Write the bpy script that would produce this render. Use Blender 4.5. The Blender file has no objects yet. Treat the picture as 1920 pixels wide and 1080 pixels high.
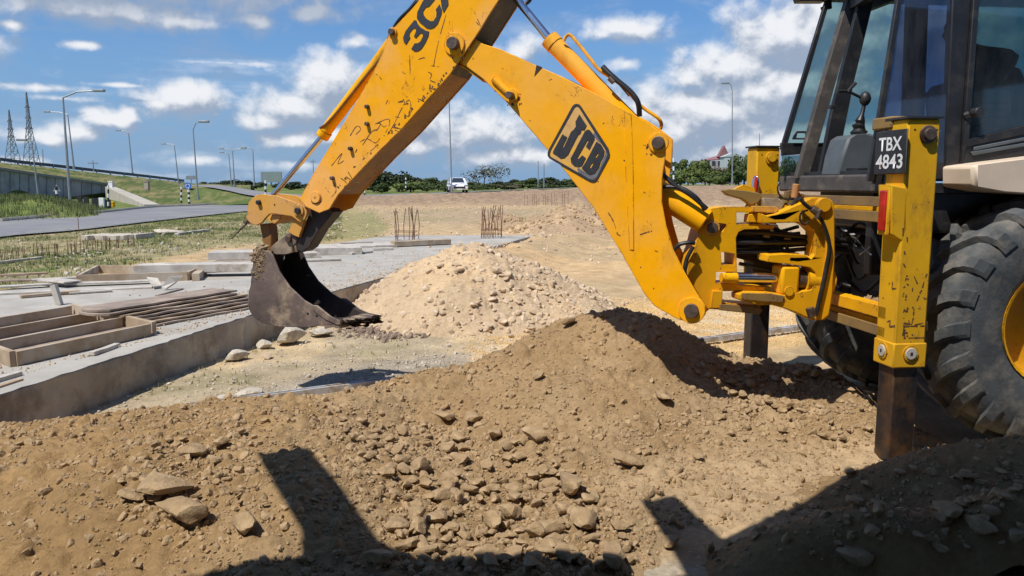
import bpy, bmesh, math, random
import numpy as np
from mathutils import Vector, Matrix, geometry
R = math.radians
random.seed(7); RNG = np.random.default_rng(11)
sc = bpy.context.scene
# ---------------------------------------------------------------- camera
F = 1500.0; PITCH = R(7.4); CAMZ = 1.6
cp, sp = math.cos(PITCH), math.sin(PITCH)
cam_d = bpy.data.cameras.new('camera'); cam = bpy.data.objects.new('camera', cam_d)
sc.collection.objects.link(cam); sc.camera = cam
cam_d.sensor_width = 36; cam_d.lens = 36*F/1920; cam_d.clip_start = .05; cam_d.clip_end = 6000
cam.location = (0, 0, CAMZ); cam.rotation_euler = (R(90)-PITCH, 0, 0)
sc.view_settings.view_transform = 'Standard'; sc.view_settings.look = 'None'
sc.view_settings.gamma = 1; sc.view_settings.use_curve_mapping = False
sc.view_settings.exposure = 0.06
# ---------------------------------------------------------------- sun
SUN = Vector((-.36, -.37, .86)).normalized()
sl = bpy.data.lights.new('sun', 'SUN'); so = bpy.data.objects.new('sun', sl); sc.collection.objects.link(so)
sl.energy = 5.0; sl.angle = R(.5); sl.color = (1, .955, .88)
so.rotation_euler = (-SUN).to_track_quat('-Z', 'Y').to_euler(); so.location = (0, 0, 30)
# ---------------------------------------------------------------- pixel measurements -> real points
def ray(px, py):
    a = (px-960)/F; b = (540-py)/F
    return Vector((a, cp+b*sp, -sp+b*cp))
EYE = Vector((0, 0, CAMZ))
def at(px, py, d):
    r = ray(px, py); return EYE + r*(d/r.y)
def gnd(px, py, z=0.0):
    r = ray(px, py); return EYE + r*((z-CAMZ)/r.z)
def onp(px, py, p0, n):
    r = ray(px, py); return EYE + r*((p0-EYE).dot(n)/r.dot(n))
def proj(x, y, z):
    dz = z-CAMZ; dep = np.maximum(y*cp-dz*sp, 1e-3)
    return 960+F*x/dep, 540-F*(y*sp+dz*cp)/dep
# ---------------------------------------------------------------- world: nishita sky + procedural clouds
w = bpy.data.worlds.new('World'); sc.world = w; w.use_nodes = True
def build_world():
    nt = w.node_tree; N = nt.nodes; L = nt.links; N.clear()
    sky = N.new('ShaderNodeTexSky'); sky.sky_type = 'NISHITA'; sky.sun_disc = False
    sky.sun_elevation = math.asin(SUN.z); sky.sun_rotation = math.atan2(SUN.x, SUN.y)
    sky.air_density = 1.0; sky.dust_density = .4; sky.ozone_density = 1.5
    # cloud group
    g = bpy.data.node_groups.new('cloud_density', 'ShaderNodeTree')
    g.interface.new_socket('P', in_out='INPUT', socket_type='NodeSocketVector')
    g.interface.new_socket('D', in_out='OUTPUT', socket_type='NodeSocketFloat')
    GN, GL = g.nodes, g.links
    gi = GN.new('NodeGroupInput'); go = GN.new('NodeGroupOutput')
    def ae(px, py):
        r = ray(px, py).normalized()
        return math.degrees(math.atan2(r.x, r.y)), math.degrees(math.asin(r.z))
    # px, py, half width, half height, weight
    blobs = [(345,190,82,38,1.15),(300,195,40,22,.9),(405,214,20,9,.7),
             (620,165,72,58,1.3),(560,205,110,42,1.1),(500,225,80,32,.9),(680,200,60,45,1.0),
             (540,262,90,22,.9),(620,250,80,26,.9),
             (205,225,58,28,.95),(150,248,70,26,.9),(235,218,30,24,.9),(110,262,60,20,.7),(60,255,90,30,.6),
             (150,-60,420,62,1.3),(200,18,300,42,.95),(330,40,130,24,.85),(480,40,50,18,.85),(585,25,60,26,.85),(20,47,36,16,.85),(155,85,48,13,.8),
             (662,80,50,22,.7),(1180,52,80,30,.95),(1130,65,60,22,.7),(1175,120,45,22,.6),(975,95,50,38,.9),(930,120,60,40,.7),
             (1480,70,110,75,1.3),(1540,40,90,70,1.2),(1380,130,110,52,1.2),(1290,150,60,34,1.0),(1500,170,160,80,1.2),
             (1250,190,90,34,.9),(1350,210,220,60,1.3),(1260,250,140,36,1.2),(1500,270,280,56,1.3),(1420,170,140,50,1.2),(1150,260,110,26,.8),
             (900,250,200,50,.95),(800,230,120,50,.9),(1000,290,260,34,.9),(740,270,140,40,.85),(560,310,120,20,.6),
             (370,300,120,16,.5),(300,330,300,14,.45),(40,300,120,20,.5),
             (420,118,160,9,.42),(80,165,140,14,.55),(230,160,110,8,.45),(120,185,110,12,.5),
             (1720,60,260,90,1.0),(1900,250,260,90,1.0),(2200,120,300,140,1.0),(-300,60,320,120,.9),(-250,250,260,60,.9),
             (900,-250,420,110,.8),(300,-330,420,120,.7),(1700,-320,420,130,.8)]
    acc = None
    for (px, py, hw, hh, wt) in blobs:
        a, e = ae(px, py); a2, _ = ae(px+hw, py); _, e2 = ae(px, py-hh)
        sx, sy = 1/max(.01, a2-a), 1/max(.01, e2-e)
        m = GN.new('ShaderNodeVectorMath'); m.operation = 'MULTIPLY_ADD'
        GL.new(gi.outputs[0], m.inputs[0]); m.inputs[1].default_value = (sx, sy, 0); m.inputs[2].default_value = (-a*sx, -e*sy, 0)
        l = GN.new('ShaderNodeVectorMath'); l.operation = 'LENGTH'; GL.new(m.outputs[0], l.inputs[0])
        s = GN.new('ShaderNodeMath'); s.operation = 'MULTIPLY_ADD'; GL.new(l.outputs['Value'], s.inputs[0]); s.inputs[1].default_value = -.80; s.inputs[2].default_value = wt*.80
        if acc is None: acc = s.outputs[0]
        else:
            x = GN.new('ShaderNodeMath'); x.operation = 'SMOOTH_MAX'; x.inputs[2].default_value = .12
            GL.new(acc, x.inputs[0]); GL.new(s.outputs[0], x.inputs[1]); acc = x.outputs[0]
    cl = GN.new('ShaderNodeMath'); cl.operation = 'MAXIMUM'; GL.new(acc, cl.inputs[0]); cl.inputs[1].default_value = -.6
    sc1 = GN.new('ShaderNodeVectorMath'); sc1.operation = 'MULTIPLY'; sc1.inputs[1].default_value = (1.0, 1.15, 0); GL.new(gi.outputs[0], sc1.inputs[0])
    n = GN.new('ShaderNodeTexNoise'); n.inputs['Scale'].default_value = .50; n.inputs['Detail'].default_value = 9; n.inputs['Roughness'].default_value = .56
    n.inputs['Distortion'].default_value = .25
    GL.new(sc1.outputs[0], n.inputs['Vector'])
    n2 = GN.new('ShaderNodeMath'); n2.operation = 'MULTIPLY_ADD'; GL.new(n.outputs[0], n2.inputs[0]); n2.inputs[1].default_value = 1.55; n2.inputs[2].default_value = -.74
    ad = GN.new('ShaderNodeMath'); ad.operation = 'ADD'; GL.new(cl.outputs[0], ad.inputs[0]); GL.new(n2.outputs[0], ad.inputs[1])
    GL.new(ad.outputs[0], go.inputs[0])
    tc = N.new('ShaderNodeTexCoord'); sep = N.new('ShaderNodeSeparateXYZ'); L.new(tc.outputs['Generated'], sep.inputs[0])
    az = N.new('ShaderNodeMath'); az.operation = 'ARCTAN2'; L.new(sep.outputs[0], az.inputs[0]); L.new(sep.outputs[1], az.inputs[1])
    el = N.new('ShaderNodeMath'); el.operation = 'ARCSINE'; L.new(sep.outputs[2], el.inputs[0])
    cb = N.new('ShaderNodeCombineXYZ')
    for k, s in ((0, az), (1, el)):
        m = N.new('ShaderNodeMath'); m.operation = 'MULTIPLY'; m.inputs[1].default_value = 57.29578; L.new(s.outputs[0], m.inputs[0]); L.new(m.outputs[0], cb.inputs[k])
    def dens(off):
        v = N.new('ShaderNodeVectorMath'); v.operation = 'ADD'; v.inputs[1].default_value = off; L.new(cb.outputs[0], v.inputs[0])
        q = N.new('ShaderNodeGroup'); q.node_tree = g; L.new(v.outputs[0], q.inputs[0]); return q.outputs[0]
    d0 = dens((0, 0, 0)); d1 = dens((-.35, .9, 0))
    cov = N.new('ShaderNodeMapRange'); cov.interpolation_type = 'SMOOTHSTEP'
    for i, v in ((1, -.26), (2, .58), (3, 0), (4, .96)): cov.inputs[i].default_value = v
    L.new(d0, cov.inputs[0])
    df = N.new('ShaderNodeMath'); df.operation = 'SUBTRACT'; L.new(d0, df.inputs[0]); L.new(d1, df.inputs[1])
    sh = N.new('ShaderNodeMapRange'); sh.interpolation_type = 'SMOOTHSTEP'
    for i, v in ((1, -.28), (2, .50), (3, 0), (4, 1)): sh.inputs[i].default_value = v
    L.new(df.outputs[0], sh.inputs[0])
    g1 = N.new('ShaderNodeMapRange'); g1.interpolation_type = 'SMOOTHSTEP'; L.new(sep.outputs[2], g1.inputs[0])
    for i, v in ((1, .160), (2, .195), (3, 0), (4, .75)): g1.inputs[i].default_value = v
    g2 = N.new('ShaderNodeMapRange'); g2.interpolation_type = 'SMOOTHSTEP'; L.new(az.outputs[0], g2.inputs[0])
    for i, v in ((1, -.20), (2, -.05), (3, 1), (4, 0)): g2.inputs[i].default_value = v
    g3 = N.new('ShaderNodeMath'); g3.operation = 'MULTIPLY'; L.new(g1.outputs[0], g3.inputs[0]); L.new(g2.outputs[0], g3.inputs[1])
    g4 = N.new('ShaderNodeMath'); g4.operation = 'SUBTRACT'; g4.inputs[0].default_value = 1; L.new(g3.outputs[0], g4.inputs[1])
    g5 = N.new('ShaderNodeMath'); g5.operation = 'MULTIPLY'; L.new(sh.outputs[0], g5.inputs[0]); L.new(g4.outputs[0], g5.inputs[1])
    cc = N.new('ShaderNodeMix'); cc.data_type = 'RGBA'; L.new(g5.outputs[0], cc.inputs[0])
    cc.inputs[6].default_value = (.32, .39, .51, 1); cc.inputs[7].default_value = (.86, .87, .90, 1)
    # below the horizon keep the sky plain
    hz = N.new('ShaderNodeMapRange'); hz.inputs[1].default_value = -.01; hz.inputs[2].default_value = .03; L.new(sep.outputs[2], hz.inputs[0])
    cm = N.new('ShaderNodeMath'); cm.operation = 'MULTIPLY'; L.new(cov.outputs[0], cm.inputs[0]); L.new(hz.outputs[0], cm.inputs[1])
    st = N.new('ShaderNodeVectorMath'); st.operation = 'MULTIPLY'; st.inputs[1].default_value = (.052, .082, .116); L.new(sky.outputs[0], st.inputs[0])
    hf = N.new('ShaderNodeMapRange'); hf.interpolation_type = 'SMOOTHSTEP'; L.new(sep.outputs[2], hf.inputs[0])
    for i, v in ((1, .26), (2, .0), (3, 0), (4, .85)): hf.inputs[i].default_value = v
    hm_ = N.new('ShaderNodeMix'); hm_.data_type = 'RGBA'; L.new(hf.outputs[0], hm_.inputs[0]); L.new(st.outputs[0], hm_.inputs[6]); hm_.inputs[7].default_value = (.215, .355, .58, 1)
    mx = N.new('ShaderNodeMix'); mx.data_type = 'RGBA'; 
    ci_v = N.new('ShaderNodeVectorMath'); ci_v.operation = 'MULTIPLY'; ci_v.inputs[1].default_value = (.16, .8, 0); L.new(cb.outputs[0], ci_v.inputs[0])
    ci = N.new('ShaderNodeTexNoise'); ci.inputs['Scale'].default_value = .55; ci.inputs['Detail'].default_value = 7; ci.inputs['Roughness'].default_value = .62; ci.inputs['Distortion'].default_value = .6; L.new(ci_v.outputs[0], ci.inputs['Vector'])
    cir = N.new('ShaderNodeMapRange'); cir.interpolation_type = 'SMOOTHSTEP'; L.new(ci.outputs[0], cir.inputs[0])
    for i, v in ((1, .44), (2, .74), (3, 0), (4, .40)): cir.inputs[i].default_value = v
    cmx = N.new('ShaderNodeMath'); cmx.operation = 'MAXIMUM'; L.new(cm.outputs[0], cmx.inputs[0]); L.new(cir.outputs[0], cmx.inputs[1])
    L.new(cmx.outputs[0], mx.inputs[0]); L.new(hm_.outputs[2], mx.inputs[6]); L.new(cc.outputs[2], mx.inputs[7])
    bg = N.new('ShaderNodeBackground'); L.new(mx.outputs[2], bg.inputs[0]); bg.inputs[1].default_value = 1.0
    out = N.new('ShaderNodeOutputWorld'); L.new(bg.outputs[0], out.inputs[0])
build_world()
# ================================================================ materials
def new_mat(name):
    m = bpy.data.materials.new(name); m.use_nodes = True
    nt = m.node_tree; b = nt.nodes['Principled BSDF']; return m, nt, nt.nodes, nt.links, b
def rgb(c, k=1.0): return (min(1, c[0]*k), min(1, c[1]*k), min(1, c[2]*k), 1)
def noise(N, L, scale, det=5, rough=.6, coord='Object', stretch=None, tc=None):
    tc = tc or N.new('ShaderNodeTexCoord'); n = N.new('ShaderNodeTexNoise')
    n.inputs['Scale'].default_value = scale; n.inputs['Detail'].default_value = det; n.inputs['Roughness'].default_value = rough
    if stretch:
        v = N.new('ShaderNodeMapping'); v.inputs['Scale'].default_value = stretch[0:3]
        if len(stretch) > 3: v.inputs['Rotation'].default_value = stretch[3:6]
        L.new(tc.outputs[coord], v.inputs[0]); L.new(v.outputs[0], n.inputs['Vector'])
    else: L.new(tc.outputs[coord], n.inputs['Vector'])
    return n.outputs[0]
def rng(N, L, s, a, b, lo=0., hi=1.):
    m = N.new('ShaderNodeMapRange'); L.new(s, m.inputs[0])
    for i, v in ((1, a), (2, b), (3, lo), (4, hi)): m.inputs[i].default_value = v
    return m.outputs[0]
def mixc(N, L, f, a, b):
    m = N.new('ShaderNodeMix'); m.data_type = 'RGBA'
    for s, i in ((f, 0), (a, 6), (b, 7)):
        if isinstance(s, (tuple, float, int)): m.inputs[i].default_value = s
        else: L.new(s, m.inputs[i])
    return m.outputs[2]
def mth(N, L, op, a, b=None):
    m = N.new('ShaderNodeMath'); m.operation = op
    for i, s in ((0, a), (1, b)):
        if s is None: continue
        if isinstance(s, (float, int)): m.inputs[i].default_value = s
        else: L.new(s, m.inputs[i])
    return m.outputs[0]
def bump(N, L, b, s, strength, dist, prev=None):
    k = N.new('ShaderNodeBump'); k.inputs['Strength'].default_value = strength; k.inputs['Distance'].default_value = dist
    L.new(s, k.inputs['Height'])
    if prev is not None: L.new(prev, k.inputs['Normal'])
    L.new(k.outputs[0], b.inputs['Normal']); return k.outputs[0]
MATS = {}
def mat(name, c, rough=.75, var=.22, vs=6., bs=60., bst=.3, bd=.004, metal=0., c2=None, thr=(.5, .62), s2=9., coord='Object', st=None):
    """base colour varied by noise, optional second colour in patches, fine bump"""
    if name in MATS: return MATS[name]
    m, nt, N, L, b = new_mat(name)
    n = noise(N, L, vs, 5, .6, coord, st)
    col = mixc(N, L, rng(N, L, n, .3, .7), rgb(c, 1-var), rgb(c, 1+var))
    if c2:
        n2 = noise(N, L, s2, 8, .68, coord, st); f = rng(N, L, n2, thr[0], thr[1]); col = mixc(N, L, f, col, rgb(c2))
    L.new(col, b.inputs['Base Color'])
    b.inputs['Roughness'].default_value = rough; b.inputs['Metallic'].default_value = metal
    if bst: bump(N, L, b, noise(N, L, bs, 6, .65, coord, st), bst, bd)
    MATS[name] = m; return m
def paint(name, c, fade, wear=.5, edge=True, fadek=(.45, .62), dirt=.5):
    """chipped machine paint: fading, scratches, rust spots, worn edges, dust and grease"""
    m, nt, N, L, b = new_mat(name); tc = N.new('ShaderNodeTexCoord')
    nn = lambda *a, **k: noise(N, L, *a, tc=tc, **k)
    col = mixc(N, L, rng(N, L, nn(1.6, 5, .6), *fadek), rgb(c), rgb(fade))
    col = mixc(N, L, rng(N, L, nn(7, 7, .7), .35, .75, 0, .45), col, rgb(c, .72))
    # greasy smears
    col = mixc(N, L, rng(N, L, nn(3.1, 8, .72, stretch=(1, 1, .45)), .60, .78, 0, dirt), col, (.16, .09, .035, 1))
    # scratches along odd directions
    s1 = nn(5.5, 5, .55); s2 = nn(8, 5, .6, stretch=(1.0, 1, .30, -.2, -.7, 0))
    a1 = mth(N, L, 'ABSOLUTE', mth(N, L, 'SUBTRACT', s1, .5)); a2 = mth(N, L, 'ABSOLUTE', mth(N, L, 'SUBTRACT', s2, .5))
    gate = rng(N, L, nn(6.3, 5, .6), .62-.10*wear, .66-.10*wear)
    sc_ = mth(N, L, 'MAXIMUM', rng(N, L, a1, .0014+.0075*wear, 0), rng(N, L, a2, .001+.004*wear, 0))
    sc_ = mth(N, L, 'MULTIPLY', sc_, gate)
    sp_ = rng(N, L, nn(26, 4, .55), .745-.06*wear, .765-.06*wear)
    sp2 = rng(N, L, nn(9, 10, .75), .71-.05*wear, .73-.05*wear)
    msk = mth(N, L, 'MAXIMUM', mth(N, L, 'MAXIMUM', sc_, sp_), sp2)
    if edge:
        bv = N.new('ShaderNodeBevel'); bv.samples = 4; bv.inputs['Radius'].default_value = .012
        ge = N.new('ShaderNodeNewGeometry'); d = N.new('ShaderNodeVectorMath'); d.operation = 'DOT_PRODUCT'
        L.new(bv.outputs[0], d.inputs[0]); L.new(ge.outputs['Normal'], d.inputs[1])
        e = rng(N, L, d.outputs['Value'], .995, .86)
        e = mth(N, L, 'MULTIPLY', e, rng(N, L, nn(12, 8, .7), .50-.12*wear, .58-.12*wear))
        msk = mth(N, L, 'MAXIMUM', msk, e)
    rust = mixc(N, L, rng(N, L, nn(22, 6, .7), .4, .65), (.055, .028, .014, 1), (.20, .085, .03, 1))
    col = mixc(N, L, msk, col, rust)
    L.new(col, b.inputs['Base Color'])
    L.new(rng(N, L, msk, 0, 1, .46, .85), b.inputs['Roughness'])
    b.inputs['Specular IOR Level'].default_value = .12
    h = mth(N, L, 'SUBTRACT', mth(N, L, 'MULTIPLY', nn(5, 3, .5), .6), mth(N, L, 'MULTIPLY', msk, .25))
    bump(N, L, b, h, .5, .004)
    MATS[name] = m; return m
YEL = (.98, .43, .003); YFADE = (.92, .44, .06)
M_boom = paint('boom_paint', YEL, YFADE, .30, dirt=.35)
M_dip = paint('dipper_paint', (.96, .42, .008), (.90, .45, .12), .62, dirt=.6)
M_link = paint('link_paint', (.72, .36, .05), (.60, .33, .12), .9, dirt=.8)
M_yel = paint('frame_paint', (.84, .41, .006), (.66, .31, .015), .75, dirt=.85)
M_stab = paint('leg_paint', (.82, .44, .006), (.66, .35, .02), .65, dirt=.75)
M_rail = paint('rail_paint', (.30, .19, .06), (.20, .13, .07), .8, dirt=.9)
M_blk = mat('black_plastic', (.018, .018, .02), .5, .3, 5, 40, .15, .002, c2=(.07, .06, .045), thr=(.52, .78))
M_rub = mat('rubber_hose', (.014, .014, .015), .45, .3, 9, 60, .1, .002, c2=(.06, .05, .035), thr=(.56, .75))
M_steel = mat('bare_steel', (.09, .07, .06), .5, .35, 5, 30, .35, .003, metal=.5, c2=(.13, .065, .035), thr=(.48, .66), s2=6)
M_leg = mat('worn_leg_steel', (.035, .03, .032), .42, .4, 4, 30, .3, .002, metal=.55, c2=(.16, .085, .04), thr=(.50, .68), s2=3.2)
M_chrome = mat('chrome_rod', (.62, .62, .64), .24, .1, 5, 40, .05, .001, metal=1.)
M_pin = mat('pin_steel', (.12, .085, .065), .55, .4, 14, 50, .4, .002, metal=.4, c2=(.05, .03, .02))
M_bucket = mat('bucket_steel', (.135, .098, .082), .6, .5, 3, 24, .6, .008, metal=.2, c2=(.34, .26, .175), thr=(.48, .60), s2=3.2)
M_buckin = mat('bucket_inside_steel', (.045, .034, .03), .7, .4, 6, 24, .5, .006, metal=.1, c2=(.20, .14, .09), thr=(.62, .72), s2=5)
M_tyre = mat('tyre_rubber', (.062, .068, .072), .7, .4, 4, 50, .5, .006, c2=(.19, .165, .135), thr=(.46, .72), s2=7)
M_grey = mat('console_plastic', (.085, .10, .11), .6, .2, 6, 60, .15, .002, c2=(.15, .13, .10), thr=(.58, .8))
M_cream = mat('cream_fender', (.68, .55, .42), .5, .12, 3, 30, .15, .003, c2=(.34, .24, .16), thr=(.64, .76), s2=7)
M_char = mat('charcoal_decal', (.028, .029, .033), .55, .25, 20, 60, .3, .002)
M_greyd = mat('worn_silver_decal', (.16, .16, .18), .4, .25, 20, 60, .3, .002)
M_red = mat('red_lens', (.42, .02, .012), .18, .3, 20, 60, .1, .001)
M_chr2 = mat('lamp_chrome', (.7, .68, .66), .2, .1, 8, 60, .05, .001, metal=1.)
M_white = mat('white_paint', (.75, .75, .73), .5, .08, 5, 50, .1, .002)
M_black = mat('black_paint', (.02, .02, .02), .6, .3, 6, 60, .1, .002)
M_galv = mat('galvanised_steel', (.27, .29, .30), .5, .12, 4, 50, .1, .002, metal=.3)
M_conc = mat('concrete', (.40, .375, .33), .92, .2, 1.2, 35, .6, .008, c2=(.33, .29, .235), thr=(.47, .66), s2=1.3)
M_concw = mat('concrete_wall_face', (.44, .38, .30), .93, .3, 1.5, 30, .8, .015, c2=(.24, .20, .15), thr=(.46, .62), s2=1.8)
M_wood = mat('formwork_wood', (.40, .295, .19), .85, .3, 3, 60, .5, .004, c2=(.45, .38, .29), thr=(.48, .6), s2=3)
M_wood2 = mat('weathered_plank', (.50, .46, .40), .88, .25, 3, 60, .5, .004, c2=(.34, .28, .22), thr=(.50, .66), s2=4)
M_ply = mat('old_plywood', (.29, .225, .175), .85, .35, 3, 40, .5, .004, c2=(.36, .28, .21), thr=(.52, .62), s2=6)
M_rebar = mat('rebar_rust', (.20, .10, .06), .85, .3, 9, 60, .3, .002)
M_clod = mat('soil_clod', (.36, .245, .13), .97, .22, 9, 55, .9, .012, c2=(.45, .325, .19), thr=(.5, .66), s2=14)
M_lime = mat('limestone_rock', (.50, .44, .35), .93, .25, 7, 40, .7, .01, c2=(.30, .25, .20), thr=(.52, .64), s2=9)
M_rubl = mat('pale_rubble', (.50, .375, .245), .95, .22, 9, 45, .7, .01, c2=(.66, .53, .38), thr=(.5, .64), s2=12)
M_peb = mat('gravel_pebble', (.60, .42, .22), .9, .35, 25, 60, .3, .004, coord='Object')
M_glasscol = {}
def glass(name, tint, gloss=.06, dirty=.10):
    m, nt, N, L, b = new_mat(name); N.remove(b)
    tr = N.new('ShaderNodeBsdfTransparent'); tr.inputs[0].default_value = rgb(tint)
    gl = N.new('ShaderNodeBsdfGlossy'); gl.inputs['Roughness'].default_value = .04; gl.inputs[0].default_value = (.8, .85, .9, 1)
    df = N.new('ShaderNodeBsdfDiffuse'); df.inputs[0].default_value = (.32, .34, .36, 1)
    fr = N.new('ShaderNodeFresnel'); fr.inputs[0].default_value = 1.45
    m1 = N.new('ShaderNodeMixShader'); L.new(mth(N, L, 'ADD', mth(N, L, 'MULTIPLY', fr.outputs[0], .9), gloss-.03), m1.inputs[0]); L.new(tr.outputs[0], m1.inputs[1]); L.new(gl.outputs[0], m1.inputs[2])
    n = noise(N, L, 6, 8, .7, 'Object', (1, 1, .3)); m2 = N.new('ShaderNodeMixShader'); L.new(rng(N, L, n, .35, .75, 0, dirty), m2.inputs[0])
    L.new(m1.outputs[0], m2.inputs[1]); L.new(df.outputs[0], m2.inputs[2])
    L.new(m2.outputs[0], N['Material Output'].inputs[0]); MATS[name] = m; return m
M_glS = glass('tinted_side_glass', (.50, .52, .70), .07, .16)
M_glD = glass('tinted_door_glass', (.52, .64, .64), .05, .10)
M_glF = glass('tinted_far_glass', (.52, .66, .68), .03, .12)
# ================================================================ object helpers
COL = sc.collection
WO = {}      # world origins of built objects
def tag(o, label=None, cat=None, group=None, kind=None):
    for k, v in (('label', label), ('category', cat), ('group', group), ('kind', kind)):
        if v: o[k] = v
    return o
def empty(name, loc, label=None, cat=None, group=None, kind=None):
    o = bpy.data.objects.new(name, None); COL.objects.link(o); o.location = loc; o.empty_display_size = .1
    WO[o.name] = Vector(loc); return tag(o, label, cat, group, kind)
def V(p): return Vector(p)
class MB:
    def __init__(s): s.v = []; s.f = []; s.mi = []
    def add(s, vs, fs, mi=0):
        o = len(s.v); s.v += [tuple(p) for p in vs]; s.f += [tuple(i+o for i in f) for f in fs]; s.mi += [mi]*len(fs); return s
    def prism(s, poly, vec, holes=(), mi=0):
        loops = [[V(p) for p in poly]] + [[V(p) for p in h] for h in holes]
        tris = geometry.tessellate_polygon(loops); vs = [p for l in loops for p in l]; n = len(vs); vec = V(vec)
        nrm = Vector((0, 0, 0))
        for a, b, c in tris: nrm += (vs[b]-vs[a]).cross(vs[c]-vs[a])*0.5 if True else 0
        fs = []
        for t in tris:
            nn = (vs[t[1]]-vs[t[0]]).cross(vs[t[2]]-vs[t[0]])
            if nn.length < 1e-12: continue
            if nn.dot(vec) > 0: t = t[::-1]
            fs.append(tuple(t)); fs.append(tuple(i+n for i in t[::-1]))
        o = 0
        for l in loops:
            m = len(l)
            for i in range(m): a, b = o+i, o+(i+1) % m; fs.append((a, b, b+n, a+n))
            o += m
        return s.add(vs+[p+vec for p in vs], fs, mi)
    def box(s, c, ax, ay, az, mi=0):
        """centre + three half-extent vectors"""
        c, ax, ay, az = V(c), V(ax), V(ay), V(az)
        vs = [c+ax*i+ay*j+az*k for i in (-1, 1) for j in (-1, 1) for k in (-1, 1)]
        return s.add(vs, [(0, 1, 3, 2), (4, 6, 7, 5), (0, 4, 5, 1), (2, 3, 7, 6), (0, 2, 6, 4), (1, 5, 7, 3)], mi)
    def beam(s, a, b, wd, ht, up=(0, 0, 1), mi=0):
        """box from a to b, wd across, ht along up (centred)"""
        a, b = V(a), V(b); d = (b-a).normalized(); side = d.cross(V(up)).normalized(); u = side.cross(d)
        return s.box((a+b)/2, (b-a)/2, side*wd/2, u*ht/2, mi)
    def tube(s, pts, r, n=10, mi=0, caps=True):
        pts = [V(p) for p in pts]; m = len(pts); rs = r if isinstance(r, (list, tuple)) else [r]*m
        d0 = (pts[1]-pts[0]).normalized(); ref = Vector((0, 0, 1)) if abs(d0.z) < .9 else Vector((1, 0, 0))
        x = d0.cross(ref).normalized(); vs = []
        for i, p in enumerate(pts):
            d = ((pts[min(i+1, m-1)]-pts[max(i-1, 0)])).normalized()
            x = (x-d*x.dot(d)).normalized(); y = d.cross(x)
            for k in range(n):
                a = 2*math.pi*k/n; vs.append(p+x*math.cos(a)*rs[i]+y*math.sin(a)*rs[i])
        fs = [(i*n+k, i*n+(k+1) % n, (i+1)*n+(k+1) % n, (i+1)*n+k) for i in range(m-1) for k in range(n)]
        if caps: fs += [tuple(range(n))[::-1], tuple((m-1)*n+k for k in range(n))]
        return s.add(vs, fs, mi)
    def cyl(s, a, b, r, n=20, mi=0): return s.tube([a, b], r, n, mi)
    def build(s, name, m, parent=None, bevel=0., smooth=35, org=None):
        me = bpy.data.meshes.new(name); ms = m if isinstance(m, (list, tuple)) else [m]
        o_ = V(org) if org is not None else (WO[parent.name].copy() if parent else Vector((0, 0, 0)))
        if parent is None and org is None and s.v:
            a = np.array(s.v); o_ = Vector(((a[:, 0].min()+a[:, 0].max())/2, (a[:, 1].min()+a[:, 1].max())/2, a[:, 2].min()))
        me.from_pydata([(p[0]-o_.x, p[1]-o_.y, p[2]-o_.z) for p in s.v], [], s.f)
        for q in ms: me.materials.append(q)
        for p, i in zip(me.polygons, s.mi): p.material_index = i
        bm = bmesh.new(); bm.from_mesh(me); bmesh.ops.recalc_face_normals(bm, faces=bm.faces); bm.to_mesh(me); bm.free()
        me.validate()
        if smooth:
            me.polygons.foreach_set('use_smooth', [True]*len(me.polygons)); me.set_sharp_from_angle(angle=R(smooth))
        ob = bpy.data.objects.new(name, me); COL.objects.link(ob)
        if parent:
            ob.parent = parent; ob.location = o_-WO[parent.name]
        else: ob.location = o_
        if bevel:
            b = ob.modifiers.new('bevel', 'BEVEL'); b.width = bevel; b.segments = 2; b.limit_method = 'ANGLE'; b.angle_limit = R(40)
        WO[ob.name] = o_
        return ob
def smoothp(pts, k=6):
    """catmull-rom through points"""
    pts = [V(p) for p in pts]; q = [pts[0]]+pts+[pts[-1]]; out = []
    for i in range(1, len(q)-2):
        for j in range(k):
            t = j/k; a, b, c, d = q[i-1], q[i], q[i+1], q[i+2]
            out.append(.5*((2*b)+(c-a)*t+(2*a-5*b+4*c-d)*t*t+(3*b-a-3*c+d)*t**3))
    return out+[pts[-1]]
# ---------------------------------------------------------------- numpy noise
def vnoise(x, y, seed=0):
    xi = np.floor(x).astype(np.int64); yi = np.floor(y).astype(np.int64); fx = x-xi; fy = y-yi
    fx = fx*fx*fx*(fx*(fx*6-15)+10); fy = fy*fy*fy*(fy*(fy*6-15)+10)
    def h(a, b):
        n = (a*374761393+b*668265263+seed*982451653) & 0xffffffff
        n = ((n ^ (n >> 13))*1274126177) & 0xffffffff; n = (n ^ (n >> 16)) & 0xffff
        return n/65535.
    return (h(xi, yi)*(1-fx)+h(xi+1, yi)*fx)*(1-fy)+(h(xi, yi+1)*(1-fx)+h(xi+1, yi+1)*fx)*fy
def fbm(x, y, sc_, octv=5, rough=.5, seed=0):
    a = 1.; t = 0.; s = 0.
    for i in range(octv):
        s = s+a*(vnoise(x*sc_+17.3*i, y*sc_-9.1*i, seed+i)-.5); t += a; a *= rough; sc_ *= 2.03
    return s/t*2      # about -1..1
def sstep(a, b, x):
    t = np.clip((x-a)/(b-a), 0, 1); return t*t*(3-2*t)
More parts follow.
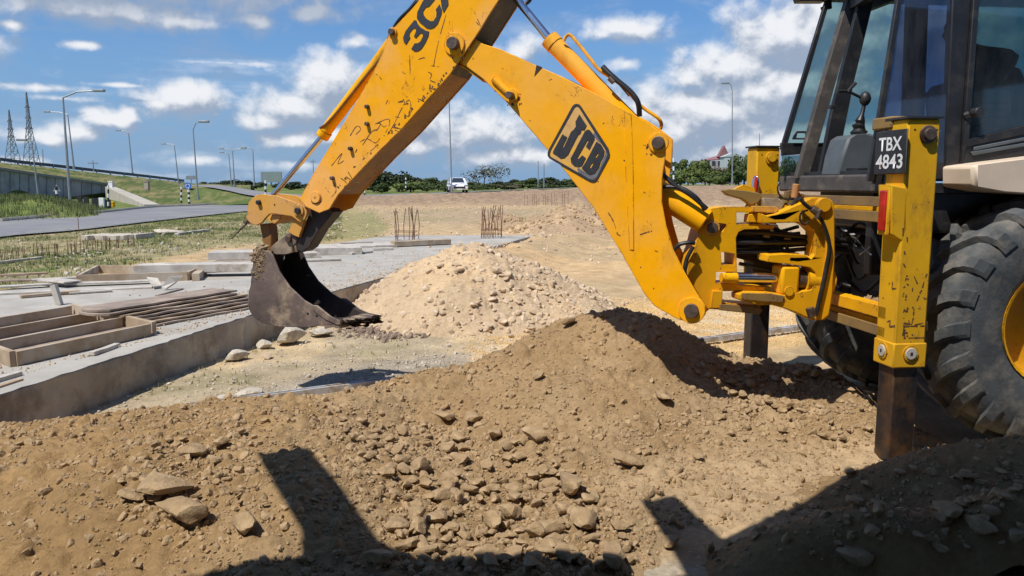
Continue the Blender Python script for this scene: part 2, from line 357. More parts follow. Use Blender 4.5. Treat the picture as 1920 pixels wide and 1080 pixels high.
# ================================================================ terrain
def caps(x, y, cell, rmin, rmax, prob, seed):
    """half-buried round clods: max of spherical caps on a jittered grid"""
    X = x/cell; Y = y/cell; xi = np.floor(X).astype(np.int64); yi = np.floor(Y).astype(np.int64); out = np.zeros_like(x)
    def h(a, b, s):
        n = (a*374761393+b*668265263+(seed*17+s)*982451653) & 0xffffffff
        n = ((n ^ (n >> 13))*1274126177) & 0xffffffff; return ((n ^ (n >> 16)) & 0xffff)/65535.
    for i in (-1, 0, 1):
        for j in (-1, 0, 1):
            a = xi+i; b = yi+j
            cx = (a+.5+.7*(h(a, b, 1)-.5))*cell; cy = (b+.5+.7*(h(a, b, 2)-.5))*cell
            r = rmin+(rmax-rmin)*h(a, b, 3)**2; on = h(a, b, 4) < prob
            ex = 1+.6*(h(a, b, 5)-.5); d2 = ((x-cx)*ex)**2+((y-cy)/ex)**2
            out = np.maximum(out, np.where(on, np.sqrt(np.maximum(r*r-d2, 0))*(.55+.4*h(a, b, 6)), 0))
    return out
RC_U = np.array([-.9, -.33, -.25, -.07, .07, .2, .4, 1.2]); RC_Z = np.array([0, 0, .35, .70, 1.15, 1.42, 1.5, 1.5])
def ground_base(x, y):
    u = x/np.maximum(y, 1); z = np.interp(u, RC_U, RC_Z)*sstep(60, 78, y)
    # grassy hump left, in front of the retaining wall
    z = z+.80*sstep(-.50, -.60, u)*sstep(36, 43, y)*sstep(66, 52, y)*(1+.35*fbm(x, y, .25, 4, .6, 12))
    ed = x-(-3.37+(y-5.27)*.272); z = z+.27*sstep(12.4, 14.5, y)*sstep(26, 21, y)*sstep(1.6, .1, ed)*sstep(-4.4, -4.0, ed)
    return z
def ground_z(x, y):
    x = np.asarray(x, float); y = np.asarray(y, float)
    z = ground_base(x, y)
    near = sstep(30, 12, y)
    z = z+near*(.020*fbm(x, y, .9, 4, .5, 3)+.007*fbm(x, y, 7, 4, .6, 4)) - .01
    mid = sstep(6, 14, y)*sstep(78, 60, y)
    roady = sstep(-.3, -.2, x/np.maximum(y, 1))
    z = z+mid*(.08*fbm(x, y, .35, 4, .55, 5)+.04*fbm(x, y, 1.5, 4, .6, 15))*np.maximum(roady, sstep(26, 20, y))
    bank = sstep(58, 66, y)*sstep(79, 74, y)*sstep(-.3, -.2, x/np.maximum(y, 1))
    z = z+bank*.42*np.abs(fbm(x, y*.5, .5, 5, .65, 6))
    return z
def z_at(x, y): return float(ground_z(np.array([x]), np.array([y]))[0])
def grid_mesh(name, X, Y, Z, m, keep=None, colr=None, kind='structure', smooth=True):
    nr, nc = X.shape; me = bpy.data.meshes.new(name)
    idx = np.arange(nr*nc).reshape(nr, nc)
    q = np.stack([idx[:-1, :-1], idx[:-1, 1:], idx[1:, 1:], idx[1:, :-1]], -1).reshape(-1, 4)
    if keep is not None:
        k = keep.reshape(-1); q = q[k[q].any(1)]
        used = np.zeros(nr*nc, bool); used[q.reshape(-1)] = True; mp = np.cumsum(used)-1; q = mp[q]
        co = np.stack([X.ravel(), Y.ravel(), Z.ravel()], -1)[used]; colr = colr[used] if colr is not None else None
    else: co = np.stack([X.ravel(), Y.ravel(), Z.ravel()], -1)
    me.vertices.add(len(co)); me.vertices.foreach_set('co', co.astype(np.float32).ravel())
    me.loops.add(q.size); me.loops.foreach_set('vertex_index', q.ravel().astype(np.int32))
    me.polygons.add(len(q)); me.polygons.foreach_set('loop_start', np.arange(0, q.size, 4, dtype=np.int32)); me.polygons.foreach_set('loop_total', np.full(len(q), 4, np.int32))
    me.update(calc_edges=True)
    if smooth: me.polygons.foreach_set('use_smooth', np.ones(len(q), bool))
    if colr is not None:
        at_ = me.color_attributes.new('zone', 'FLOAT_COLOR', 'POINT'); c4 = np.ones((len(co), 4), np.float32); c4[:, :3] = colr; at_.data.foreach_set('color', c4.ravel())
    me.materials.append(m); o = bpy.data.objects.new(name, me); COL.objects.link(o)
    if kind: o['kind'] = kind
    return o
def zone_mat(name, rough=.95, bs=(9, 55), bd=(.03, .008), mott=.28, speck=True):
    m, nt, N, L, b = new_mat(name); a = N.new('ShaderNodeAttribute'); a.attribute_name = 'zone'
    tc = N.new('ShaderNodeTexCoord')
    n = noise(N, L, 2.2, 9, .68, tc=tc); n2 = noise(N, L, 30, 6, .7, tc=tc)
    k = mth(N, L, 'MULTIPLY', rng(N, L, n, .3, .7, 1-mott, 1+mott), rng(N, L, n2, .3, .7, .80, 1.18))
    v = N.new('ShaderNodeVectorMath'); v.operation = 'SCALE'; L.new(a.outputs['Color'], v.inputs[0]); L.new(k, v.inputs['Scale'])
    col = v.outputs[0]
    if speck:
        vo = N.new('ShaderNodeTexVoronoi'); vo.inputs['Scale'].default_value = 26; L.new(tc.outputs['Object'], vo.inputs['Vector'])
        f = mth(N, L, 'MULTIPLY', rng(N, L, vo.outputs['Distance'], .30, .18), rng(N, L, noise(N, L, 3.1, 5, .7, tc=tc), .52, .60, 0, .7))
        col = mixc(N, L, f, col, (.66, .58, .46, 1))
    L.new(col, b.inputs['Base Color']); b.inputs['Roughness'].default_value = rough; b.inputs['Specular IOR Level'].default_value = .15
    p = bump(N, L, b, n, .7, bd[0]); bump(N, L, b, noise(N, L, bs[1], 8, .76, tc=tc), 1.0, bd[1]*1.5, p)
    return m
M_ground = zone_mat('ground_soil'); M_soil = zone_mat('spoil_soil', mott=.16, speck=False, bd=(.02, .012)); M_heap = zone_mat('heap_soil', mott=.14, speck=False)
GRASS = np.array([.110, .145, .036]); DRYG = np.array([.27, .235, .115]); TAN = np.array([.45, .325, .18]); SAND = np.array([.54, .365, .19])
RED = np.array([.27, .185, .125]); PALE = np.array([.46, .365, .235]); CONC = np.array([.46, .40, .30])
def lerp(a, b, t): return a*(1-t[..., None])+b*t[..., None]
def poly_mask(px, py, poly, soft=8.):
    """soft inside mask of a pixel polygon (signed distance)"""
    P = np.array(poly, float); inside = np.zeros(px.shape, bool); dm = np.full(px.shape, 1e9)
    for i in range(len(P)):
        a = P[i]; b = P[(i+1) % len(P)]; e = b-a
        c = ((a[1] > py) != (b[1] > py)) & (px < (b[0]-a[0])*(py-a[1])/((b[1]-a[1]) if b[1] != a[1] else 1e-9)+a[0]); inside ^= c
        t = np.clip(((px-a[0])*e[0]+(py-a[1])*e[1])/(e@e), 0, 1)
        dm = np.minimum(dm, np.hypot(px-a[0]-t*e[0], py-a[1]-t*e[1]))
    sd = np.where(inside, dm, -dm); return sstep(-soft, soft, sd)
def ground_color(x, y):
    px, py = proj(x, y, np.zeros_like(x)); px = px+0*x
    n1 = fbm(x, y, .8, 5, .6, 21); n2 = fbm(x, y, 3.2, 5, .65, 22); n3 = fbm(x, y, .12, 5, .6, 23)
    jx = px+30*n1*np.clip(8/np.maximum(y, 1), 0, 1); jy = py+7*n2+4*n1
    c = np.tile(TAN, x.shape+(1,)).astype(float)
    c = lerp(c, SAND, sstep(-.3, .5, n1))
    # far field: green
    c = lerp(c, GRASS*1.1, sstep(76, 84, y+3*n1)*1.0)
    c = lerp(c, np.array([.24, .23, .08]), sstep(84, 130, y)*sstep(-.2, .4, n3)*.7)
    # left: grass verge beyond the site
    L1 = poly_mask(jx, jy, [(-900, 640), (-900, 350), (470, 350), (640, 366), (700, 372), (640, 400), (600, 452), (400, 462), (120, 530), (-100, 562), (-500, 640)], 10)
    g = lerp(np.tile(DRYG, x.shape+(1,)), GRASS*1.25, sstep(.0, .5, n1+.6*n2+.35*sstep(440, 400, py)))
    g = lerp(g, PALE*.95, sstep(.10, .45, n2-.3*n1)*.75*sstep(404, 440, py))
    c = lerp(c, g, L1)
    # grass on the far side of the road
    L2 = poly_mask(px+0*n1, py, [(-900, 500), (-900, 330), (470, 330), (640, 350), (640, 366), (460, 378), (385, 384), (200, 400), (0, 415)], 3)
    c = lerp(c, lerp(np.tile(GRASS, x.shape+(1,)), np.array([.17, .20, .05]), sstep(-.2, .5, n1)), L2)
    # broken reddish strip at the back of the site
    B = sstep(56, 66, y+6*n1+3*n2)*sstep(77.5, 75, y)*sstep(-.30, -.18, x/np.maximum(y, 1))
    c = lerp(c, lerp(np.tile(RED*1.05, x.shape+(1,)), TAN*.8, sstep(0, .6, n2)), B)
    B2 = sstep(26, 36, y+5*n1)*sstep(60, 48, y)*sstep(-.24, -.12, x/np.maximum(y, 1))
    c = lerp(c, lerp(np.tile(np.array([.36, .27, .17]), x.shape+(1,)), np.array([.25, .22, .11]), sstep(0, .5, n1)), B2*.8)
    # greenish patch left of the sand
    G3 = poly_mask(jx, jy, [(560, 400), (700, 395), (730, 425), (700, 455), (560, 455)], 12); c = lerp(c, np.array([.23, .22, .09]), G3*.8)
    # corridor between wall and spoil heap: pale dirt with weeds and crushed stone
    C1 = poly_mask(jx, jy, [(-400, 900), (0, 790), (480, 630), (700, 600), (900, 620), (900, 690), (700, 740), (300, 800), (-300, 950)], 14)
    cor = lerp(np.tile(PALE*.92, x.shape+(1,)), np.array([.25, .225, .11]), sstep(.12, .50, n2+.5*n1)*.45)
    cor = lerp(cor, np.array([.56, .42, .24]), sstep(.1, .45, -n1+.3*n2)*.8)
    c = lerp(c, cor, C1)
    C2 = poly_mask(jx, jy, [(640, 690), (870, 655), (870, 680), (760, 725), (690, 735), (430, 745)], 9); c = lerp(c, np.array([.33, .28, .225]), C2*.7)
    # orange gravel apron
    C3 = poly_mask(jx, jy, [(870, 650), (900, 625), (1080, 575), (1200, 560), (1500, 560), (1500, 640), (1200, 700), (900, 680)], 10)
    c = lerp(c, lerp(np.tile(np.array([.60, .40, .17]), x.shape+(1,)), np.array([.62, .50, .33]), sstep(-.1, .4, n2)), C3)
    # concrete strip in the foreground and the flattened spoil on it
    C4 = poly_mask(jx, jy, [(1000, 1400), (1130, 1085), (1190, 1048), (1260, 1042), (1330, 1062), (1900, 1062), (2300, 1062), (2300, 1400)], 10); c = lerp(c, lerp(np.tile(CONC, x.shape+(1,)), np.array([.46, .35, .21]), sstep(-.25, .15, n1+.4*n2)), C4)
    C5 = poly_mask(jx, jy, [(1060, 900), (1500, 800), (1800, 700), (2200, 700), (2200, 1050), (1330, 1050), (1180, 1045), (1050, 1000)], 18); c = lerp(c, np.array([.52, .375, .215]), C5*.95)
    return np.clip(c, 0, .9)
def build_ground():
    d = np.concatenate([np.linspace(-6, 2.2, 24)[:-1], np.geomspace(2.2, 26, 520), np.geomspace(26.3, 130, 230)[1:], np.geomspace(135, 4500, 60)])
    u = np.concatenate([np.linspace(-2.2, -.80, 40)[:-1], np.linspace(-.80, .80, 620), np.linspace(.80, 2.2, 40)[1:]])
    D, U = np.meshgrid(d, u, indexing='ij'); X = U*np.maximum(D, 3.2); Z = ground_z(X, D)
    o = grid_mesh('ground', X, D, Z, M_ground, colr=ground_color(X, D).reshape(-1, 3)); return o
build_ground()
# ---- spoil heaps -------------------------------------------------------
def rbf(ctrl):
    P = np.array([(c[0], c[1]) for c in ctrl]); v = np.array([c[2] for c in ctrl]); D = np.hypot(P[:, None, 0]-P[None, :, 0], P[:, None, 1]-P[None, :, 1])
    n = len(P); A = np.zeros((n+3, n+3)); A[:n, :n] = np.sqrt(D**2+.04)*-1+np.eye(n)*.004*-1; A[:n, n] = 1; A[:n, n+1:] = P; A[n, :n] = 1; A[n+1:, :n] = P.T
    s = np.linalg.solve(A, np.concatenate([v, [0, 0, 0]]))
    def f(x, y):
        o = s[n]+s[n+1]*x+s[n+2]*y
        for i in range(n): o = o-s[i]*np.sqrt((x-P[i, 0])**2+(y-P[i, 1])**2+.04)
        return o
    return f
ridge = [(-160, 812, 4.7), (0, 800, 4.8), (120, 790, 4.9), (250, 775, 5.0), (430, 762, 5.2), (560, 743, 5.25), (640, 733, 5.35), (720, 711, 5.5), (800, 698, 5.6), (860, 688, 5.65), (960, 650, 5.75),
         (1060, 602, 5.9), (1170, 584, 5.95), (1230, 592, 5.95), (1300, 624, 5.95), (1390, 668, 5.9), (1480, 682, 5.75), (1560, 697, 5.6), (1650, 754, 5.2)]
inner_z = [(-300, 900, .20), (0, 1080, .16), (0, 940, .22), (300, 1080, .15), (600, 1085, .13), (300, 900, .30), (480, 830, .31), (600, 900, .27), (560, 1000, .20), (690, 820, .23), (830, 800, .09), (950, 860, .04),
         (1080, 940, .02), (900, 1000, .09), (1000, 1070, .11), (750, 960, .17), (850, 900, .07), (1180, 1010, .07), (1300, 930, .045), (1450, 890, .045), (1620, 845, .025), (1150, 790, .20), (1000, 740, .27), (1000, 690, .33),
         (1200, 700, .35), (1200, 645, .483), (1080, 650, .44), (1080, 720, .33), (1400, 740, .20), (1400, 700, .27), (1300, 680, .36), (1300, 730, .27), (1530, 740, .18), (1300, 800, .13), (1500, 810, .09), (900, 765, .16), (1250, 860, .08), (1100, 850, .12), (1400, 850, .07), (1500, 860, .04), (1280, 1060, -.02), (1500, 1010, .0), (1180, 1075, .03)]
world_pts = [(2.3, 6.3, -.06), (2.8, 5.8, -.06), (2.75, 5.3, -.05), (3.2, 6.2, -.1), (2.0, 6.8, -.08), (1.6, 7.0, -.08)]
ctl = [tuple(at(*p)) for p in ridge]+[tuple(gnd(*p)) for p in inner_z]+world_pts
for p in ridge:
    q = at(*p)
    if p[0] > 1500: ctl.append((q.x+.40, q.y+.18, -.04)); continue
    ctl.append((q.x-.08, q.y+.42, q.z-.22)); ctl.append((q.x-.15, q.y+1.0, -.12))
ctl += [(-2.6, 2.2, .12), (-1.2, 2.2, .12), (0, 2.4, -.02), (1.4, 2.6, -.06), (-4.6, 3.0, .1), (-4.8, 4.4, .05), (2.6, 3.2, -.06), (3.2, 4.3, -.05), (3.1, 5.2, -.05)]
f_main = rbf(ctl)
SOIL = np.array([.365, .240, .120])
def clods(x, y, k=1.):
    rough = sstep(-.15, .35, fbm(x, y, 1.1, 3, .5, 61))
    return (k*(.5+.6*rough)*caps(x+.012*fbm(x, y, 30, 2, .5, 91), y+.012*fbm(x, y, 30, 2, .5, 92), .085, .012, .042, .55, 1)+k*caps(x, y, .036, .005, .018, .75, 2)+.6*k*caps(x+.03*fbm(x, y, 12, 3, .5, 93), y+.03*fbm(x, y, 12, 3, .5, 94), .22, .03, .085, .25, 3))
RUT = [gnd(x, y, .05) for x, y in ((1030, 880), (1060, 905), (1110, 922), (1170, 927), (1230, 918), (1290, 900))]
def rut(x, y):
    dm = np.full(x.shape, 9.); al = np.zeros(x.shape); acc = 0.
    for a, b in zip(RUT[:-1], RUT[1:]):
        e = (b.x-a.x, b.y-a.y); L2 = e[0]**2+e[1]**2; t = np.clip(((x-a.x)*e[0]+(y-a.y)*e[1])/L2, 0, 1); d = np.hypot(x-a.x-t*e[0], y-a.y-t*e[1]); m = d < dm; dm = np.where(m, d, dm); al = np.where(m, acc+t*L2**.5, al); acc += L2**.5
    return -.022*np.exp(-(dm/.018)**2)*(1+.5*np.sign(np.sin(al*180)))+.014*np.exp(-((dm-.045)/.02)**2)
def h_main(x, y):
    base = f_main(x, y)+rut(x, y); return base+.046*fbm(x, y, 2.2, 5, .6, 31)+.018*fbm(x, y, 9, 5, .66, 32)+.040*(.35-np.abs(fbm(x, y, 4.5, 5, .6, 33)))*sstep(-.35, .25, fbm(x, y, .9, 3, .5, 34))
def build_main():
    y = np.concatenate([np.arange(2.1, 4.6, .0115), np.arange(4.6, 7.9, .017)]); x = np.arange(-4.9, 3.5, .0145); Y, X = np.meshgrid(y, x, indexing='ij')
    h = h_main(X, Y); lob = sstep(.00, .10, h); H = h+clods(X, Y)*(.35+.65*lob)-.012
    G = ground_z(X, Y); keep = H > G-.02
    n = fbm(X, Y, 1.4, 5, .6, 41); col = lerp(np.tile(SOIL, X.shape+(1,)), np.array([.46, .33, .19]), sstep(-.1, .6, n)*.7)
    col = lerp(col, np.array([.38, .235, .100]), sstep(.0, -1.8, X+.4*n)*.65)
    col = lerp(col, np.array([.54, .39, .23]), sstep(.10, .03, h)*sstep(.2, .8, X)*.85)
    o = grid_mesh('spoil_heap', X, Y, H, M_soil, keep, col.reshape(-1, 3), kind=None)
    tag(o, 'long brown spoil heap sprawling across the foreground below the yellow boom', 'soil heap'); return o
build_main()
rp = [(1300, 1032, 3.50), (1400, 1000, 3.62), (1480, 975, 3.7), (1560, 930, 3.85), (1640, 888, 3.95), (1700, 860, 4.0), (1780, 836, 4.05), (1850, 824, 4.05), (1920, 817, 4.05), (2060, 805, 4.05)]
rinz = [(1350, 1062, .03), (1500, 1056, .07), (1650, 1054, .08), (1800, 1054, .09), (1950, 1054, .09)]
rin = [ (1600, 990, 3.62), (1750, 960, 3.66), (1900, 950, 3.62), (1800, 890, 3.85), (1950, 880, 3.82), (2100, 960, 3.6)]
ct2 = [tuple(at(*p)) for p in rp+rin]+[tuple(gnd(*p)) for p in rinz]
for p in rp: q = at(*p); ct2.append((q.x+.02, q.y+.28, q.z*.35)); ct2.append((q.x+.05, q.y+.55, -.09))
ct2 += [(.6, 3.1, -.1), (1.4, 3.0, -.12), (2.2, 3.0, -.12), (3.2, 3.0, -.1), (.7, 3.7, -.1), (3.6, 4.0, .1), (3.6, 3.4, .0), (3.4, 5.0, -.1)]
f_fr = rbf(ct2)
def h_fr(x, y): return f_fr(x, y)+.02*fbm(x, y, 3, 5, .55, 35)
def build_front():
    y = np.arange(3.0, 4.75, .0115); x = np.arange(.6, 3.7, .013); Y, X = np.meshgrid(y, x, indexing='ij')
    H = h_fr(X, Y)+clods(X+9, Y, .9)-.012; G = ground_z(X, Y); keep = H > G-.02
    n = fbm(X, Y, 1.4, 5, .6, 42); col = lerp(np.tile(SOIL*.92, X.shape+(1,)), np.array([.42, .29, .155]), sstep(-.1, .6, n)*.6)
    o = grid_mesh('spoil_heap', X, Y, H, M_soil, keep, col.reshape(-1, 3), kind=None)
    tag(o, 'shaded spoil heap at the bottom right in front of the rear tyre', 'soil heap')
build_front()
HC = (-.45, 10.1); HR = 1.70; HH = .81
def h_light(x, y):
    dx = x-HC[0]; dy = y-HC[1]; r = np.hypot(dx/np.where(dx > 0, 1.10, .97), dy/1.0)+.20*fbm(x, y, 1.1, 3, .5, 51)
    h = HH*(1-(r/HR)**1.45)
    return np.maximum(h, -.1)+.09*fbm(x, y, 1.8, 5, .6, 52)*sstep(HR*1.1, HR*.7, r)
def build_light():
    y = np.arange(8.2, 12.2, .020); x = np.arange(-2.5, 1.7, .020); Y, X = np.meshgrid(y, x, indexing='ij')
    h = h_light(X, Y); H = h+.75*caps(X, Y, .11, .015, .055, .6, 7)+.9*caps(X, Y, .05, .008, .026, .7, 8); G = ground_z(X, Y); keep = H > G-.02
    n = fbm(X, Y, 1.3, 5, .6, 43); col = lerp(np.tile(np.array([.51, .375, .235]), X.shape+(1,)), np.array([.58, .415, .24]), sstep(-.1, .5, n+.8*(h-.4)))
    o = grid_mesh('rubble_heap', X, Y, H, M_heap, keep, col.reshape(-1, 3), kind=None)
    tag(o, 'pale sandy rubble heap beside the bucket and the concrete slab', 'rubble heap')
build_light()
def h_far(x, y):
    r = np.hypot((x-2.15)/2.5, (y-26.2)/3.4); h = 1.08*(1.05-np.sqrt(r*r+.03)); r2 = np.hypot((x+.2)/1.6, (y-29.5)/1.3); return np.maximum(h, .55*(1-r2))+.16*fbm(x, y, 1.2, 5, .6, 53)
def build_farheap():
    y = np.arange(21.5, 32, .08); x = np.arange(-1.2, 6.5, .05); Y, X = np.meshgrid(y, x, indexing='ij')
    h = h_far(X, Y); H = h+.9*caps(X, Y, .26, .03, .11, .5, 9)*sstep(0, .3, h); G = ground_z(X, Y); keep = H > G-.03
    n = fbm(X, Y, .9, 5, .6, 44); col = lerp(np.tile(np.array([.38, .265, .165]), X.shape+(1,)), np.array([.54, .38, .22]), sstep(-.2, .5, n))
    o = grid_mesh('spoil_heap', X, Y, H, M_heap, keep, col.reshape(-1, 3), kind=None)
    tag(o, 'distant tan spoil heap behind the right rebar cage', 'soil heap')
build_farheap()
# ---- scattered stones --------------------------------------------------
def ico(sub):
    bm = bmesh.new(); bmesh.ops.create_icosphere(bm, subdivisions=sub, radius=1); v = np.array([p.co[:] for p in bm.verts]); f = np.array([[q.index for q in p.verts] for p in bm.faces]); bm.free(); return v, f
def rock_variants(sub, n, seed, ang=.5):
    r = np.random.default_rng(seed); v, f = ico(sub); out = []
    for k in range(n):
        q = v.copy(); d = np.ones(len(q))
        for _ in range(int(12+r.integers(0, 8))):       # flat facets: cut the ball by random planes
            nn = r.normal(size=3); nn /= np.linalg.norm(nn); c = r.uniform(.42, .86); t = q@nn; q = q-np.outer(np.maximum(t-c, 0)*.92, nn)
        o = r.uniform(0, 50, 3); q = q*(1+.16*ang*np.array([fbm(np.array([a[0]*1.0+o[0]+a[2]*.7]), np.array([a[1]+o[1]-a[2]*.5]), 1.5, 3, .55, 5)[0] for a in v]))[:, None]
        q = q*r.uniform(.72, 1.2, 3)[None, :]*np.array([1, 1, .78]); out.append(q)
    return out, f
VAR1, F1 = rock_variants(1, 10, 3); VAR2, F2 = rock_variants(2, 8, 4); VAR3, F3 = rock_variants(3, 12, 5, .8)
def rotm(r):
    q = r.normal(size=4); q /= np.linalg.norm(q); w_, x, y, z = q
    return np.array([[1-2*(y*y+z*z), 2*(x*y-z*w_), 2*(x*z+y*w_)], [2*(x*y+z*w_), 1-2*(x*x+z*z), 2*(y*z-x*w_)], [2*(x*z-y*w_), 2*(y*z+x*w_), 1-2*(x*x+y*y)]])
def stones_mesh(name, pts, m, smooth=False):
    """pts: list of (x, y, z, r); one mesh of many small stones"""
    vs = []; fs = []; o = 0; rots = [rotm(RNG) for _ in range(60)]
    for (x, y, z, r) in pts:
        va, f = (VAR1, F1) if r < .028 else (VAR2, F2); k = RNG.integers(len(va)); M = rots[RNG.integers(60)]
        vs.append(va[k]@M.T*r+np.array([x, y, z])); fs.append(f+o); o += len(va[k])
    vs = np.concatenate(vs); fs = np.concatenate(fs); me = bpy.data.meshes.new(name)
    me.vertices.add(len(vs)); me.vertices.foreach_set('co', vs.astype(np.float32).ravel()); me.loops.add(fs.size); me.loops.foreach_set('vertex_index', fs.ravel().astype(np.int32))
    me.polygons.add(len(fs)); me.polygons.foreach_set('loop_start', np.arange(0, fs.size, 3, dtype=np.int32)); me.polygons.foreach_set('loop_total', np.full(len(fs), 3, np.int32)); me.update(calc_edges=True)
    me.polygons.foreach_set('use_smooth', np.full(len(fs), smooth, bool)); me.materials.append(m); ob = bpy.data.objects.new(name, me); COL.objects.link(ob); ob['kind'] = 'stuff'; return ob
def scatter(n, reg, hf, dens, rmin, rmax, power, sink=.35):
    x = RNG.uniform(reg[0], reg[1], n); y = RNG.uniform(reg[2], reg[3], n); g = ground_z(x, y); h = np.maximum(hf(x, y)-.012, g) if hf else g
    p = dens(x, y, h-g, *proj(x, y, h)); ok = RNG.uniform(size=n) < p; x, y, h = x[ok], y[ok], h[ok]
    r = rmin*(1-RNG.uniform(size=len(x))*(1-(rmin/rmax)**power))**(-1/power)
    return list(zip(x, y, h+r*(.5-sink), r))
def d_main(x, y, dh, px, py):
    rub = poly_mask(px, py, [(560, 790), (900, 780), (1080, 870), (1180, 1000), (1220, 1100), (560, 1100), (700, 1000), (640, 900)], 60)
    rub2 = poly_mask(px, py, [(1330, 690), (1560, 690), (1680, 760), (1640, 830), (1430, 830), (1150, 870), (1120, 820), (1350, 770)], 40)
    l2 = poly_mask(px, py, [(230, 850), (460, 800), (520, 900), (430, 1010), (260, 1000), (180, 930)], 50)
    return np.clip(.30+1.0*rub+.8*rub2+.6*l2+.18*sstep(0, .4, fbm(x, y, 1.6, 3, .5, 71)), 0, 1)*(dh > .005)
hm = lambda x, y: h_main(x, y)
stones_mesh('loose_soil_clods', scatter(110000, (-3.6, 2.9, 2.7, 7.0), hm, d_main, .006, .036, 1.75), M_clod)
stones_mesh('loose_heap_clods', scatter(7000, (.8, 3.2, 3.1, 4.5), h_fr, lambda x, y, dh, px, py: (dh > .01)*(.25+.6*poly_mask(px, py, [(1500, 1060), (1600, 940), (1780, 900), (1920, 900), (1920, 1060)], 60)), .007, .035, 1.6), M_clod)
stones_mesh('heap_rubble', scatter(24000, (-2.5, 2.2, 8.0, 11.8), h_light, lambda x, y, dh, px, py: (.12+(dh > .0)*(.25+.6*sstep(-.9, .5, x)+.1))*sstep(2.4, 1.5, np.hypot(x+.35, y-10)), .010, .075, 2.0), M_rubl)
stones_mesh('gravel', scatter(26000, (-1.2, 4.2, 6.6, 11.5), None, lambda x, y, dh, px, py: poly_mask(px, py, [(870, 650), (900, 622), (1080, 565), (1200, 545), (1520, 545), (1520, 640), (1200, 700), (900, 680)], 14), .007, .022, 2.2), M_peb)
stones_mesh('crushed_stone', scatter(26000, (-4.2, 1.0, 5.0, 10.0), None, lambda x, y, dh, px, py: .22+.5*poly_mask(px, py, [(640, 690), (870, 650), (870, 690), (690, 740), (380, 790), (380, 740)], 16), .006, .030, 2.0), M_lime)
stones_mesh('site_rubble', scatter(26000, (-12, 18, 12, 60), None, lambda x, y, dh, px, py: .35*sstep(.0, .5, fbm(x, y, .3, 3, .5, 72))+.04+.3*sstep(40, 52, y), .02, .10, 1.7), M_rubl)
stones_mesh('verge_rubble', scatter(9000, (-14, -2, 10, 34), None, lambda x, y, dh, px, py: .5*sstep(-.1, .4, fbm(x, y, .5, 3, .5, 73))*poly_mask(px, py, [(-50, 520), (-50, 455), (130, 440), (440, 400), (640, 385), (640, 450), (400, 462), (120, 520)], 10), .02, .09, 2.0), M_lime)
# ---- individual rocks --------------------------------------------------
def rock(px, py, wpx, d, label, m=M_clod, name='soil_clod', cat='clod', hf=None, flat=.8, wide=1., rot=0., sink=.3, var=None, group=None):
    p = at(px, py, d); r = wpx/2/F*d*1.22; k = var if var is not None else RNG.integers(len(VAR3)); a = rot
    q = VAR3[k]*np.array([wide, 1, flat]); M = np.array([[math.cos(a), 0, math.sin(a)], [0, 1, 0], [-math.sin(a), 0, math.cos(a)]]); q = q@M.T*r
    me = bpy.data.meshes.new(name); me.from_pydata([tuple(t) for t in q], [], [tuple(t) for t in F3.tolist()]); me.materials.append(m)
    me.polygons.foreach_set('use_smooth', [True]*len(me.polygons)); me.set_sharp_from_angle(angle=R(28))
    o = bpy.data.objects.new(name, me); COL.objects.link(o); h = None
    if hf is not None: h = max(float(hf(np.array([p.x]), np.array([p.y]))[0]), z_at(p.x, p.y))
    else: h = z_at(p.x, p.y)
    o.location = (p.x, p.y, h+r*flat*(.62-sink)); o.rotation_euler.z = rng_.uniform(0, 6.28) if rot == 0 and wide == 1 else 0
    tag(o, label, cat, group); return o
rng_ = random.Random(3)
def on_surf(px, py, hf, d0=2.8, d1=13):
    """first hit of the pixel's sight line with a height function"""
    r = ray(px, py); D = np.arange(d0, d1, .02); k = D/r.y; X, Y, Z = r.x*k, r.y*k, CAMZ+r.z*k
    hit = Z < np.maximum(hf(X, Y), ground_z(X, Y)); return float(D[np.argmax(hit)]) if hit.any() else d1
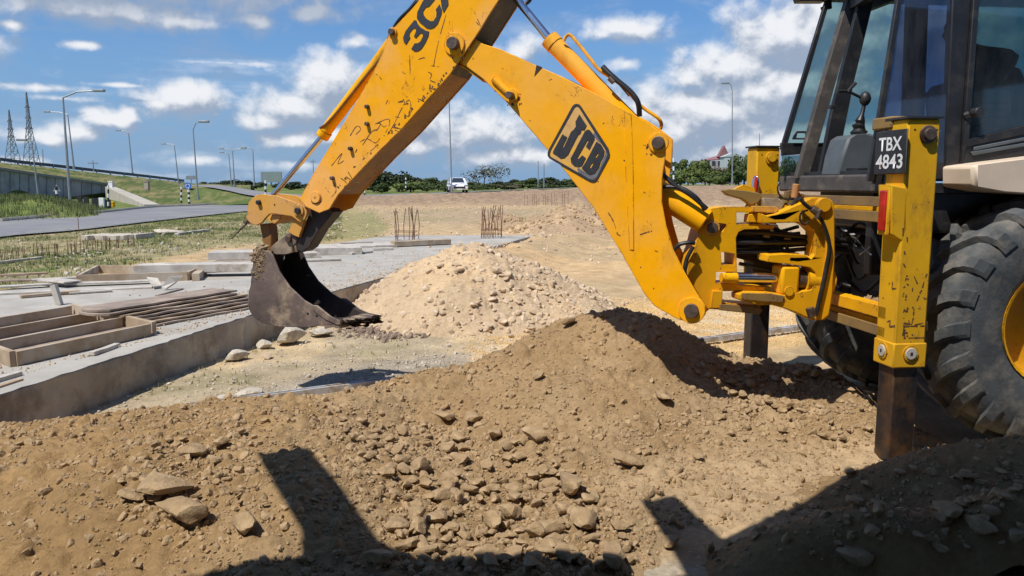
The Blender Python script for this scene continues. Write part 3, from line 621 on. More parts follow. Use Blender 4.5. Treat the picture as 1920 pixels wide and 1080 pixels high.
big = [(298, 922, 92, .35, 1.25, 'big flat-topped pale brown clod in the left spoil'), (352, 978, 98, .6, 1.15, 'large wedge-shaped clod with dark hollow at its right'),
       (1068, 930, 66, 1.0, .9, 'tall upright clod in the middle of the coarse rubble'), (1095, 985, 62, .85, 1., 'round brown clod just below the tall upright one'),
       (925, 995, 50, 1.0, .85, 'upright clod among fist-sized rubble at the bottom centre'), (785, 1003, 40, .9, 1., 'blocky clod next to a flat one in the bottom rubble'),
       (742, 992, 44, .6, 1.1, 'flat clod left of a blocky one in the bottom rubble'), (1240, 752, 46, .5, 1.1, 'pale flat stone lying alone on the smooth right slope'),
       (1175, 875, 50, .8, 1.1, 'dark clump of soil on the flattened track'), (1010, 710, 24, .9, 1., 'small dark clod on the crest side of the smooth slope'),
       (1065, 612, 28, .9, 1., 'rounded clod standing on the crest left of the boom shadow'), (928, 820, 44, .5, 1.1, 'flattish clod at the top of the rubble fan'),
       (885, 795, 40, .6, 1.1, 'clod lying highest in the row along the valley'), (835, 787, 44, .45, 1.2, 'long flat clod at the head of the valley'),
       (1000, 825, 42, .8, 1., 'round clod between the rubble fan and the smooth slope'), (1310, 860, 22, .8, 1., 'lone little clod on the flattened track'),
       (460, 1000, 62, .8, 1.0, 'knobbly clod right of the large wedge clod'), (415, 842, 32, .9, 1., 'blocky clod above the flat-topped one'),
       (360, 855, 44, .7, 1.1, 'half-buried rounded clod above the flat-topped one'), (270, 905, 36, .5, 1.1, 'smooth clod touching the flat-topped one'),
       (245, 938, 40, .6, 1.1, 'dull clod left of the flat-topped one'), (455, 815, 18, .9, 1., 'small round clod on the sunlit shoulder'),
       (1150, 1060, 80, .9, 1., 'big dark clod at the bottom edge inside the shadow'), (1330, 1040, 40, 1.1, .8, 'upright clod at the tip of the shaded heap'), (1255, 1030, 40, .7, 1., 'clod at the lower end of the short bar shadow'),
       (845, 940, 30, .8, 1., 'middling clod on the left edge of the rubble fan'), (1000, 900, 26, .9, 1., 'brown clod left of the tall upright one'), (870, 1030, 34, .8, 1., 'clod below the upright one at the bottom centre')]
for i, (px, py, wpx, fl, wd, lb) in enumerate(big):
    rock(px, py, wpx, on_surf(px, py, h_main), lb, hf=h_main, flat=fl, wide=wd, rot=.25 if wd > 1.05 else 0, var=i % 12, sink=.05)
for (px, py, wpx, fl, wd, lb) in [(1600, 1050, 54, .8, 1, 'rounded clod at the foot of the shaded heap'), (1835, 1005, 70, .8, 1.1, 'big greyish clod low on the shaded heap'), (1810, 900, 36, .8, 1, 'clod high on the shaded heap left of the tyre'),
                                 (1780, 970, 60, .6, 1.1, 'broad half-buried clod in the shaded heap'), (1905, 1010, 50, .8, 1, 'clod at the right edge of the shaded heap')]:
    rock(px, py, wpx, on_surf(px, py, h_fr), lb, hf=h_fr, flat=fl, wide=wd, rot=.2 if wd > 1.05 else 0)
fan = [(560, 790), (900, 780), (1080, 880), (1180, 1010), (1190, 1080), (640, 1080), (760, 1010), (720, 900)]
cnt = 0
while cnt < 230:
    px = rng_.uniform(560, 1200); py = rng_.uniform(790, 1075)
    if float(poly_mask(np.array([px]), np.array([py]), fan, 5)[0]) < .9: continue
    rock(px, py, rng_.choice((16, 18, 20, 24, 28, 34, 40))*(.75+.5*(py-790)/290), on_surf(px, py, h_main), 'fist-sized brown clod in the coarse fan of rubble at the bottom centre', hf=h_main, flat=rng_.uniform(.6, 1), group='clods in the rubble fan', sink=.2); cnt += 1
for k in range(60):
    px, py = rng_.uniform(1340, 1640), rng_.uniform(700, 830)
    rock(px, py, rng_.choice((10, 12, 14, 18, 22)), on_surf(px, py, h_main), 'loose brown clod on the slope left of the near stabiliser leg', hf=h_main, flat=rng_.uniform(.6, 1), group='clods left of the near stabiliser leg', sink=.2)
for k in range(40):
    px, py = rng_.uniform(220, 500), rng_.uniform(820, 960)
    rock(px, py, rng_.choice((10, 12, 14, 18, 22)), on_surf(px, py, h_main), 'small brown clod on the sunlit left shoulder of the spoil heap', hf=h_main, flat=rng_.uniform(.6, 1), group='clods on the left shoulder', sink=.2)
for k in range(34):
    px, py = rng_.uniform(1560, 1915), rng_.uniform(880, 1045)
    rock(px, py, rng_.choice((16, 20, 26, 34)), on_surf(px, py, h_fr), 'brown clod in the shaded heap at the bottom right', hf=h_fr, flat=rng_.uniform(.6, 1), group='clods in the shaded heap', sink=.2)
for k in range(90):
    px, py = rng_.gauss(960, 120), rng_.uniform(490, 625)
    if abs(px-900) > 90+(py-480)*1.2: continue
    rock(px, py, rng_.choice((7, 9, 10, 12, 15, 20)), on_surf(px, py, h_light, 8, 12), 'pale stone in the rubble heap beside the bucket', M_rubl, 'rubble_stone', 'stone', h_light, group='stones in the pale rubble heap', sink=.15)
rock(497, 652, 30, 7.75, 'small white rock by the foot of the slab wall', M_lime, 'limestone_rock', 'rock', sink=.1, flat=.9)
rock(540, 640, 56, 8.0, 'large grey-white rock under the bucket', M_lime, 'limestone_rock', 'rock', sink=.1, flat=.75, wide=1.1)
rock(600, 626, 46, 8.4, 'pale jagged rock right of the large one under the bucket', M_lime, 'limestone_rock', 'rock', sink=.1, flat=.6)
rock(440, 680, 46, 7.2, 'dirt-crusted rock against the wall left of the white one', M_lime, 'limestone_rock', 'rock', sink=.2, flat=.6, wide=1.1)
rock(500, 672, 26, 7.3, 'small tan rock below the white one', M_rubl, 'limestone_rock', 'rock', sink=.2)
rock(425, 755, 44, 5.75, 'broken grey rock lying on the pipe', M_lime, 'limestone_rock', 'rock', sink=.1, flat=.5)
rock(465, 737, 40, 6.0, 'pale slabby rock right of the grey one at the pipe', M_lime, 'limestone_rock', 'rock', sink=.1, flat=.5, wide=1.2)
# ---- grass -------------------------------------------------------------
M_grass = mat('grass_blade', (.125, .145, .045), .8, .35, 3, 20, 0)
M_dryg = mat('dry_grass_blade', (.30, .26, .12), .85, .3, 3, 20, 0)
def grass(name, n, reg, dens, h0, h1, m, blades=5):
    x = RNG.uniform(reg[0], reg[1], n); y = RNG.uniform(reg[2], reg[3], n); z = ground_z(x, y); p = dens(x, y, *proj(x, y, z)); ok = RNG.uniform(size=n) < p
    x, y, z = np.repeat(x[ok], blades), np.repeat(y[ok], blades), np.repeat(z[ok], blades); k = len(x); H = RNG.uniform(h0, h1, k); a = RNG.uniform(0, 6.28, k); sp_ = H*.5
    x = x+RNG.normal(0, .25, k)*H; y = y+RNG.normal(0, .25, k)*H; wv = .05*H+.003; tx = x+np.cos(a)*sp_*RNG.uniform(0, 1, k); ty = y+np.sin(a)*sp_*RNG.uniform(0, 1, k); b = a+1.57
    co = np.stack([np.stack([x-np.cos(b)*wv, y-np.sin(b)*wv, z-.01], -1), np.stack([x+np.cos(b)*wv, y+np.sin(b)*wv, z-.01], -1), np.stack([tx, ty, z+H], -1)], 1).reshape(-1, 3)
    me = bpy.data.meshes.new(name); f = np.arange(k*3); me.vertices.add(k*3); me.vertices.foreach_set('co', co.astype(np.float32).ravel()); me.loops.add(k*3); me.loops.foreach_set('vertex_index', f.astype(np.int32))
    me.polygons.add(k); me.polygons.foreach_set('loop_start', np.arange(0, k*3, 3, dtype=np.int32)); me.polygons.foreach_set('loop_total', np.full(k, 3, np.int32)); me.update(calc_edges=True); me.materials.append(m)
    o = bpy.data.objects.new(name, me); COL.objects.link(o); o['kind'] = 'stuff'
vz = [(-60, 640), (-60, 452), (130, 436), (440, 400), (640, 380), (640, 452), (400, 462), (120, 525)]
grass('verge_grass', 42000, (-20, -1, 9, 48), lambda x, y, px, py: poly_mask(px, py, vz, 8)*sstep(-.15, .35, fbm(x, y, .8, 5, .6, 21)+.3*fbm(x, y, 3.2, 4, .6, 22)), .03, .11, M_grass, 4)
grass('dry_verge_grass', 42000, (-20, -1, 9, 48), lambda x, y, px, py: .7*poly_mask(px, py, vz, 8), .02, .08, M_dryg, 4)
WALL = [at(0, 800, 5.27), at(470, 640, 8.1)]
grass('weeds', 3800, (-4.6, .6, 4.6, 9.6), lambda x, y, px, py: np.clip(.9*sstep(.42, .05, x-(-3.37+(y-5.27)*.28))+.5*sstep(.15, .45, fbm(x, y, 3.2, 5, .65, 22)+.5*fbm(x, y, .8, 5, .6, 21)), 0, 1)*poly_mask(px, py, [(-400, 840), (0, 800), (480, 745), (900, 680), (900, 600), (400, 600), (-400, 760)], 10), .012, .05, M_dryg, 4)

grass('far_bank_grass', 30000, (-60, -14, 34, 62), lambda x, y, px, py: poly_mask(px, py, [(-200, 350), (60, 355), (200, 392), (185, 405), (0, 417), (-200, 430)], 4), .10, .32, M_grass, 3)

def slab_pts(n):
    out = []
    while len(out) < n:
        y = RNG.uniform(4.8, 18); e = -3.37+(y-5.27)*.272; dx = RNG.exponential(.5); x = e-.02-dx
        if dx > 3.2: continue
        r = .004+.010*RNG.uniform()**3; out.append((x, y, .302+r*.3, r*(1+.06*y)))
    return out
stones_mesh('slab_grit', slab_pts(2600), M_rubl)

stones_mesh('dark_earth_crumbs', scatter(2600, (-2.1, -.9, 7.6, 9.4), None, lambda x, y, dh, px, py: poly_mask(px, py, [(610, 596), (700, 585), (790, 600), (830, 625), (740, 640), (640, 628)], 8), .010, .055, 1.6), mat('dark_earth', (.24, .175, .13), .97, .3, 12, 60, .8, .008))

stones_mesh('far_heap_clods', scatter(9000, (-1.2, 6, 22, 31), h_far, lambda x, y, dh, px, py: (dh > .05)*.8, .02, .13, 1.8), M_clod)
# ================================================================ slab, road, embankment
SLAB_Z = .30
def slab():
    a = gnd(-260, 822, SLAB_Z); b = gnd(470, 590, SLAB_Z); c = gnd(1003, 441, SLAB_Z); d = gnd(735, 441, SLAB_Z); e = gnd(-60, 553, SLAB_Z); f = gnd(-420, 620, SLAB_Z)
    P = [V((p.x, p.y, 0)) for p in (a, b, c, d, e, f)]
    # jagged front edge
    edge = []
    for i in range(90):
        t = i/90; p = P[0].lerp(P[1], t*2) if t < .5 else P[1].lerp(P[2], t*2-1); edge.append(p+V((rng_.gauss(0, .011), 0, 0)))
    poly = edge+[P[2], P[3], P[4], P[5]]
    MB().prism([p+V((0, 0, SLAB_Z)) for p in poly], (0, 0, -.5), mi=0).build('concrete_slab', M_conc, smooth=None)
    o = bpy.data.objects['concrete_slab']; tag(o, 'long grey concrete floor slab with exposed side wall on the left', 'slab')
    # rough cast side face: a sheet standing 4 mm proud of the slab
    mb = MB(); nx, nz = 260, 10; vs = []; side = V((.97, -.26, 0))
    for i in range(nx+1):
        t = i/nx; p = P[0].lerp(P[1], t*2) if t < .5 else P[1].lerp(P[2], t*2-1)
        for k in range(nz+1):
            z = SLAB_Z-.006-k/nz*.40; q = p+side*(.018+.022*(float(vnoise(np.array([i*.5]), np.array([k*.7+3]), 9)[0])-.3)); vs.append((q.x, q.y, z))
    mb.add(vs, [(i*(nz+1)+k, (i+1)*(nz+1)+k, (i+1)*(nz+1)+k+1, i*(nz+1)+k+1) for i in range(nx) for k in range(nz)])
    mb.build('side_face', M_concw, o, smooth=60)
slab()
def ribbon(name, near, far, m, kind='structure', sub=6):
    A = smoothp(near, sub); B = smoothp(far, sub); mb = MB(); n = len(A); vs = []
    for p, q in zip(A, B): vs += [p, q]
    mb.add(vs, [(2*i, 2*i+2, 2*i+3, 2*i+1) for i in range(n-1)]); o = mb.build(name, m, smooth=60); tag(o, kind=kind); return o
M_asph = mat('old_asphalt', (.185, .185, .195), .9, .14, .35, 8, .3, .01, c2=(.25, .24, .225), thr=(.45, .65), s2=.2)
M_shoul = mat('pale_shoulder', (.42, .38, .31), .95, .2, .8, 8, .3, .01)
def rz(p, dz=.03): return V((p.x, p.y, max(z_at(p.x, p.y), 0)+dz))
near = [gnd(-700, 600), gnd(-260, 492), gnd(0, 447), gnd(150, 433), gnd(300, 415), gnd(456, 398), gnd(560, 388)]
far = [gnd(-700, 452), gnd(-260, 436), gnd(0, 417), gnd(185, 401), gnd(290, 390), gnd(385, 385.5), gnd(460, 380)]
near = [V((p.x, p.y, .05)) for p in near]+[at(660, 370, 70), at(855, 361.5, 78), at(1060, 354, 83), at(1250, 349, 87), at(1500, 346.5, 92), at(1900, 345, 100)]
far = [V((p.x, p.y, .05)) for p in far]+[at(640, 365, 78), at(850, 358.5, 86), at(1060, 350.5, 91), at(1250, 346.6, 96), at(1500, 345, 101), at(1900, 344, 110)]
for q in (near, far):
    for i, p in enumerate(q):
        if i > 6: q[i] = V((p.x, p.y, float(ground_base(np.array([p.x]), np.array([p.y]))[0])+.06))
ribbon('road', near, far, M_asph)
for fr_, nm in ((.06, 'road_edge_line'), (.93, 'road_edge_line')):
    A = smoothp(near, 6); B = smoothp(far, 6); ribbon(nm, [a.lerp(b, fr_-.007)+V((0, 0, .006)) for a, b in zip(A, B)][::3], [a.lerp(b, fr_+.007)+V((0, 0, .006)) for a, b in zip(A, B)][::3], mat('faded_road_paint', (.42, .41, .38), .8, .2, 2, 8, 0, c2=(.2, .2, .2), thr=(.48, .6), s2=2), sub=3)
# kerb along the far edge of the road
kb = [p+V((0, .05, .05)) for p in smoothp([far[i] for i in range(2, 7)], 6)]
o = MB().tube(kb, .09, 6).build('kerb', M_shoul, smooth=None); tag(o, kind='structure')
# second carriageway climbing left of the sign
M_grassb = zone_mat('embankment_grass', bs=(3, 9), bd=(.12, .05), mott=.4, speck=False)
def loft(name, rows, m, colr, kind='structure', ns=24, nr=8, seed=1, amp=.15):
    rows = [smoothp(r, ns) for r in rows]; n = min(len(r) for r in rows); G = []
    for i in range(len(rows)-1):
        for j in range(nr): G.append([rows[i][k].lerp(rows[i+1][k], j/nr) for k in range(n)])
    G.append(rows[-1][:n]); A = np.array([[tuple(p) for p in r] for r in G]); X, Y, Z = A[..., 0], A[..., 1], A[..., 2].copy()
    wgt = np.ones(len(G)); wgt[0] = wgt[-1] = 0
    Z += amp*fbm(X, Y, .35, 4, .6, seed)*wgt[:, None]
    n1 = fbm(X, Y*.5, .35, 5, .65, seed+3)+.9*fbm(X, Y, 1.3, 5, .7, seed+6); c = lerp(np.tile(np.array(colr[0]), X.shape+(1,)), np.array(colr[1]), sstep(-.25, .45, n1))
    return grid_mesh(name, X, Y, Z, m, colr=c.reshape(-1, 3), kind=kind)
# embankment of the flyover approach with its retaining wall
wd = [(-260, 62), (-60, 72), (0, 75), (71, 81), (133, 88), (207, 97)]
wtop_y = {-260: 283, -60: 312, 0: 319, 71: 329.5, 133: 338, 207: 349}
wbot_y = {-260: 400, -60: 372, 0: 366, 71: 375, 133: 369, 207: 360}
wt = [at(x, wtop_y[x], d) for x, d in wd]; wb = [at(x, wbot_y[x], d) for x, d in wd]
mb = MB(); n = len(wd)
for i in range(n-1):
    a, b, c, d = wb[i], wb[i+1], wt[i+1], wt[i]; k = V((-.1, .35, 0)); mb.add([a, b, c, d, a+k, b+k, c+k, d+k], [(0, 1, 2, 3), (3, 2, 6, 7), (4, 7, 6, 5), (0, 3, 7, 4), (1, 5, 6, 2)])
M_rw = mat('retaining_wall_concrete', (.34, .35, .37), .9, .12, .25, 6, .2, .01, c2=(.24, .245, .26), thr=(.45, .6), s2=.4)
rw = mb.build('retaining_wall', M_rw, smooth=None); tag(rw, 'long grey retaining wall of the flyover approach at far left', 'retaining wall')
mb = MB()
for i in range(n-1):
    for t in (0, .25, .5, .75):
        a = wb[i].lerp(wb[i+1], t)+V((.02, -.03, 0)); b = wt[i].lerp(wt[i+1], t)+V((.02, -.03, 0)); mb.beam(a, b, .07, .03, (0, 1, 0))
mb.build('joint', M_black if False else mat('joint_dark', (.20, .20, .21), .9), rw, smooth=None)
mb = MB()
for i in range(n-1): mb.beam(wt[i]+V((0, 0, .12)), wt[i+1]+V((0, 0, .12)), .5, .24)
mb.build('coping', mat('coping_dark_concrete', (.22, .22, .22), .9), rw, smooth=None)  # coping in a plain grey darker than the wall
cr = [(-260, 262, 90), (0, 303.5, 104), (100, 315, 112), (207, 327, 124), (300, 337, 138), (345, 342.5, 150), (400, 345.5, 165), (470, 347, 190)]
crest = [at(*c) for c in cr]
mid = [wt[0]+V((-.3, .4, .1)), wt[2]+V((-.3, .4, .1)), wt[4]+V((-.3, .4, .1)), wt[5]+V((0, .3, .0)), at(245, 352, 99), at(300, 357, 104), at(385, 356, 112), at(470, 355, 122)]
base = [wb[0]+V((0, .5, -.5)), wb[2]+V((0, .5, -.5)), wb[4]+V((0, .5, -.5)), wb[5]+V((.3, .3, -.8)), at(232, 375, 73), at(290, 387.5, 57), at(385, 384, 61), at(470, 378, 66)]
base = [V((p.x, p.y, max(p.z, -.1) if i < 4 else -.1)) for i, p in enumerate(base)]
back = [p+V((-8, 60, -14)) for p in crest]
loft('embankment', [base, mid, crest, back], M_grassb, [(.085, .12, .032), (.24, .205, .09)], seed=4, amp=.12)
# guard rail along the crest
g = smoothp([p+V((0, 0, .35)) for p in crest[:6]], 8); mb = MB()
for a, b in zip(g[:-1], g[1:]): mb.beam(a, b, .12, .42)
gr = mb.build('guard_rail', mat('dark_rail', (.07, .085, .11), .6), smooth=None); tag(gr, 'dark guard rail along the crest of the flyover embankment', 'guard rail')
for k in range(0, len(g)-1, 2):
    MB().beam(g[k]+V((0, 0, -1.0)), g[k]+V((0, 0, .2)), .15, .15, (0, 1, 0)).build('post', M_galv, gr, smooth=None)
# side road climbing behind the roundabout
sn = [at(330, 349, 118), at(380, 351.5, 100), at(420, 358, 84), at(455, 366, 74), at(510, 376, 62)]; sf = [at(400, 348, 122), at(425, 350.5, 104), at(470, 358, 88), at(520, 364, 78), at(600, 369, 72)]
ribbon('side_road', [p+V((0, 0, .12)) for p in sn], [p+V((0, 0, .12)) for p in sf], M_asph)
loft('side_road_bank', [[at(300, 392, 56), at(385, 388, 58), at(450, 383, 61), at(530, 379, 62)], [p+V((-.6, -.3, -.02)) for p in sn[1:]], [p+V((.4, .2, -.02)) for p in sf[1:]], [p+V((6, 14, -3)) for p in sf[1:]]], M_grassb, [(.10, .14, .036), (.22, .20, .08)], seed=9, amp=.03)
# drainage chute
o = MB().beam(at(209, 354, 92)+V((0, -.3, -.35)), at(287, 388, 56.6)+V((0, -.2, -.42)), 1.0, 1.2).build('drainage_chute', M_shoul); tag(o, 'pale concrete drainage chute running down the grass bank', 'drain')
def small_box(name, px0, py0, px1, py1, d, m, label, cat):
    a = at(px0, py1, d); b = at(px1, py0, d); c = (a+b)/2; o = MB().box(c, ((b.x-a.x)/2, 0, 0), (0, (b.x-a.x)/2, 0), (0, 0, (b.z-a.z)/2)).box(V((c.x, c.y, b.z+.04)), ((b.x-a.x)*.58, 0, 0), (0, (b.x-a.x)*.58, 0), (0, 0, .05)).build(name, m, bevel=.02); tag(o, label, cat)
small_box('culvert_box', 205, 341, 212, 352, 90, M_white, 'small white culvert box at the top of the drainage chute', 'box')
small_box('cable_cabinet', 272, 341, 279, 357, 84, M_concw, 'pale cabinet halfway up the grassy embankment', 'cabinet')
small_box('yellow_box', 207.5, 381, 214, 388, 56, M_yel, 'small yellow box at the end of the striped barrier', 'box')
# ---------------------------------------------------------------- street lamps
def lamp(bx, by, tx, ty, d, adx, ady, label, r=.10, dt=None, two=False, group='street lamps along the roads'):
    b = at(bx, by, d); t = at(tx, ty, dt or d); e = empty('street_lamp', b, label, 'street lamp', group)
    MB().tube([b, b.lerp(t, .5), t], [r, r*.8, r*.55], 8).build('pole', M_galv, e)
    MB().cyl(b, b+V((0, 0, .5)), r*1.5, 8).build('base', M_galv, e)
    for s in ((1, -1) if two else (1,)):
        q = t+V((adx*d/F*s, 0, -ady*d/F)); m_ = t+V((adx*d/F*s*.45, 0, -ady*d/F*.85)); ar = MB().tube([t, m_, q], r*.5, 6).build('arm', M_galv, e)
        dr = V((1 if adx*s > 0 else -1, 0, 0)); MB().box(q+dr*.35+V((0, 0, .02)), dr*.42, (0, .16, 0), (0, 0, .09)).build('lamp_head', M_galv, ar, bevel=.03)
lamp(132, 386, 118, 183, 60, 58, -12, 'tallest street lamp at left with long arm pointing right', .11)
lamp(139, 318, 127, 215, 112, -33, -5, 'street lamp standing behind the embankment just right of the tallest one', .12)
lamp(73, 378, 60, 269, 66, -10, -6, 'short slim street lamp in front of the retaining wall', .08)
lamp(249, 329, 241, 250, 130, -14, -5, 'street lamp on the embankment crest between the tallest lamp and the blue sign', .12)
lamp(335, 345, 327, 273, 140, -16, -3, 'slim street lamp just left of the round blue sign', .12)
lamp(372, 379, 362, 243, 68, 13, -14, 'street lamp right of the round blue sign with short upturned arm', .08)
lamp(440, 351, 436, 283, 130, 16, -4, 'two-armed street lamp left of the grey billboard', .11, two=True)
lamp(477, 349, 474, 281, 130, -12, -4, 'street lamp next to the left edge of the grey billboard', .11)
lamp(434, 349, 429, 289, 150, -9, -3, 'faint distant street lamp behind the two-armed one', .11)
lamp(847, 361, 841, 150, 77, -20, -12, 'tall street lamp directly in front of the white car', .075)
lamp(1373, 343, 1373, 170, 88, -7, -13, 'street lamp standing between the boom and the far stabiliser', .08)
def pole(bx, by, tx, ty, d, label, cross=0, r=.09):
    b = at(bx, by, d); t = at(tx, ty, d); e = empty('utility_pole', b, label, 'utility pole', 'utility poles on the horizon'); MB().tube([b, t], [r, r*.7], 6).build('pole', M_galv, e)
    if cross: MB().box(t+V((0, 0, -.4)), (cross, 0, 0), (0, .06, 0), (0, 0, .08)).build('crossarm', M_galv, e, smooth=None)
pole(1009, 351, 1009, 302, 95, 'left one of two thin poles beneath the boom', r=.07); pole(1020, 351, 1020, 307, 92, 'right one of two thin poles beneath the boom', r=.08)
pole(588, 345, 587, 299, 150, 'thin pole seen between bucket cylinder and dipper', .5); pole(176, 322, 174, 301, 118, 'short pole with crossarm on the embankment crest', .7)
pole(81, 312, 80, 280, 150, 'distant thin pole between the pylon and the tallest lamp'); pole(1424, 290, 1424, 250, 220, 'thin mast above the far stabiliser', r=.12)
# ---------------------------------------------------------------- pylons
def pylon(bx, by, ty, hw, d, label):
    b = at(bx, by+4, d); H = at(bx, ty, d).z-b.z; W = hw*d/F; e = empty('electricity_pylon', b, label, 'pylon', 'pylons beyond the embankment'); mb = MB()
    def wdt(t): return W*(1-t/.52*.72) if t < .52 else W*.28*(1-(t-.52)/.48*.85)
    lv = [0, .14, .27, .39, .48, .56, .64, .71, .78, .85, .92, 1.0]
    for sx in (-1, 1):
        for sy in (-1, 1): mb.tube([b+V((sx*wdt(t), sy*wdt(t), t*H)) for t in lv], .12, 4)
    for i in range(len(lv)-1):
        t0, t1 = lv[i], lv[i+1]; a, c = wdt(t0), wdt(t1)
        for s in (-1, 1):
            mb.tube([b+V((-a, s*a, t0*H)), b+V((c, s*c, t1*H))], .10, 3); mb.tube([b+V((a, s*a, t0*H)), b+V((-c, s*c, t1*H))], .10, 3)
            mb.tube([b+V((s*a, -a, t0*H)), b+V((s*c, c, t1*H))], .10, 3); mb.tube([b+V((-c, s*c, t1*H)), b+V((c, s*c, t1*H))], .10, 3)
    mp = mat('pylon_steel', (.17, .19, .22), .7, .1, 2, 8, 0); mb.build('tower', mp, e, smooth=None)
    for t, wa in ((.52, 1.1), (.66, .9), (.80, .75)):
        m2 = MB(); m2.tube([b+V((-W*wa*.62, 0, t*H)), b+V((0, 0, t*H+.8)), b+V((W*wa*.62, 0, t*H))], .16, 4); m2.tube([b+V((-W*wa*.62, 0, t*H)), b+V((W*wa*.62, 0, t*H))], .16, 4); m2.build('crossarm', mp, e, smooth=None)
pylon(25, 308, 206, 11, 330, 'left and lower of the two lattice pylons'); pylon(60, 310, 173, 11, 300, 'right and taller of the two lattice pylons')
# ---------------------------------------------------------------- signs and posts
def spost(px, py0, py1, d, label, w=3.4, group='black and white striped posts'):
    b = at(px, py1, d); t = at(px, py0, d); e = empty('striped_post', b, label, 'marker post', group); r = w*d/F/2; n = 6
    mb = MB(); ms = MB()
    for i in range(n): (mb if i % 2 else ms).cyl(b.lerp(t, i/n), b.lerp(t, (i+1)/n), r, 8)
    mb.build('white_bands', M_white, e); ms.build('black_bands', M_black, e); return e
spost(340, 350, 381, 60, 'striped post left of the one under the blue sign'); spost(203, 347, 394, 53, 'striped post at the right end of the road barrier')
spost(498, 338, 372, 66, 'striped post seen above the bucket linkage', 4); spost(1263, 296, 344, 86, 'striped post right behind the top of the boom', 3.4); spost(761, 333, 356, 84, 'striped post in the grass left of the white car', 2.6)
spost(684, 340, 366, 76, 'striped post in the grass right of the dipper end', 2.4)
def sign_tri():
    d = 58; b = at(108, 385, d); e = empty('warning_sign', b, 'triangular road sign seen from behind on a striped post', 'road sign'); r = .09
    for i in range(5): MB().cyl(b+V((0, 0, i*.27)), b+V((0, 0, i*.27+.27)), r, 8).build('post_band', M_white if i % 2 else M_black, e)
    c = at(106, 353, d); s = 7.5*d/F; MB().prism([c+V((-s, 0, -s*.8)), c+V((s, 0, -s*.8)), c+V((0, 0, s*.95))], (0, .04, 0)).build('sign_plate', M_galv, e, bevel=.01)
sign_tri()
def sign_blue():
    d = 60; b = at(355, 383, d); e = empty('roundabout_sign', b, 'round blue road sign with white arrows on a striped post', 'road sign'); r = .085
    for i in range(6): MB().cyl(b+V((0, 0, i*.18)), b+V((0, 0, i*.18+.18)), r, 8).build('post_band', M_white if i % 2 else M_black, e)
    c = at(352, 349, d); R_ = 6.2*d/F; pl = MB().cyl(c, c+V((0, .04, 0)), R_, 28).build('sign_plate', mat('blue_sign_paint', (.02, .13, .50), .4, .05, 5, 40, 0), e)
    MB().tube([c+V((0, .05, -R_)), b+V((0, 0, 1.0))], .05, 6).build('post', M_galv, e)
    for k in range(3):
        a0 = math.radians(90+120*k); m_ = MB(); arc = [c+V((math.cos(a0+t)*R_*.58, -.012, math.sin(a0+t)*R_*.58)) for t in np.linspace(0, 1.25, 6)]
        for p, q in zip(arc[:-1], arc[1:]): m_.beam(p, q, R_*.16, .01, (0, 1, 0))
        h = arc[-1]; tg = (arc[-1]-arc[-2]).normalized(); nn = V((tg.z, 0, -tg.x)); m_.prism([h+nn*R_*.22, h-nn*R_*.22, h+tg*R_*.4], (0, .01, 0)); m_.build('arrow', M_white, pl, smooth=None)
sign_blue()
def barrier():
    e = empty('road_barrier', at(155, 391, 54), 'low black and white guard barrier beside the road at left', 'barrier')
    a = at(118, 384.5, 58); b = at(205, 386, 55); MB().beam(a+V((0, 0, .05)), b+V((0, 0, .05)), .06, .18).build('rail', M_white, e, smooth=None)
    for x in (153, 165, 180, 188, 197, 206): 
        p = at(x, 388+(x-153)*.12, 54.5); MB().box(p+V((0, -.15, .32)), (.14, 0, 0), (0, .09, 0), (0, 0, .40)).build('post', M_black, e, smooth=None)
    p = at(193, 389, 54); MB().box(p+V((0, -.1, .30)), (.16, 0, 0), (0, .09, 0), (0, 0, .36)).build('panel', M_white, e, smooth=None)
barrier()
def billboard():
    d = 120; e = empty('billboard', at(508, 349, d), 'large grey-green signboard seen from behind on the horizon', 'signboard')
    a = at(490, 342, d); b = at(528, 322, d); MB().box((a+b)/2, ((b.x-a.x)/2, 0, 0), (0, .1, 0), (0, 0, (b.z-a.z)/2)).build('panel', mat('board_back', (.21, .26, .25), .7, .1, .5, 8, 0), e, smooth=None)
    for x in (495, 508, 522): MB().beam(at(x, 351, d)+V((0, .2, 0)), at(x, 323, d)+V((0, .2, 0)), .16, .16, (0, 1, 0)).build('post', M_galv, e, smooth=None)
billboard()
# small arrow board near the blue sign, far
o = MB().box(at(358, 333, 150), (.9, 0, 0), (0, .05, 0), (0, 0, .35)).beam(at(358, 346, 150)+V((0, .1, 0)), at(358, 333, 150)+V((0, .1, 0)), .12, .12, (0, 1, 0)).build('direction_board', M_galv, smooth=None); tag(o, 'tiny direction board above the round blue sign', 'signboard')
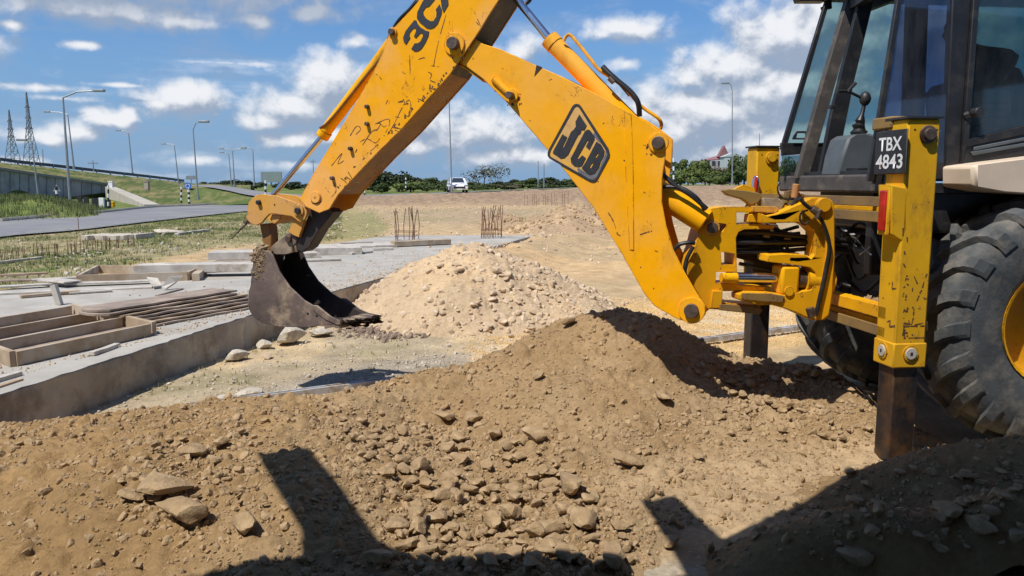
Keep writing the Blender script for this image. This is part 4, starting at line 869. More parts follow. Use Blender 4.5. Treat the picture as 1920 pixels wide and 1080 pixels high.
# ---------------------------------------------------------------- cars
M_carw = mat('white_car_paint', (.80, .81, .83), .25, .03, 2, 40, 0); M_card = mat('dark_car_paint', (.05, .055, .07), .3, .05, 2, 40, 0); M_cglass = mat('car_glass', (.03, .04, .055), .12, .1, 2, 40, 0)
def car(loc, rz, m, label):
    e = empty('parked_car', (0, 0, 0), label, 'car')
    def L_(x, y, z): return V((x, y, z))
    # length along Y (front -Y), width X
    side = [(-2.15, .28), (-2.2, .55), (-2.05, .78), (-1.15, .96), (-.45, 1.40), (.35, 1.47), (1.15, 1.36), (1.75, 1.02), (2.12, .92), (2.18, .5), (2.1, .28)]
    mb = MB(); n = len(side); W = []
    for k, (s, inset) in enumerate(((-1, .12), (-1, 0), (1, 0), (1, .12))):
        W.append([L_(s*(.86-inset*(1 if z < 1 else 2.0) - (.10 if z > 1.1 else 0)), y, z) for y, z in side])
    vs = [p for r in W for p in r]; fs = [(r*n+i, r*n+(i+1) % n, (r+1)*n+(i+1) % n, (r+1)*n+i) for r in range(3) for i in range(n)]+[tuple(range(n))[::-1], tuple(3*n+i for i in range(n))]
    body = mb.add(vs, fs).build('body', m, e, bevel=.05, smooth=40)
    MB().add([L_(-.60, -1.13, .985), L_(.60, -1.13, .985), L_(.50, -.50, 1.385), L_(-.50, -.50, 1.385)], [(0, 1, 2, 3)]).prism([L_(-.60, -1.14, .99), L_(.60, -1.14, .99), L_(.50, -.51, 1.39), L_(-.50, -.51, 1.39)], (0, -.02, .03)).build('windscreen', M_cglass, e, smooth=None)
    for s in (-1, 1):
        MB().prism([L_(s*.775, -.85, 1.0), L_(s*.775, 1.2, 1.03), L_(s*.70, .9, 1.33), L_(s*.70, -.35, 1.35)], (s*.04, 0, 0)).build('side_window', M_cglass, e, smooth=None)
        MB().box(L_(s*.62, -2.13, .68), (.18, 0, 0), (0, .05, 0), (0, 0, .08)).build('headlight', M_chr2, e, bevel=.02)
        MB().box(L_(s*.92, -.75, 1.0), (.09, 0, 0), (0, .05, 0), (0, 0, .06)).build('wing_mirror', m, e, bevel=.02)
        for y in (-1.35, 1.3):
            wl = MB().cyl(L_(s*.68, y, .31), L_(s*.88, y, .31), .31, 20).build('wheel', M_rub, e); MB().cyl(L_(s*.87, y, .31), L_(s*.89, y, .31), .19, 14).build('rim', M_chr2, wl)
    MB().box(L_(0, -2.19, .50), (.55, 0, 0), (0, .03, 0), (0, 0, .10)).build('grille', M_black, e, bevel=.01); MB().box(L_(0, -2.22, .34), (.26, 0, 0), (0, .01, 0), (0, 0, .06)).build('number_plate', M_white, e, smooth=None)
    e.location = loc; e.rotation_euler.z = rz; return e
c = at(857, 361, 79.5); car((c.x, c.y, float(ground_base(np.array([c.x]), np.array([c.y]))[0])+.07), R(10), M_carw, 'small white car driving on the road behind the site')
c = at(398, 350, 330); car((c.x, c.y, c.z), R(-75), M_card, 'tiny dark car at the top of the far side road')
# ---------------------------------------------------------------- building far right
def far_building():
    d = 170; e = empty('red_roofed_building', at(1365, 330, d), 'red-roofed building peeping over the bushes at right', 'building')
    mr = mat('red_roof', (.26, .12, .125), .8, .2, .5, 6, 0); mw = mat('far_wall', (.38, .31, .31), .8, .1, .5, 6, 0)
    a = at(1330, 345, d); b = at(1392, 301, d); MB().box(V(((a.x+b.x)/2, d+4, (a.z+b.z)/2)), ((b.x-a.x)/2, 0, 0), (0, 4, 0), (0, 0, (b.z-a.z)/2)).build('wall', mw, e, smooth=None)
    l = at(1326, 300, d); r = at(1398, 296, d); t1 = at(1348, 291, d+4); t2 = at(1382, 288, d+4)
    l2, r2 = l+V((0, 9, 0)), r+V((0, 9, 0)); MB().add([l, r, r2, l2, t1, t2], [(0, 1, 5, 4), (1, 2, 5), (2, 3, 4, 5), (3, 0, 4), (0, 3, 2, 1)]).build('roof', mr, e, smooth=None)
    t = at(1358, 291, d); MB().prism([t+V((-1.2, 0, -.3)), t+V((1.2, 0, -.3)), t+V((0, 0, 2.0))], (0, 2, 0)).build('gable', mr, e, smooth=None)
    for k in range(5):
        p = at(1338+k*11, 306, d); MB().box(p+V((0, -.05, 0)), (.35, 0, 0), (0, .05, 0), (0, 0, .45)).build('window', M_cglass, e, smooth=None)
far_building()
o = MB().box(at(1371, 304, 150), (1.7, 0, 0), (0, 1.5, 0), (0, 0, 1.0)).prism([at(1371, 304, 150)+V(t) for t in ((-1.9, -1.6, .95), (1.9, -1.6, .95), (0, -1.6, 1.7))], (0, 3.2, 0)).build('pale_shed', mat('pale_shed_wall', (.42, .46, .47), .8), smooth=None); tag(o, 'small pale shed in the bushes below the red roof', 'shed')
# ---------------------------------------------------------------- trees
def leaf_mat(name, c, c2):
    m, nt, N, L, b = new_mat(name); oi = N.new('ShaderNodeNewGeometry'); n = noise(N, L, .9, 4, .6)
    f = mth(N, L, 'ADD', mth(N, L, 'MULTIPLY', oi.outputs['Random Per Island'], .6), mth(N, L, 'MULTIPLY', n, .5)); L.new(mixc(N, L, f, rgb(c), rgb(c2)), b.inputs['Base Color']); b.inputs['Roughness'].default_value = .7
    b.inputs['Specular IOR Level'].default_value = .2; MATS[name] = m; return m
LM = [leaf_mat('dark_foliage', (.022, .034, .016), (.055, .075, .028)), leaf_mat('mid_foliage', (.042, .065, .022), (.095, .12, .038)), leaf_mat('light_foliage', (.07, .10, .025), (.14, .17, .045)), leaf_mat('dull_foliage', (.07, .075, .035), (.15, .13, .07))]
M_bark = mat('tree_bark', (.11, .085, .065), .9, .3, 4, 20, .3, .01)
def crown_mesh(seed, n=1500, lobes=9, size=.085, flat=.75):
    r = np.random.default_rng(seed); L_ = []
    for k in range(lobes): L_.append((r.uniform(-.62, .62), r.uniform(-.55, .55), r.uniform(.28, .82)*(1-.25*abs(r.normal()*.4)), r.uniform(.20, .38)))
    vs = []; k = 0
    while k < n:
        lx, ly, lz, lr = L_[r.integers(lobes)]; q = r.normal(size=3); q /= np.linalg.norm(q); rad = lr*(1-.35*r.uniform()**2); p = np.array([lx, ly, lz])+q*rad*np.array([1, 1, flat])
        if p[2] < .04: continue
        a = r.normal(size=3); a /= np.linalg.norm(a); b = np.cross(a, q); b /= np.linalg.norm(b)+1e-9; s = size*r.uniform(.5, 1.3)
        vs += [p-a*s*.6-b*s*.35, p+a*s*.6-b*s*.35, p+a*s*.35+b*s*.5, p-a*s*.45+b*s*.4]; k += 1
    me = bpy.data.meshes.new('crown'); me.from_pydata([tuple(v) for v in vs], [], [(4*i, 4*i+1, 4*i+2, 4*i+3) for i in range(n)]); return me
CR = []
for k in range(5):
    row = []
    base_me = crown_mesh(100+k, 1500, 8+k)
    for m in LM: me = base_me.copy(); me.materials.append(m); row.append(me)
    CR.append(row)
def trunk_mesh(seed, h=.55):
    r = random.Random(seed); mb = MB(); mb.tube([(0, 0, 0), (.01, 0, h*.5), (.0, .01, h)], [.045, .035, .02], 6)
    for k in range(5):
        a = r.uniform(0, 6.28); l = r.uniform(.2, .4); mb.tube([(0, 0, h*r.uniform(.4, .8)), (math.cos(a)*l*.5, math.sin(a)*l*.5, h*.9), (math.cos(a)*l, math.sin(a)*l, h*.9+l*.6)], [.02, .014, .006], 5)
    me = bpy.data.meshes.new('trunk'); me.from_pydata(mb.v, [], mb.f); me.materials.append(M_bark); return me
TR = [trunk_mesh(k) for k in range(3)]
tcount = [0]
def tree(px, py_base, py_top, wpx, d, mi, label, group='trees and bushes along the horizon', name='bush', cat='bush'):
    i = tcount[0]; tcount[0] += 1; b = at(px, py_base, d); b.z = max(min(b.z, float(ground_base(np.array([b.x]), np.array([b.y]))[0])), -5) if True else b.z
    H = at(px, py_top, d).z-b.z; W = wpx*d/F/1.5; e = bpy.data.objects.new(name, None); COL.objects.link(e); e.location = b; e.rotation_euler.z = i*1.7; e.scale = (W, W, H); tag(e, label, cat, group)
    c = bpy.data.objects.new('crown', CR[i % 5][mi]); COL.objects.link(c); c.parent = e; t = bpy.data.objects.new('trunk', TR[i % 3]); COL.objects.link(t); t.parent = e; return e
lb = ['dark green bushy tree in the horizon line behind the site', 'mid green bush in the horizon line behind the site', 'light green bush in front of the horizon line', 'dull brownish scrub in the horizon line']
for (px, top, wpx, d, mi) in [(640, 330, 60, 120, 0), (668, 322, 60, 115, 0), (700, 318, 70, 108, 0), (722, 322, 60, 112, 0), (748, 317, 66, 108, 0), (775, 322, 60, 110, 0), (800, 332, 60, 118, 1), (822, 336, 50, 120, 1), (715, 340, 50, 96, 1), (770, 336, 60, 98, 2),
                              (800, 341, 50, 97, 1), (835, 345, 46, 100, 1), (880, 339, 60, 125, 1), (905, 342, 60, 118, 1), (940, 337, 60, 122, 0), (965, 334, 60, 124, 0), (995, 333, 56, 120, 1), (1020, 331, 60, 122, 0), (1045, 330, 60, 118, 0), (1075, 331, 60, 120, 1), (1110, 328, 70, 122, 0), (960, 345, 70, 104, 3), (1010, 344, 70, 106, 1), (1060, 343, 70, 106, 1), (660, 345, 60, 95, 1), (890, 347, 60, 103, 1)]:
    tree(px, 356, top, wpx, d, mi, lb[mi], group='line of bushes behind the site, '+('dark', 'mid green', 'light green', 'brownish')[mi])
lb2 = ['dark', 'mid green leafy bush right of the boom top', 'light green leafy bush right of the boom top', 'brownish bush below the red roof']
for (px, top, wpx, d, mi) in [(1275, 302, 60, 112, 1), (1300, 296, 60, 108, 2), (1322, 300, 50, 106, 2), (1345, 308, 56, 112, 3), (1368, 312, 56, 110, 3), (1352, 322, 60, 103, 1), (1290, 320, 60, 102, 2), (1395, 282, 60, 108, 1), (1412, 272, 50, 106, 1), (1432, 276, 60, 108, 1), (1385, 310, 50, 103, 1), (1450, 282, 60, 110, 1), (1330, 326, 60, 102, 2), (1262, 318, 40, 105, 1), (1490, 290, 80, 112, 1), (1560, 295, 90, 115, 1)]:
    tree(px, 347, top, wpx, d, mi, lb2[mi], group='bushes right of the boom, '+('dark', 'mid green', 'light green', 'brownish')[mi])
for (px, top, wpx, d, mi) in [(400, 340, 50, 200, 0), (420, 335, 50, 200, 0), (445, 333, 50, 210, 0), (470, 336, 50, 205, 0), (545, 340, 60, 190, 0), (575, 343, 60, 190, 0), (605, 345, 60, 180, 0), (385, 343, 40, 190, 0), (1130, 330, 60, 125, 0), (1160, 330, 60, 128, 1)]:
    tree(px, 352, top, wpx, d, mi, 'small dark tree on the skyline left of the dipper' if px < 650 else 'dark bush mostly hidden behind the boom', group='skyline trees left of the dipper' if px < 650 else 'bushes hidden behind the boom')
ORD = ['leftmost', 'second', 'third', 'fourth', 'fifth', 'sixth', 'seventh', 'eighth', 'ninth', 'tenth', 'eleventh', 'twelfth', 'thirteenth', 'fourteenth', 'fifteenth', 'sixteenth']
def ordinal_labels():
    rows = {}
    for o in bpy.data.objects:
        if o.get('category') == 'bush' and o.get('group'): rows.setdefault(o['group'], []).append(o)
    for g, l in rows.items():
        l.sort(key=lambda o: o.location.x/o.location.y)
        for i, o in enumerate(l): o['label'] = (ORD[i]+(' ' if i == 0 else ' from the left, '))+o['label']
ordinal_labels()
# lone airy tree
def bare():
    d = 104; b = at(908, 350, d); e = empty('bare_tree', b, 'thin rounded see-through tree standing above the bushes right of the white car', 'tree'); H = at(908, 304, d).z-b.z; W = 78*d/F/1.35
    me = crown_mesh(333, 900, 16, .045, .8); me.materials.append(LM[3]); c = bpy.data.objects.new('crown', me); COL.objects.link(c); c.parent = e; c.scale = (W, W, H)
    r = random.Random(5); mb = MB()
    def br(p, dr, l, w, dep):
        q = p+dr*l; mb.tube([p, p.lerp(q, .5)+V((r.gauss(0, .05)*l, r.gauss(0, .05)*l, 0)), q], [w, w*.8, w*.55], 4)
        if dep == 0: return
        for _ in range(3): br(q, (dr+V((r.gauss(0, .7), r.gauss(0, .7), r.uniform(-.2, .35)))).normalized(), l*r.uniform(.6, .8), w*.6, dep-1)
    br(b, V((.05, 0, 1)), H*.30, .11, 4); br(b+V((-.5, 0, 0)), V((-.35, 0, 1)).normalized(), H*.26, .08, 4); mb.build('trunk', M_bark, e, smooth=None)
bare()
# ================================================================ things on the slab
def gz(px, py, z=SLAB_Z): return gnd(px, py, z)
def plank(a, b, wid, th, m, name, label, cat, lift=0., group=None, parent=None, tilt=0.):
    """board whose near bottom edge runs a->b on the ground, wid going away from the camera"""
    a, b = V(a), V(b); d = (b-a).normalized(); s = V((0, 0, 1)).cross(d); s = s if s.y > 0 else -s; c = (a+b)/2+s*wid/2+V((0, 0, th/2+lift))
    n = max(2, int((b-a).length/.25)); vs = []; mb = MB(); up = V((0, 0, 1)); hw, ht = wid/2, th/2
    for i in range(n+1):
        p = a.lerp(b, i/n)+s*hw+up*(ht+lift)+up*rng_.gauss(0, .0025); w_ = hw+rng_.gauss(0, .0025)
        for (x, y) in ((-1, -1), (1, -1), (1, 1), (-1, 1)): vs.append(p+s*x*w_+up*(y*ht+tilt*x*hw))
    fs = [(i*4+k, i*4+(k+1) % 4, i*4+4+(k+1) % 4, i*4+4+k) for i in range(n) for k in range(4)]+[(0, 3, 2, 1), tuple(n*4+k for k in (0, 1, 2, 3))]
    o = mb.add(vs, fs).build(name, m, parent, bevel=.003, smooth=None)
    if not parent: tag(o, label, cat, group)
    return o
# big formwork tray
def tray():
    fr, fl = gz(290, 628), gz(30, 687); e1 = (fr-fl); e1.z = 0; L1 = e1.length; u1 = e1.normalized(); br_ = gz(142, 592); u2 = (br_-fr); u2.z = 0; W2 = u2.length; u2.normalize(); h = .105
    fl = fr-u1*(L1); e = empty('formwork_tray', fr-u1*L1*.5+u2*W2*.5, 'large wooden formwork tray with three long ribs lying on the slab at left', 'formwork')
    fl2 = fr-u1*(L1*1.0)
    for k, t in enumerate((0, .33, .66, 1.0)):
        a = fl2+u2*W2*t-u1*(.0 if k == 0 else .0); b = fr+u2*W2*t; MB().beam(a+V((0, 0, h/2+.004)), b-u1*.05+V((0, 0, h/2+.004)), .035, h).build('rib' if 0 < k < 3 else 'side_board', M_wood, e, bevel=.003, smooth=None)
    MB().beam(fr+V((0, 0, h/2+.006)), fr+u2*W2*1.03+V((0, 0, h/2+.006)), .04, h+.012).build('end_board', M_wood, e, bevel=.003, smooth=None); MB().beam(fl2-u1*.02+V((0, 0, h/2+.006)), fl2-u1*.02+u2*W2*1.03+V((0, 0, h/2+.006)), .04, h+.012).build('end_board', M_wood, e, bevel=.003, smooth=None)
    MB().box((fl2+fr+u2*W2)/2+V((0, 0, .012)), u1*L1*.5, u2*W2*.5, (0, 0, .008)).build('base_sheet', M_ply, e, smooth=None)
tray()
# stack of old plywood sheets
fr, fl = gz(486, 577), gz(288, 614); u = (fr-fl); u.z = 0; L1 = u.length; u.normalize(); s = V((-u.y, u.x, 0)); s = s if s.x < 0 else -s
ords = ('bottom sheet', 'second sheet from the bottom', 'third sheet from the bottom', 'fourth sheet from the bottom', 'fifth sheet from the bottom', 'sixth sheet, just under the top one,', 'topmost sheet')
for k in range(7):
    o0 = fl+u*(-.05*k+rng_.uniform(-.05, .05))+s*(.04*k); Wd = .50-.02*k; z0 = SLAB_Z+.004+k*.027; pts = []
    for t in np.linspace(0, 1, 14): pts.append(o0+u*L1*t*1.15+s*rng_.uniform(-.012, .012))
    for t in np.linspace(1, 0, 8): pts.append(o0+u*L1*t*1.15+s*(Wd+rng_.uniform(-.012, .012)))
    for t in (.75, .5, .25): pts.append(o0+s*Wd*t-u*.10*math.sin(math.pi*t)+u*rng_.uniform(-.015, .015))
    o = MB().prism([V((p.x, p.y, z0+.004*math.sin(i*1.3+k))) for i, p in enumerate(pts)], (0, 0, .017)).build('plywood_sheet', M_ply if k % 3 != 1 else M_wood, smooth=None); tag(o, ords[k]+' of the worn plywood stack left of the bucket', 'plywood', 'plywood stack on the slab')
plank(gz(178, 668), gz(226, 650), .05, .03, M_wood2, 'short_plank', 'short plank by the slab edge in front of the tray', 'plank')
plank(gz(-60, 735), gz(44, 704), .06, .03, M_wood2, 'short_plank', 'upper plank at the slab edge in the left corner', 'plank', lift=.0); plank(gz(-60, 748), gz(46, 713), .05, .015, M_wood, 'short_plank', 'thin lower plank at the slab edge in the left corner', 'plank')
o = MB().beam(gz(112, 572), gz(112, 572)+V((-.05, 0, .22)), .06, .06, (0, 1, 0)).build('wooden_peg', M_wood2, bevel=.003, smooth=None); tag(o, 'short upright wooden peg behind the formwork tray', 'peg')
plank(gz(-60, 556), gz(285, 541), .18, .02, M_wood2, 'pale_board', 'long pale board lying lowest at the left edge of the slab', 'board'); plank(gz(-20, 546), gz(130, 537), .14, .02, M_wood2, 'pale_board', 'pale board behind the lowest long one at left', 'board', lift=.03)
plank(gz(70, 536), gz(120, 541), .25, .02, M_wood2, 'pale_board', 'small skewed pale board above the long ones', 'board', lift=.06); plank(gz(120, 539), gz(280, 533), .16, .02, M_wood2, 'pale_board', 'pale board just before the small wooden frame', 'board', lift=.03)
def frame2():
    e = empty('formwork_tray', gz(260, 525), 'low rectangular wooden frame on the slab behind the broken boards', 'frame'); a, b, c, d = gz(147, 533), gz(352, 526), gz(375, 516), gz(185, 512)
    for p, q in ((a, b), (b, c), (d, c), (a, d)): MB().beam(p+V((0, 0, .06)), q+V((0, 0, .06)), .04, .12).build('side_board', M_wood, e, smooth=None)
frame2()
plank(gz(250, 522), gz(560, 517), .35, .11, M_wood2, 'formwork_board', 'long thick timber panel lying behind the plywood stack', 'panel', lift=.07); plank(gz(360, 527), gz(375, 514), .10, .10, M_wood, 'timber_block', 'timber block under the right end of the wooden frame', 'block')
plank(gz(390, 494), gz(520, 492), .55, .12, M_wood2, 'formwork_board', 'pale square panel stacked on boards just left of the bucket', 'panel', lift=.06); plank(gz(395, 497), gz(510, 497), .4, .05, M_ply, 'board_offcut', 'dark board under the pale square panel', 'board')
plank(gz(560, 480), gz(679, 477), 1.0, .13, M_wood2, 'formwork_board', 'pale thick panel on the slab right of the bucket top', 'panel'); plank(gz(520, 486), gz(600, 483), .6, .08, M_wood2, 'formwork_board', 'pale panel hidden behind the bucket', 'panel')
plank(gz(672, 466), gz(745, 464), .35, .07, M_wood2, 'scrap_board', 'splintered scrap boards between the pale panel and the plank', 'board', tilt=.08); plank(gz(740, 464), gz(846, 459), .22, .10, M_wood, 'timber_plank', 'brown plank lying before the left rebar cage', 'plank', lift=.02)
plank(gz(295, 556), gz(345, 543), .03, .02, M_ply, 'thin_stick', 'thin dark stick lying on the slab above the plywood stack', 'stick')
def broken(pts, label, z=.02, up=(0, 0, .02)):
    P = [gz(px, py, SLAB_Z+zz) for px, py, zz in pts]; o = MB().prism(P, up).build('broken_board', M_wood2, smooth=None); tag(o, label, 'board', 'broken boards on the slab')
broken([(303, 541, .02), (318, 521, .14), (343, 519, .15), (330, 531, .07), (312, 543, .01)], 'pale broken board tilted up at the end of the frame'); broken([(275, 522, .10), (296, 524, .10), (303, 538, .02), (288, 540, .02)], 'brown broken board leaning against the frame')
# rebar cages
def cage(px, py, lab, n=7, w=.24, h=.78, seed=1):
    r = random.Random(seed); b = gz(px, py); e = empty('rebar_cage', b, lab, 'rebar cage', 'rebar cages on the slab')
    for i in range(n):
        for (x, y) in ((-w+2*w*i/(n-1), -w), (-w+2*w*i/(n-1), w)):
            if i not in (0, n-1) and r.random() < .25: continue
            p = b+V((x+r.gauss(0, .012), y, -.05)); MB().tube([p, p+V((r.gauss(0, .025), r.gauss(0, .02), h*.5)), p+V((r.gauss(0, .05), r.gauss(0, .03), h*r.uniform(.9, 1.08)))], .010, 6).build('bar', M_rebar, e)
    for z in (.10, .2): MB().tube([b+V((x*w, y*w, z)) for x, y in ((-1, -1), (1, -1), (1, 1), (-1, 1), (-1, -1))], .007, 5).build('tie', M_rebar, e)
cage(762, 450, 'left rebar cage standing on the slab', seed=2); cage(921, 446, 'right rebar cage with a splayed bar beside the far heap', seed=3, n=8)
def farcage():
    e = empty('rebar_row', at(1030, 385, 47), 'distant row of rusty rebar behind the far heap', 'rebar', None)
    r = random.Random(8); mb = MB()
    for k in range(15):
        px = 985+k*5.6+r.uniform(-2.5, 2.5); p = at(px, 386, 47-.08*k); mb.tube([p, p+V((r.gauss(0, .03), 0, r.uniform(.55, .85)))], .010, 4)
    mb.build('bars', M_rebar, e, smooth=None)['kind'] = 'stuff'
farcage()
# low mesh fence along the verge at left
def fence():
    e = empty('mesh_fence', gnd(60, 490), 'low row of thin rusty stakes along the verge at left', 'fence'); a = gnd(-60, 500); b = gnd(255, 462); mb = MB(); r = random.Random(4)
    for k in range(60):
        p = a.lerp(b, k/59)+V((r.gauss(0, .03), r.gauss(0, .1), 0)); mb.tube([p, p+V((r.gauss(0, .02), 0, r.uniform(.22, .34)))], .008, 4)
    mb.tube([a+V((0, 0, .2)), b+V((0, 0, .2))], .004, 4); mb.build('stakes', M_rebar, e, smooth=None)['kind'] = 'stuff'
fence()
plank(gnd(-20, 497), gnd(82, 485), .10, .05, M_wood2, 'pale_board', 'pale board lying in the dry grass at the left edge', 'board'); plank(gnd(335, 441), gnd(395, 433), .14, .07, M_wood2, 'pale_board', 'thin pale board in the verge left of the bucket linkage', 'board')
def slabrub(px0, px1, py, d, lab):
    a = at(px0, py, d); b = at(px1, py, d); mb = MB(); r = random.Random(2); n = 16; top = [a.lerp(b, i/n) for i in range(n+1)]
    mb.prism([V((p.x, p.y+r.uniform(-.12, .12), z_at(p.x, p.y))) for p in top]+[V((p.x+.1, p.y+1.1+r.uniform(-.2, .2), z_at(p.x, p.y))) for p in reversed(top)], (0, 0, .14)); o = mb.build('broken_slab', M_lime, bevel=.01, smooth=None); tag(o, lab, 'rubble slab')
slabrub(148, 252, 447, 23, 'flat broken concrete slab lying in the verge by the road')
o = rock(316, 437, 50, 26, 'little dirt mound in the verge left of the bucket', M_lime, 'dirt_lump', 'lump', flat=.35, wide=1.2)
p = gnd(148, 437); o = MB().tube([p, p+V((0, 0, .55))], .012, 5).build('thin_stake', M_rebar); tag(o, 'thin upright stake at the edge of the road', 'stake')
# white channel running over the ground, and the peg in the soil
a, b = at(330, 777, 5.42), at(1530, 609, 8.75); a.z = b.z = .045
d = (b-a).normalized(); s = V((-d.y, d.x, 0)); mb = MB(); prof = [(-.034, -.03), (.034, -.03), (.034, .02), (.022, .02), (.022, .004), (-.016, .004), (-.016, .02), (-.034, .02)]
n = 60; vs = []
for i in range(n+1):
    p = a.lerp(b, i/n); p.z = max(z_at(p.x, p.y), -.02)*.4+.055
    for (x, z) in prof: vs.append(p+s*x+V((0, 0, z)))
mb.add(vs, [(i*8+k, i*8+(k+1) % 8, i*8+8+(k+1) % 8, i*8+8+k) for i in range(n) for k in range(8)]+[tuple(range(8)), tuple(n*8+k for k in range(8))[::-1]])
o = mb.build('plastic_channel', mat('pale_pvc', (.52, .52, .54), .5, .15, 3, 40, .1, .002, c2=(.36, .30, .22), thr=(.46, .56)), smooth=None); tag(o, 'long pale plastic channel lying straight across the site behind the brown heap', 'channel')
p = at(52, 803, 4.72); o = MB().cyl(p+V((.03, 0, -.06)), p+V((-.02, -.02, .035)), .008, 8).build('wooden_peg', M_wood2); tag(o, 'small pale stick poking out of the heap crest at left', 'stick')

# more loose timber on the slab and in the verge
ex = [(40, 560, 150, 551, .10, 'grey weathered plank in front of the long pale board at left'), (395, 507, 470, 506, .2, 'short board between the two long panels left of the bucket'), (0, 522, 90, 517, .12, 'plank at the back edge of the slab at far left'), (60, 529, 150, 524, .10, 'thin board behind the skewed pale board'),
      (590, 470, 668, 468, .25, 'board lying behind the pale thick panel'), (660, 478, 700, 474, .10, 'small board end right of the pale thick panel'), (700, 470, 738, 469, .12, 'stub of board left of the brown plank'), (455, 503, 520, 502, .2, 'board end under the long panel beside the bucket')]
for x0, y0, x1, y1, wd_, lb_ in ex: plank(gz(x0, y0), gz(x1, y1), wd_, .03, M_wood2 if len(lb_) % 2 else M_wood, 'loose_board', lb_, 'board', lift=rng_.uniform(0, .03), tilt=rng_.uniform(-.02, .05))

ex = [(385, 512, 480, 508, .12, .05, 'grey plank jutting left from under the long panel'), (565, 492, 640, 489, .14, .03, 'plank lying just in front of the pale thick panel'), (130, 553, 210, 548, .08, .02, 'short grey plank beside the wooden peg'), (215, 530, 262, 522, .10, .03, 'short plank leaning into the little wooden frame'),
      (440, 487, 476, 486, .3, .02, 'thin sheet on top of the pale square panel'), (-40, 532, 60, 528, .12, .02, 'old plank behind the thin boards at far left'), (640, 462, 700, 460, .15, .05, 'dark splintered board behind the scrap boards')]
for x0, y0, x1, y1, wd_, th_, lb_ in ex: plank(gz(x0, y0), gz(x1, y1), wd_, th_, rng_.choice((M_wood2, M_wood, M_ply)), 'loose_board', lb_, 'board', lift=.14 if 'on top' in lb_ else rng_.uniform(0, .03), tilt=rng_.uniform(-.03, .06))
# ================================================================ the backhoe loader
Z3 = V((0, 0, 1))
BW = V((.342, .940, 0)).normalized(); BX = V((BW.y, -BW.x, 0)); B0 = V((1.10, 4.88, .79)); BWID = .28
def BN(px, py, off=0.): return onp(px, py, B0+BW*off, BW)
def zoomp(pts, ox, oy, k): return [(ox+x/k, oy+y/k) for x, y in pts]
f_ = V((.9927, .1206, 0)).normalized(); a_ = V((-f_.y, f_.x, 0)); C0 = V((2.165, 4.45, 0))
def MS(px, py, t): return onp(px, py, C0+a_*t, a_)
def MR(px, py, s): return onp(px, py, C0+f_*s, f_)
def MP(s, t, z): return C0+f_*s+a_*t+Z3*z
bh = empty('backhoe_loader', MP(1.0, 1.0, 0), 'worn yellow backhoe loader with its digging arm stretched out over the spoil heap', 'backhoe')
def plate(name, pts, off, th, m, parent=bh, bevel=.004, holes=(), smooth=None, P=BN, W=BW, base=0.):
    """profile read on plane P, pushed `off` along W, extruded th"""
    pp = [P(x, y, base)+W*off for x, y in pts]; hh = [[P(x, y, base)+W*off for x, y in h] for h in holes]
    return MB().prism(pp, W*th, hh).build(name, m, parent, bevel=bevel, smooth=smooth or 30)
def pin(name, px, py, r, P, W, off, ln, parent, m=None, hexa=False, collar=None, base=0., cm=None):
    c = P(px, py, base)+W*off; mb = MB()
    if collar: mb.cyl(c-W*.012, c+W*.002, collar, 28)
    if collar:
        mb.build('boss', cm or M_boom, parent, bevel=.003); mb = MB()
    mb.cyl(c-W*ln, c+W*.01, r, 6 if hexa else 22); return mb.build(name, m or M_pin, parent, bevel=.004)
# ---- boom: two side plates, front web, top web; open at the rear ----
boom_o = [(905, 82), (938, 92), (990, 116), (1050, 142), (1110, 172), (1165, 203), (1200, 221), (1232, 243), (1249, 257), (1248, 290), (1242, 333), (1241, 378), (1249, 422), (1262, 467), (1284, 511), (1306, 549), (1322, 572), (1323, 590), (1310, 601), (1289, 604), (1267, 597), (1227, 574), (1208, 551), (1160, 466), (1110, 386), (1050, 309), (1000, 250), (950, 192), (905, 148), (878, 128), (852, 112), (838, 92), (842, 72), (862, 62), (884, 68)]
boom = plate('boom', boom_o, 0, .014, M_boom)
pp = [BN(x, y) for x, y in boom_o]
def web(idx, name, m, ins=.006, th=.012):
    mb = MB(); c = sum(pp, Vector())/len(pp)
    for i, j in zip(idx[:-1], idx[1:]):
        a, b = pp[i], pp[j]; d = (b-a).normalized(); n = d.cross(BW).normalized()
        if n.dot(c-(a+b)/2) < 0: n = -n
        q = [a+n*ins, b+n*ins, b+n*(ins+th), a+n*(ins+th)]; mb.prism([p+BW*.014 for p in q], BW*(BWID-.028))
    return mb.build(name, m, boom, smooth=None)
web(list(range(21, 31)), 'lower_web', M_boom); web(list(range(0, 6)), 'upper_web', M_boom)
MB().prism([p+BW*(BWID-.014) for p in pp], BW*.014).build('far_side_plate', M_boom, boom, bevel=.004, smooth=30)
# fold line and doubler at the rear of the near plate
plate('doubler', [(1170, 208), (1184, 215), (1188, 330), (1189, 470), (1180, 468), (1173, 330)], -.0035, .004, M_boom, boom, bevel=.0015)
dk = mat('dark_gash', (.05, .03, .02), .9)
plate('gash', [(1006, 122), (1017, 126), (1002, 143)], -.0025, .003, dk, boom, bevel=0)
pin('boom_pivot_pin', 1297, 582, .045, BN, BW, 0, .035, boom, collar=.082)
pin('lift_ram_pin', 960, 180, .024, BN, BW, 0, .07, boom, collar=.045)
MB().tube([BN(926, 148)-BW*.004, BN(958, 178)-BW*.004], .022, 10).build('weld_bead', M_boom, boom)
pin('dipper_ram_pin', 1235, 268, .040, BN, BW, 0, .03, boom, collar=.062)
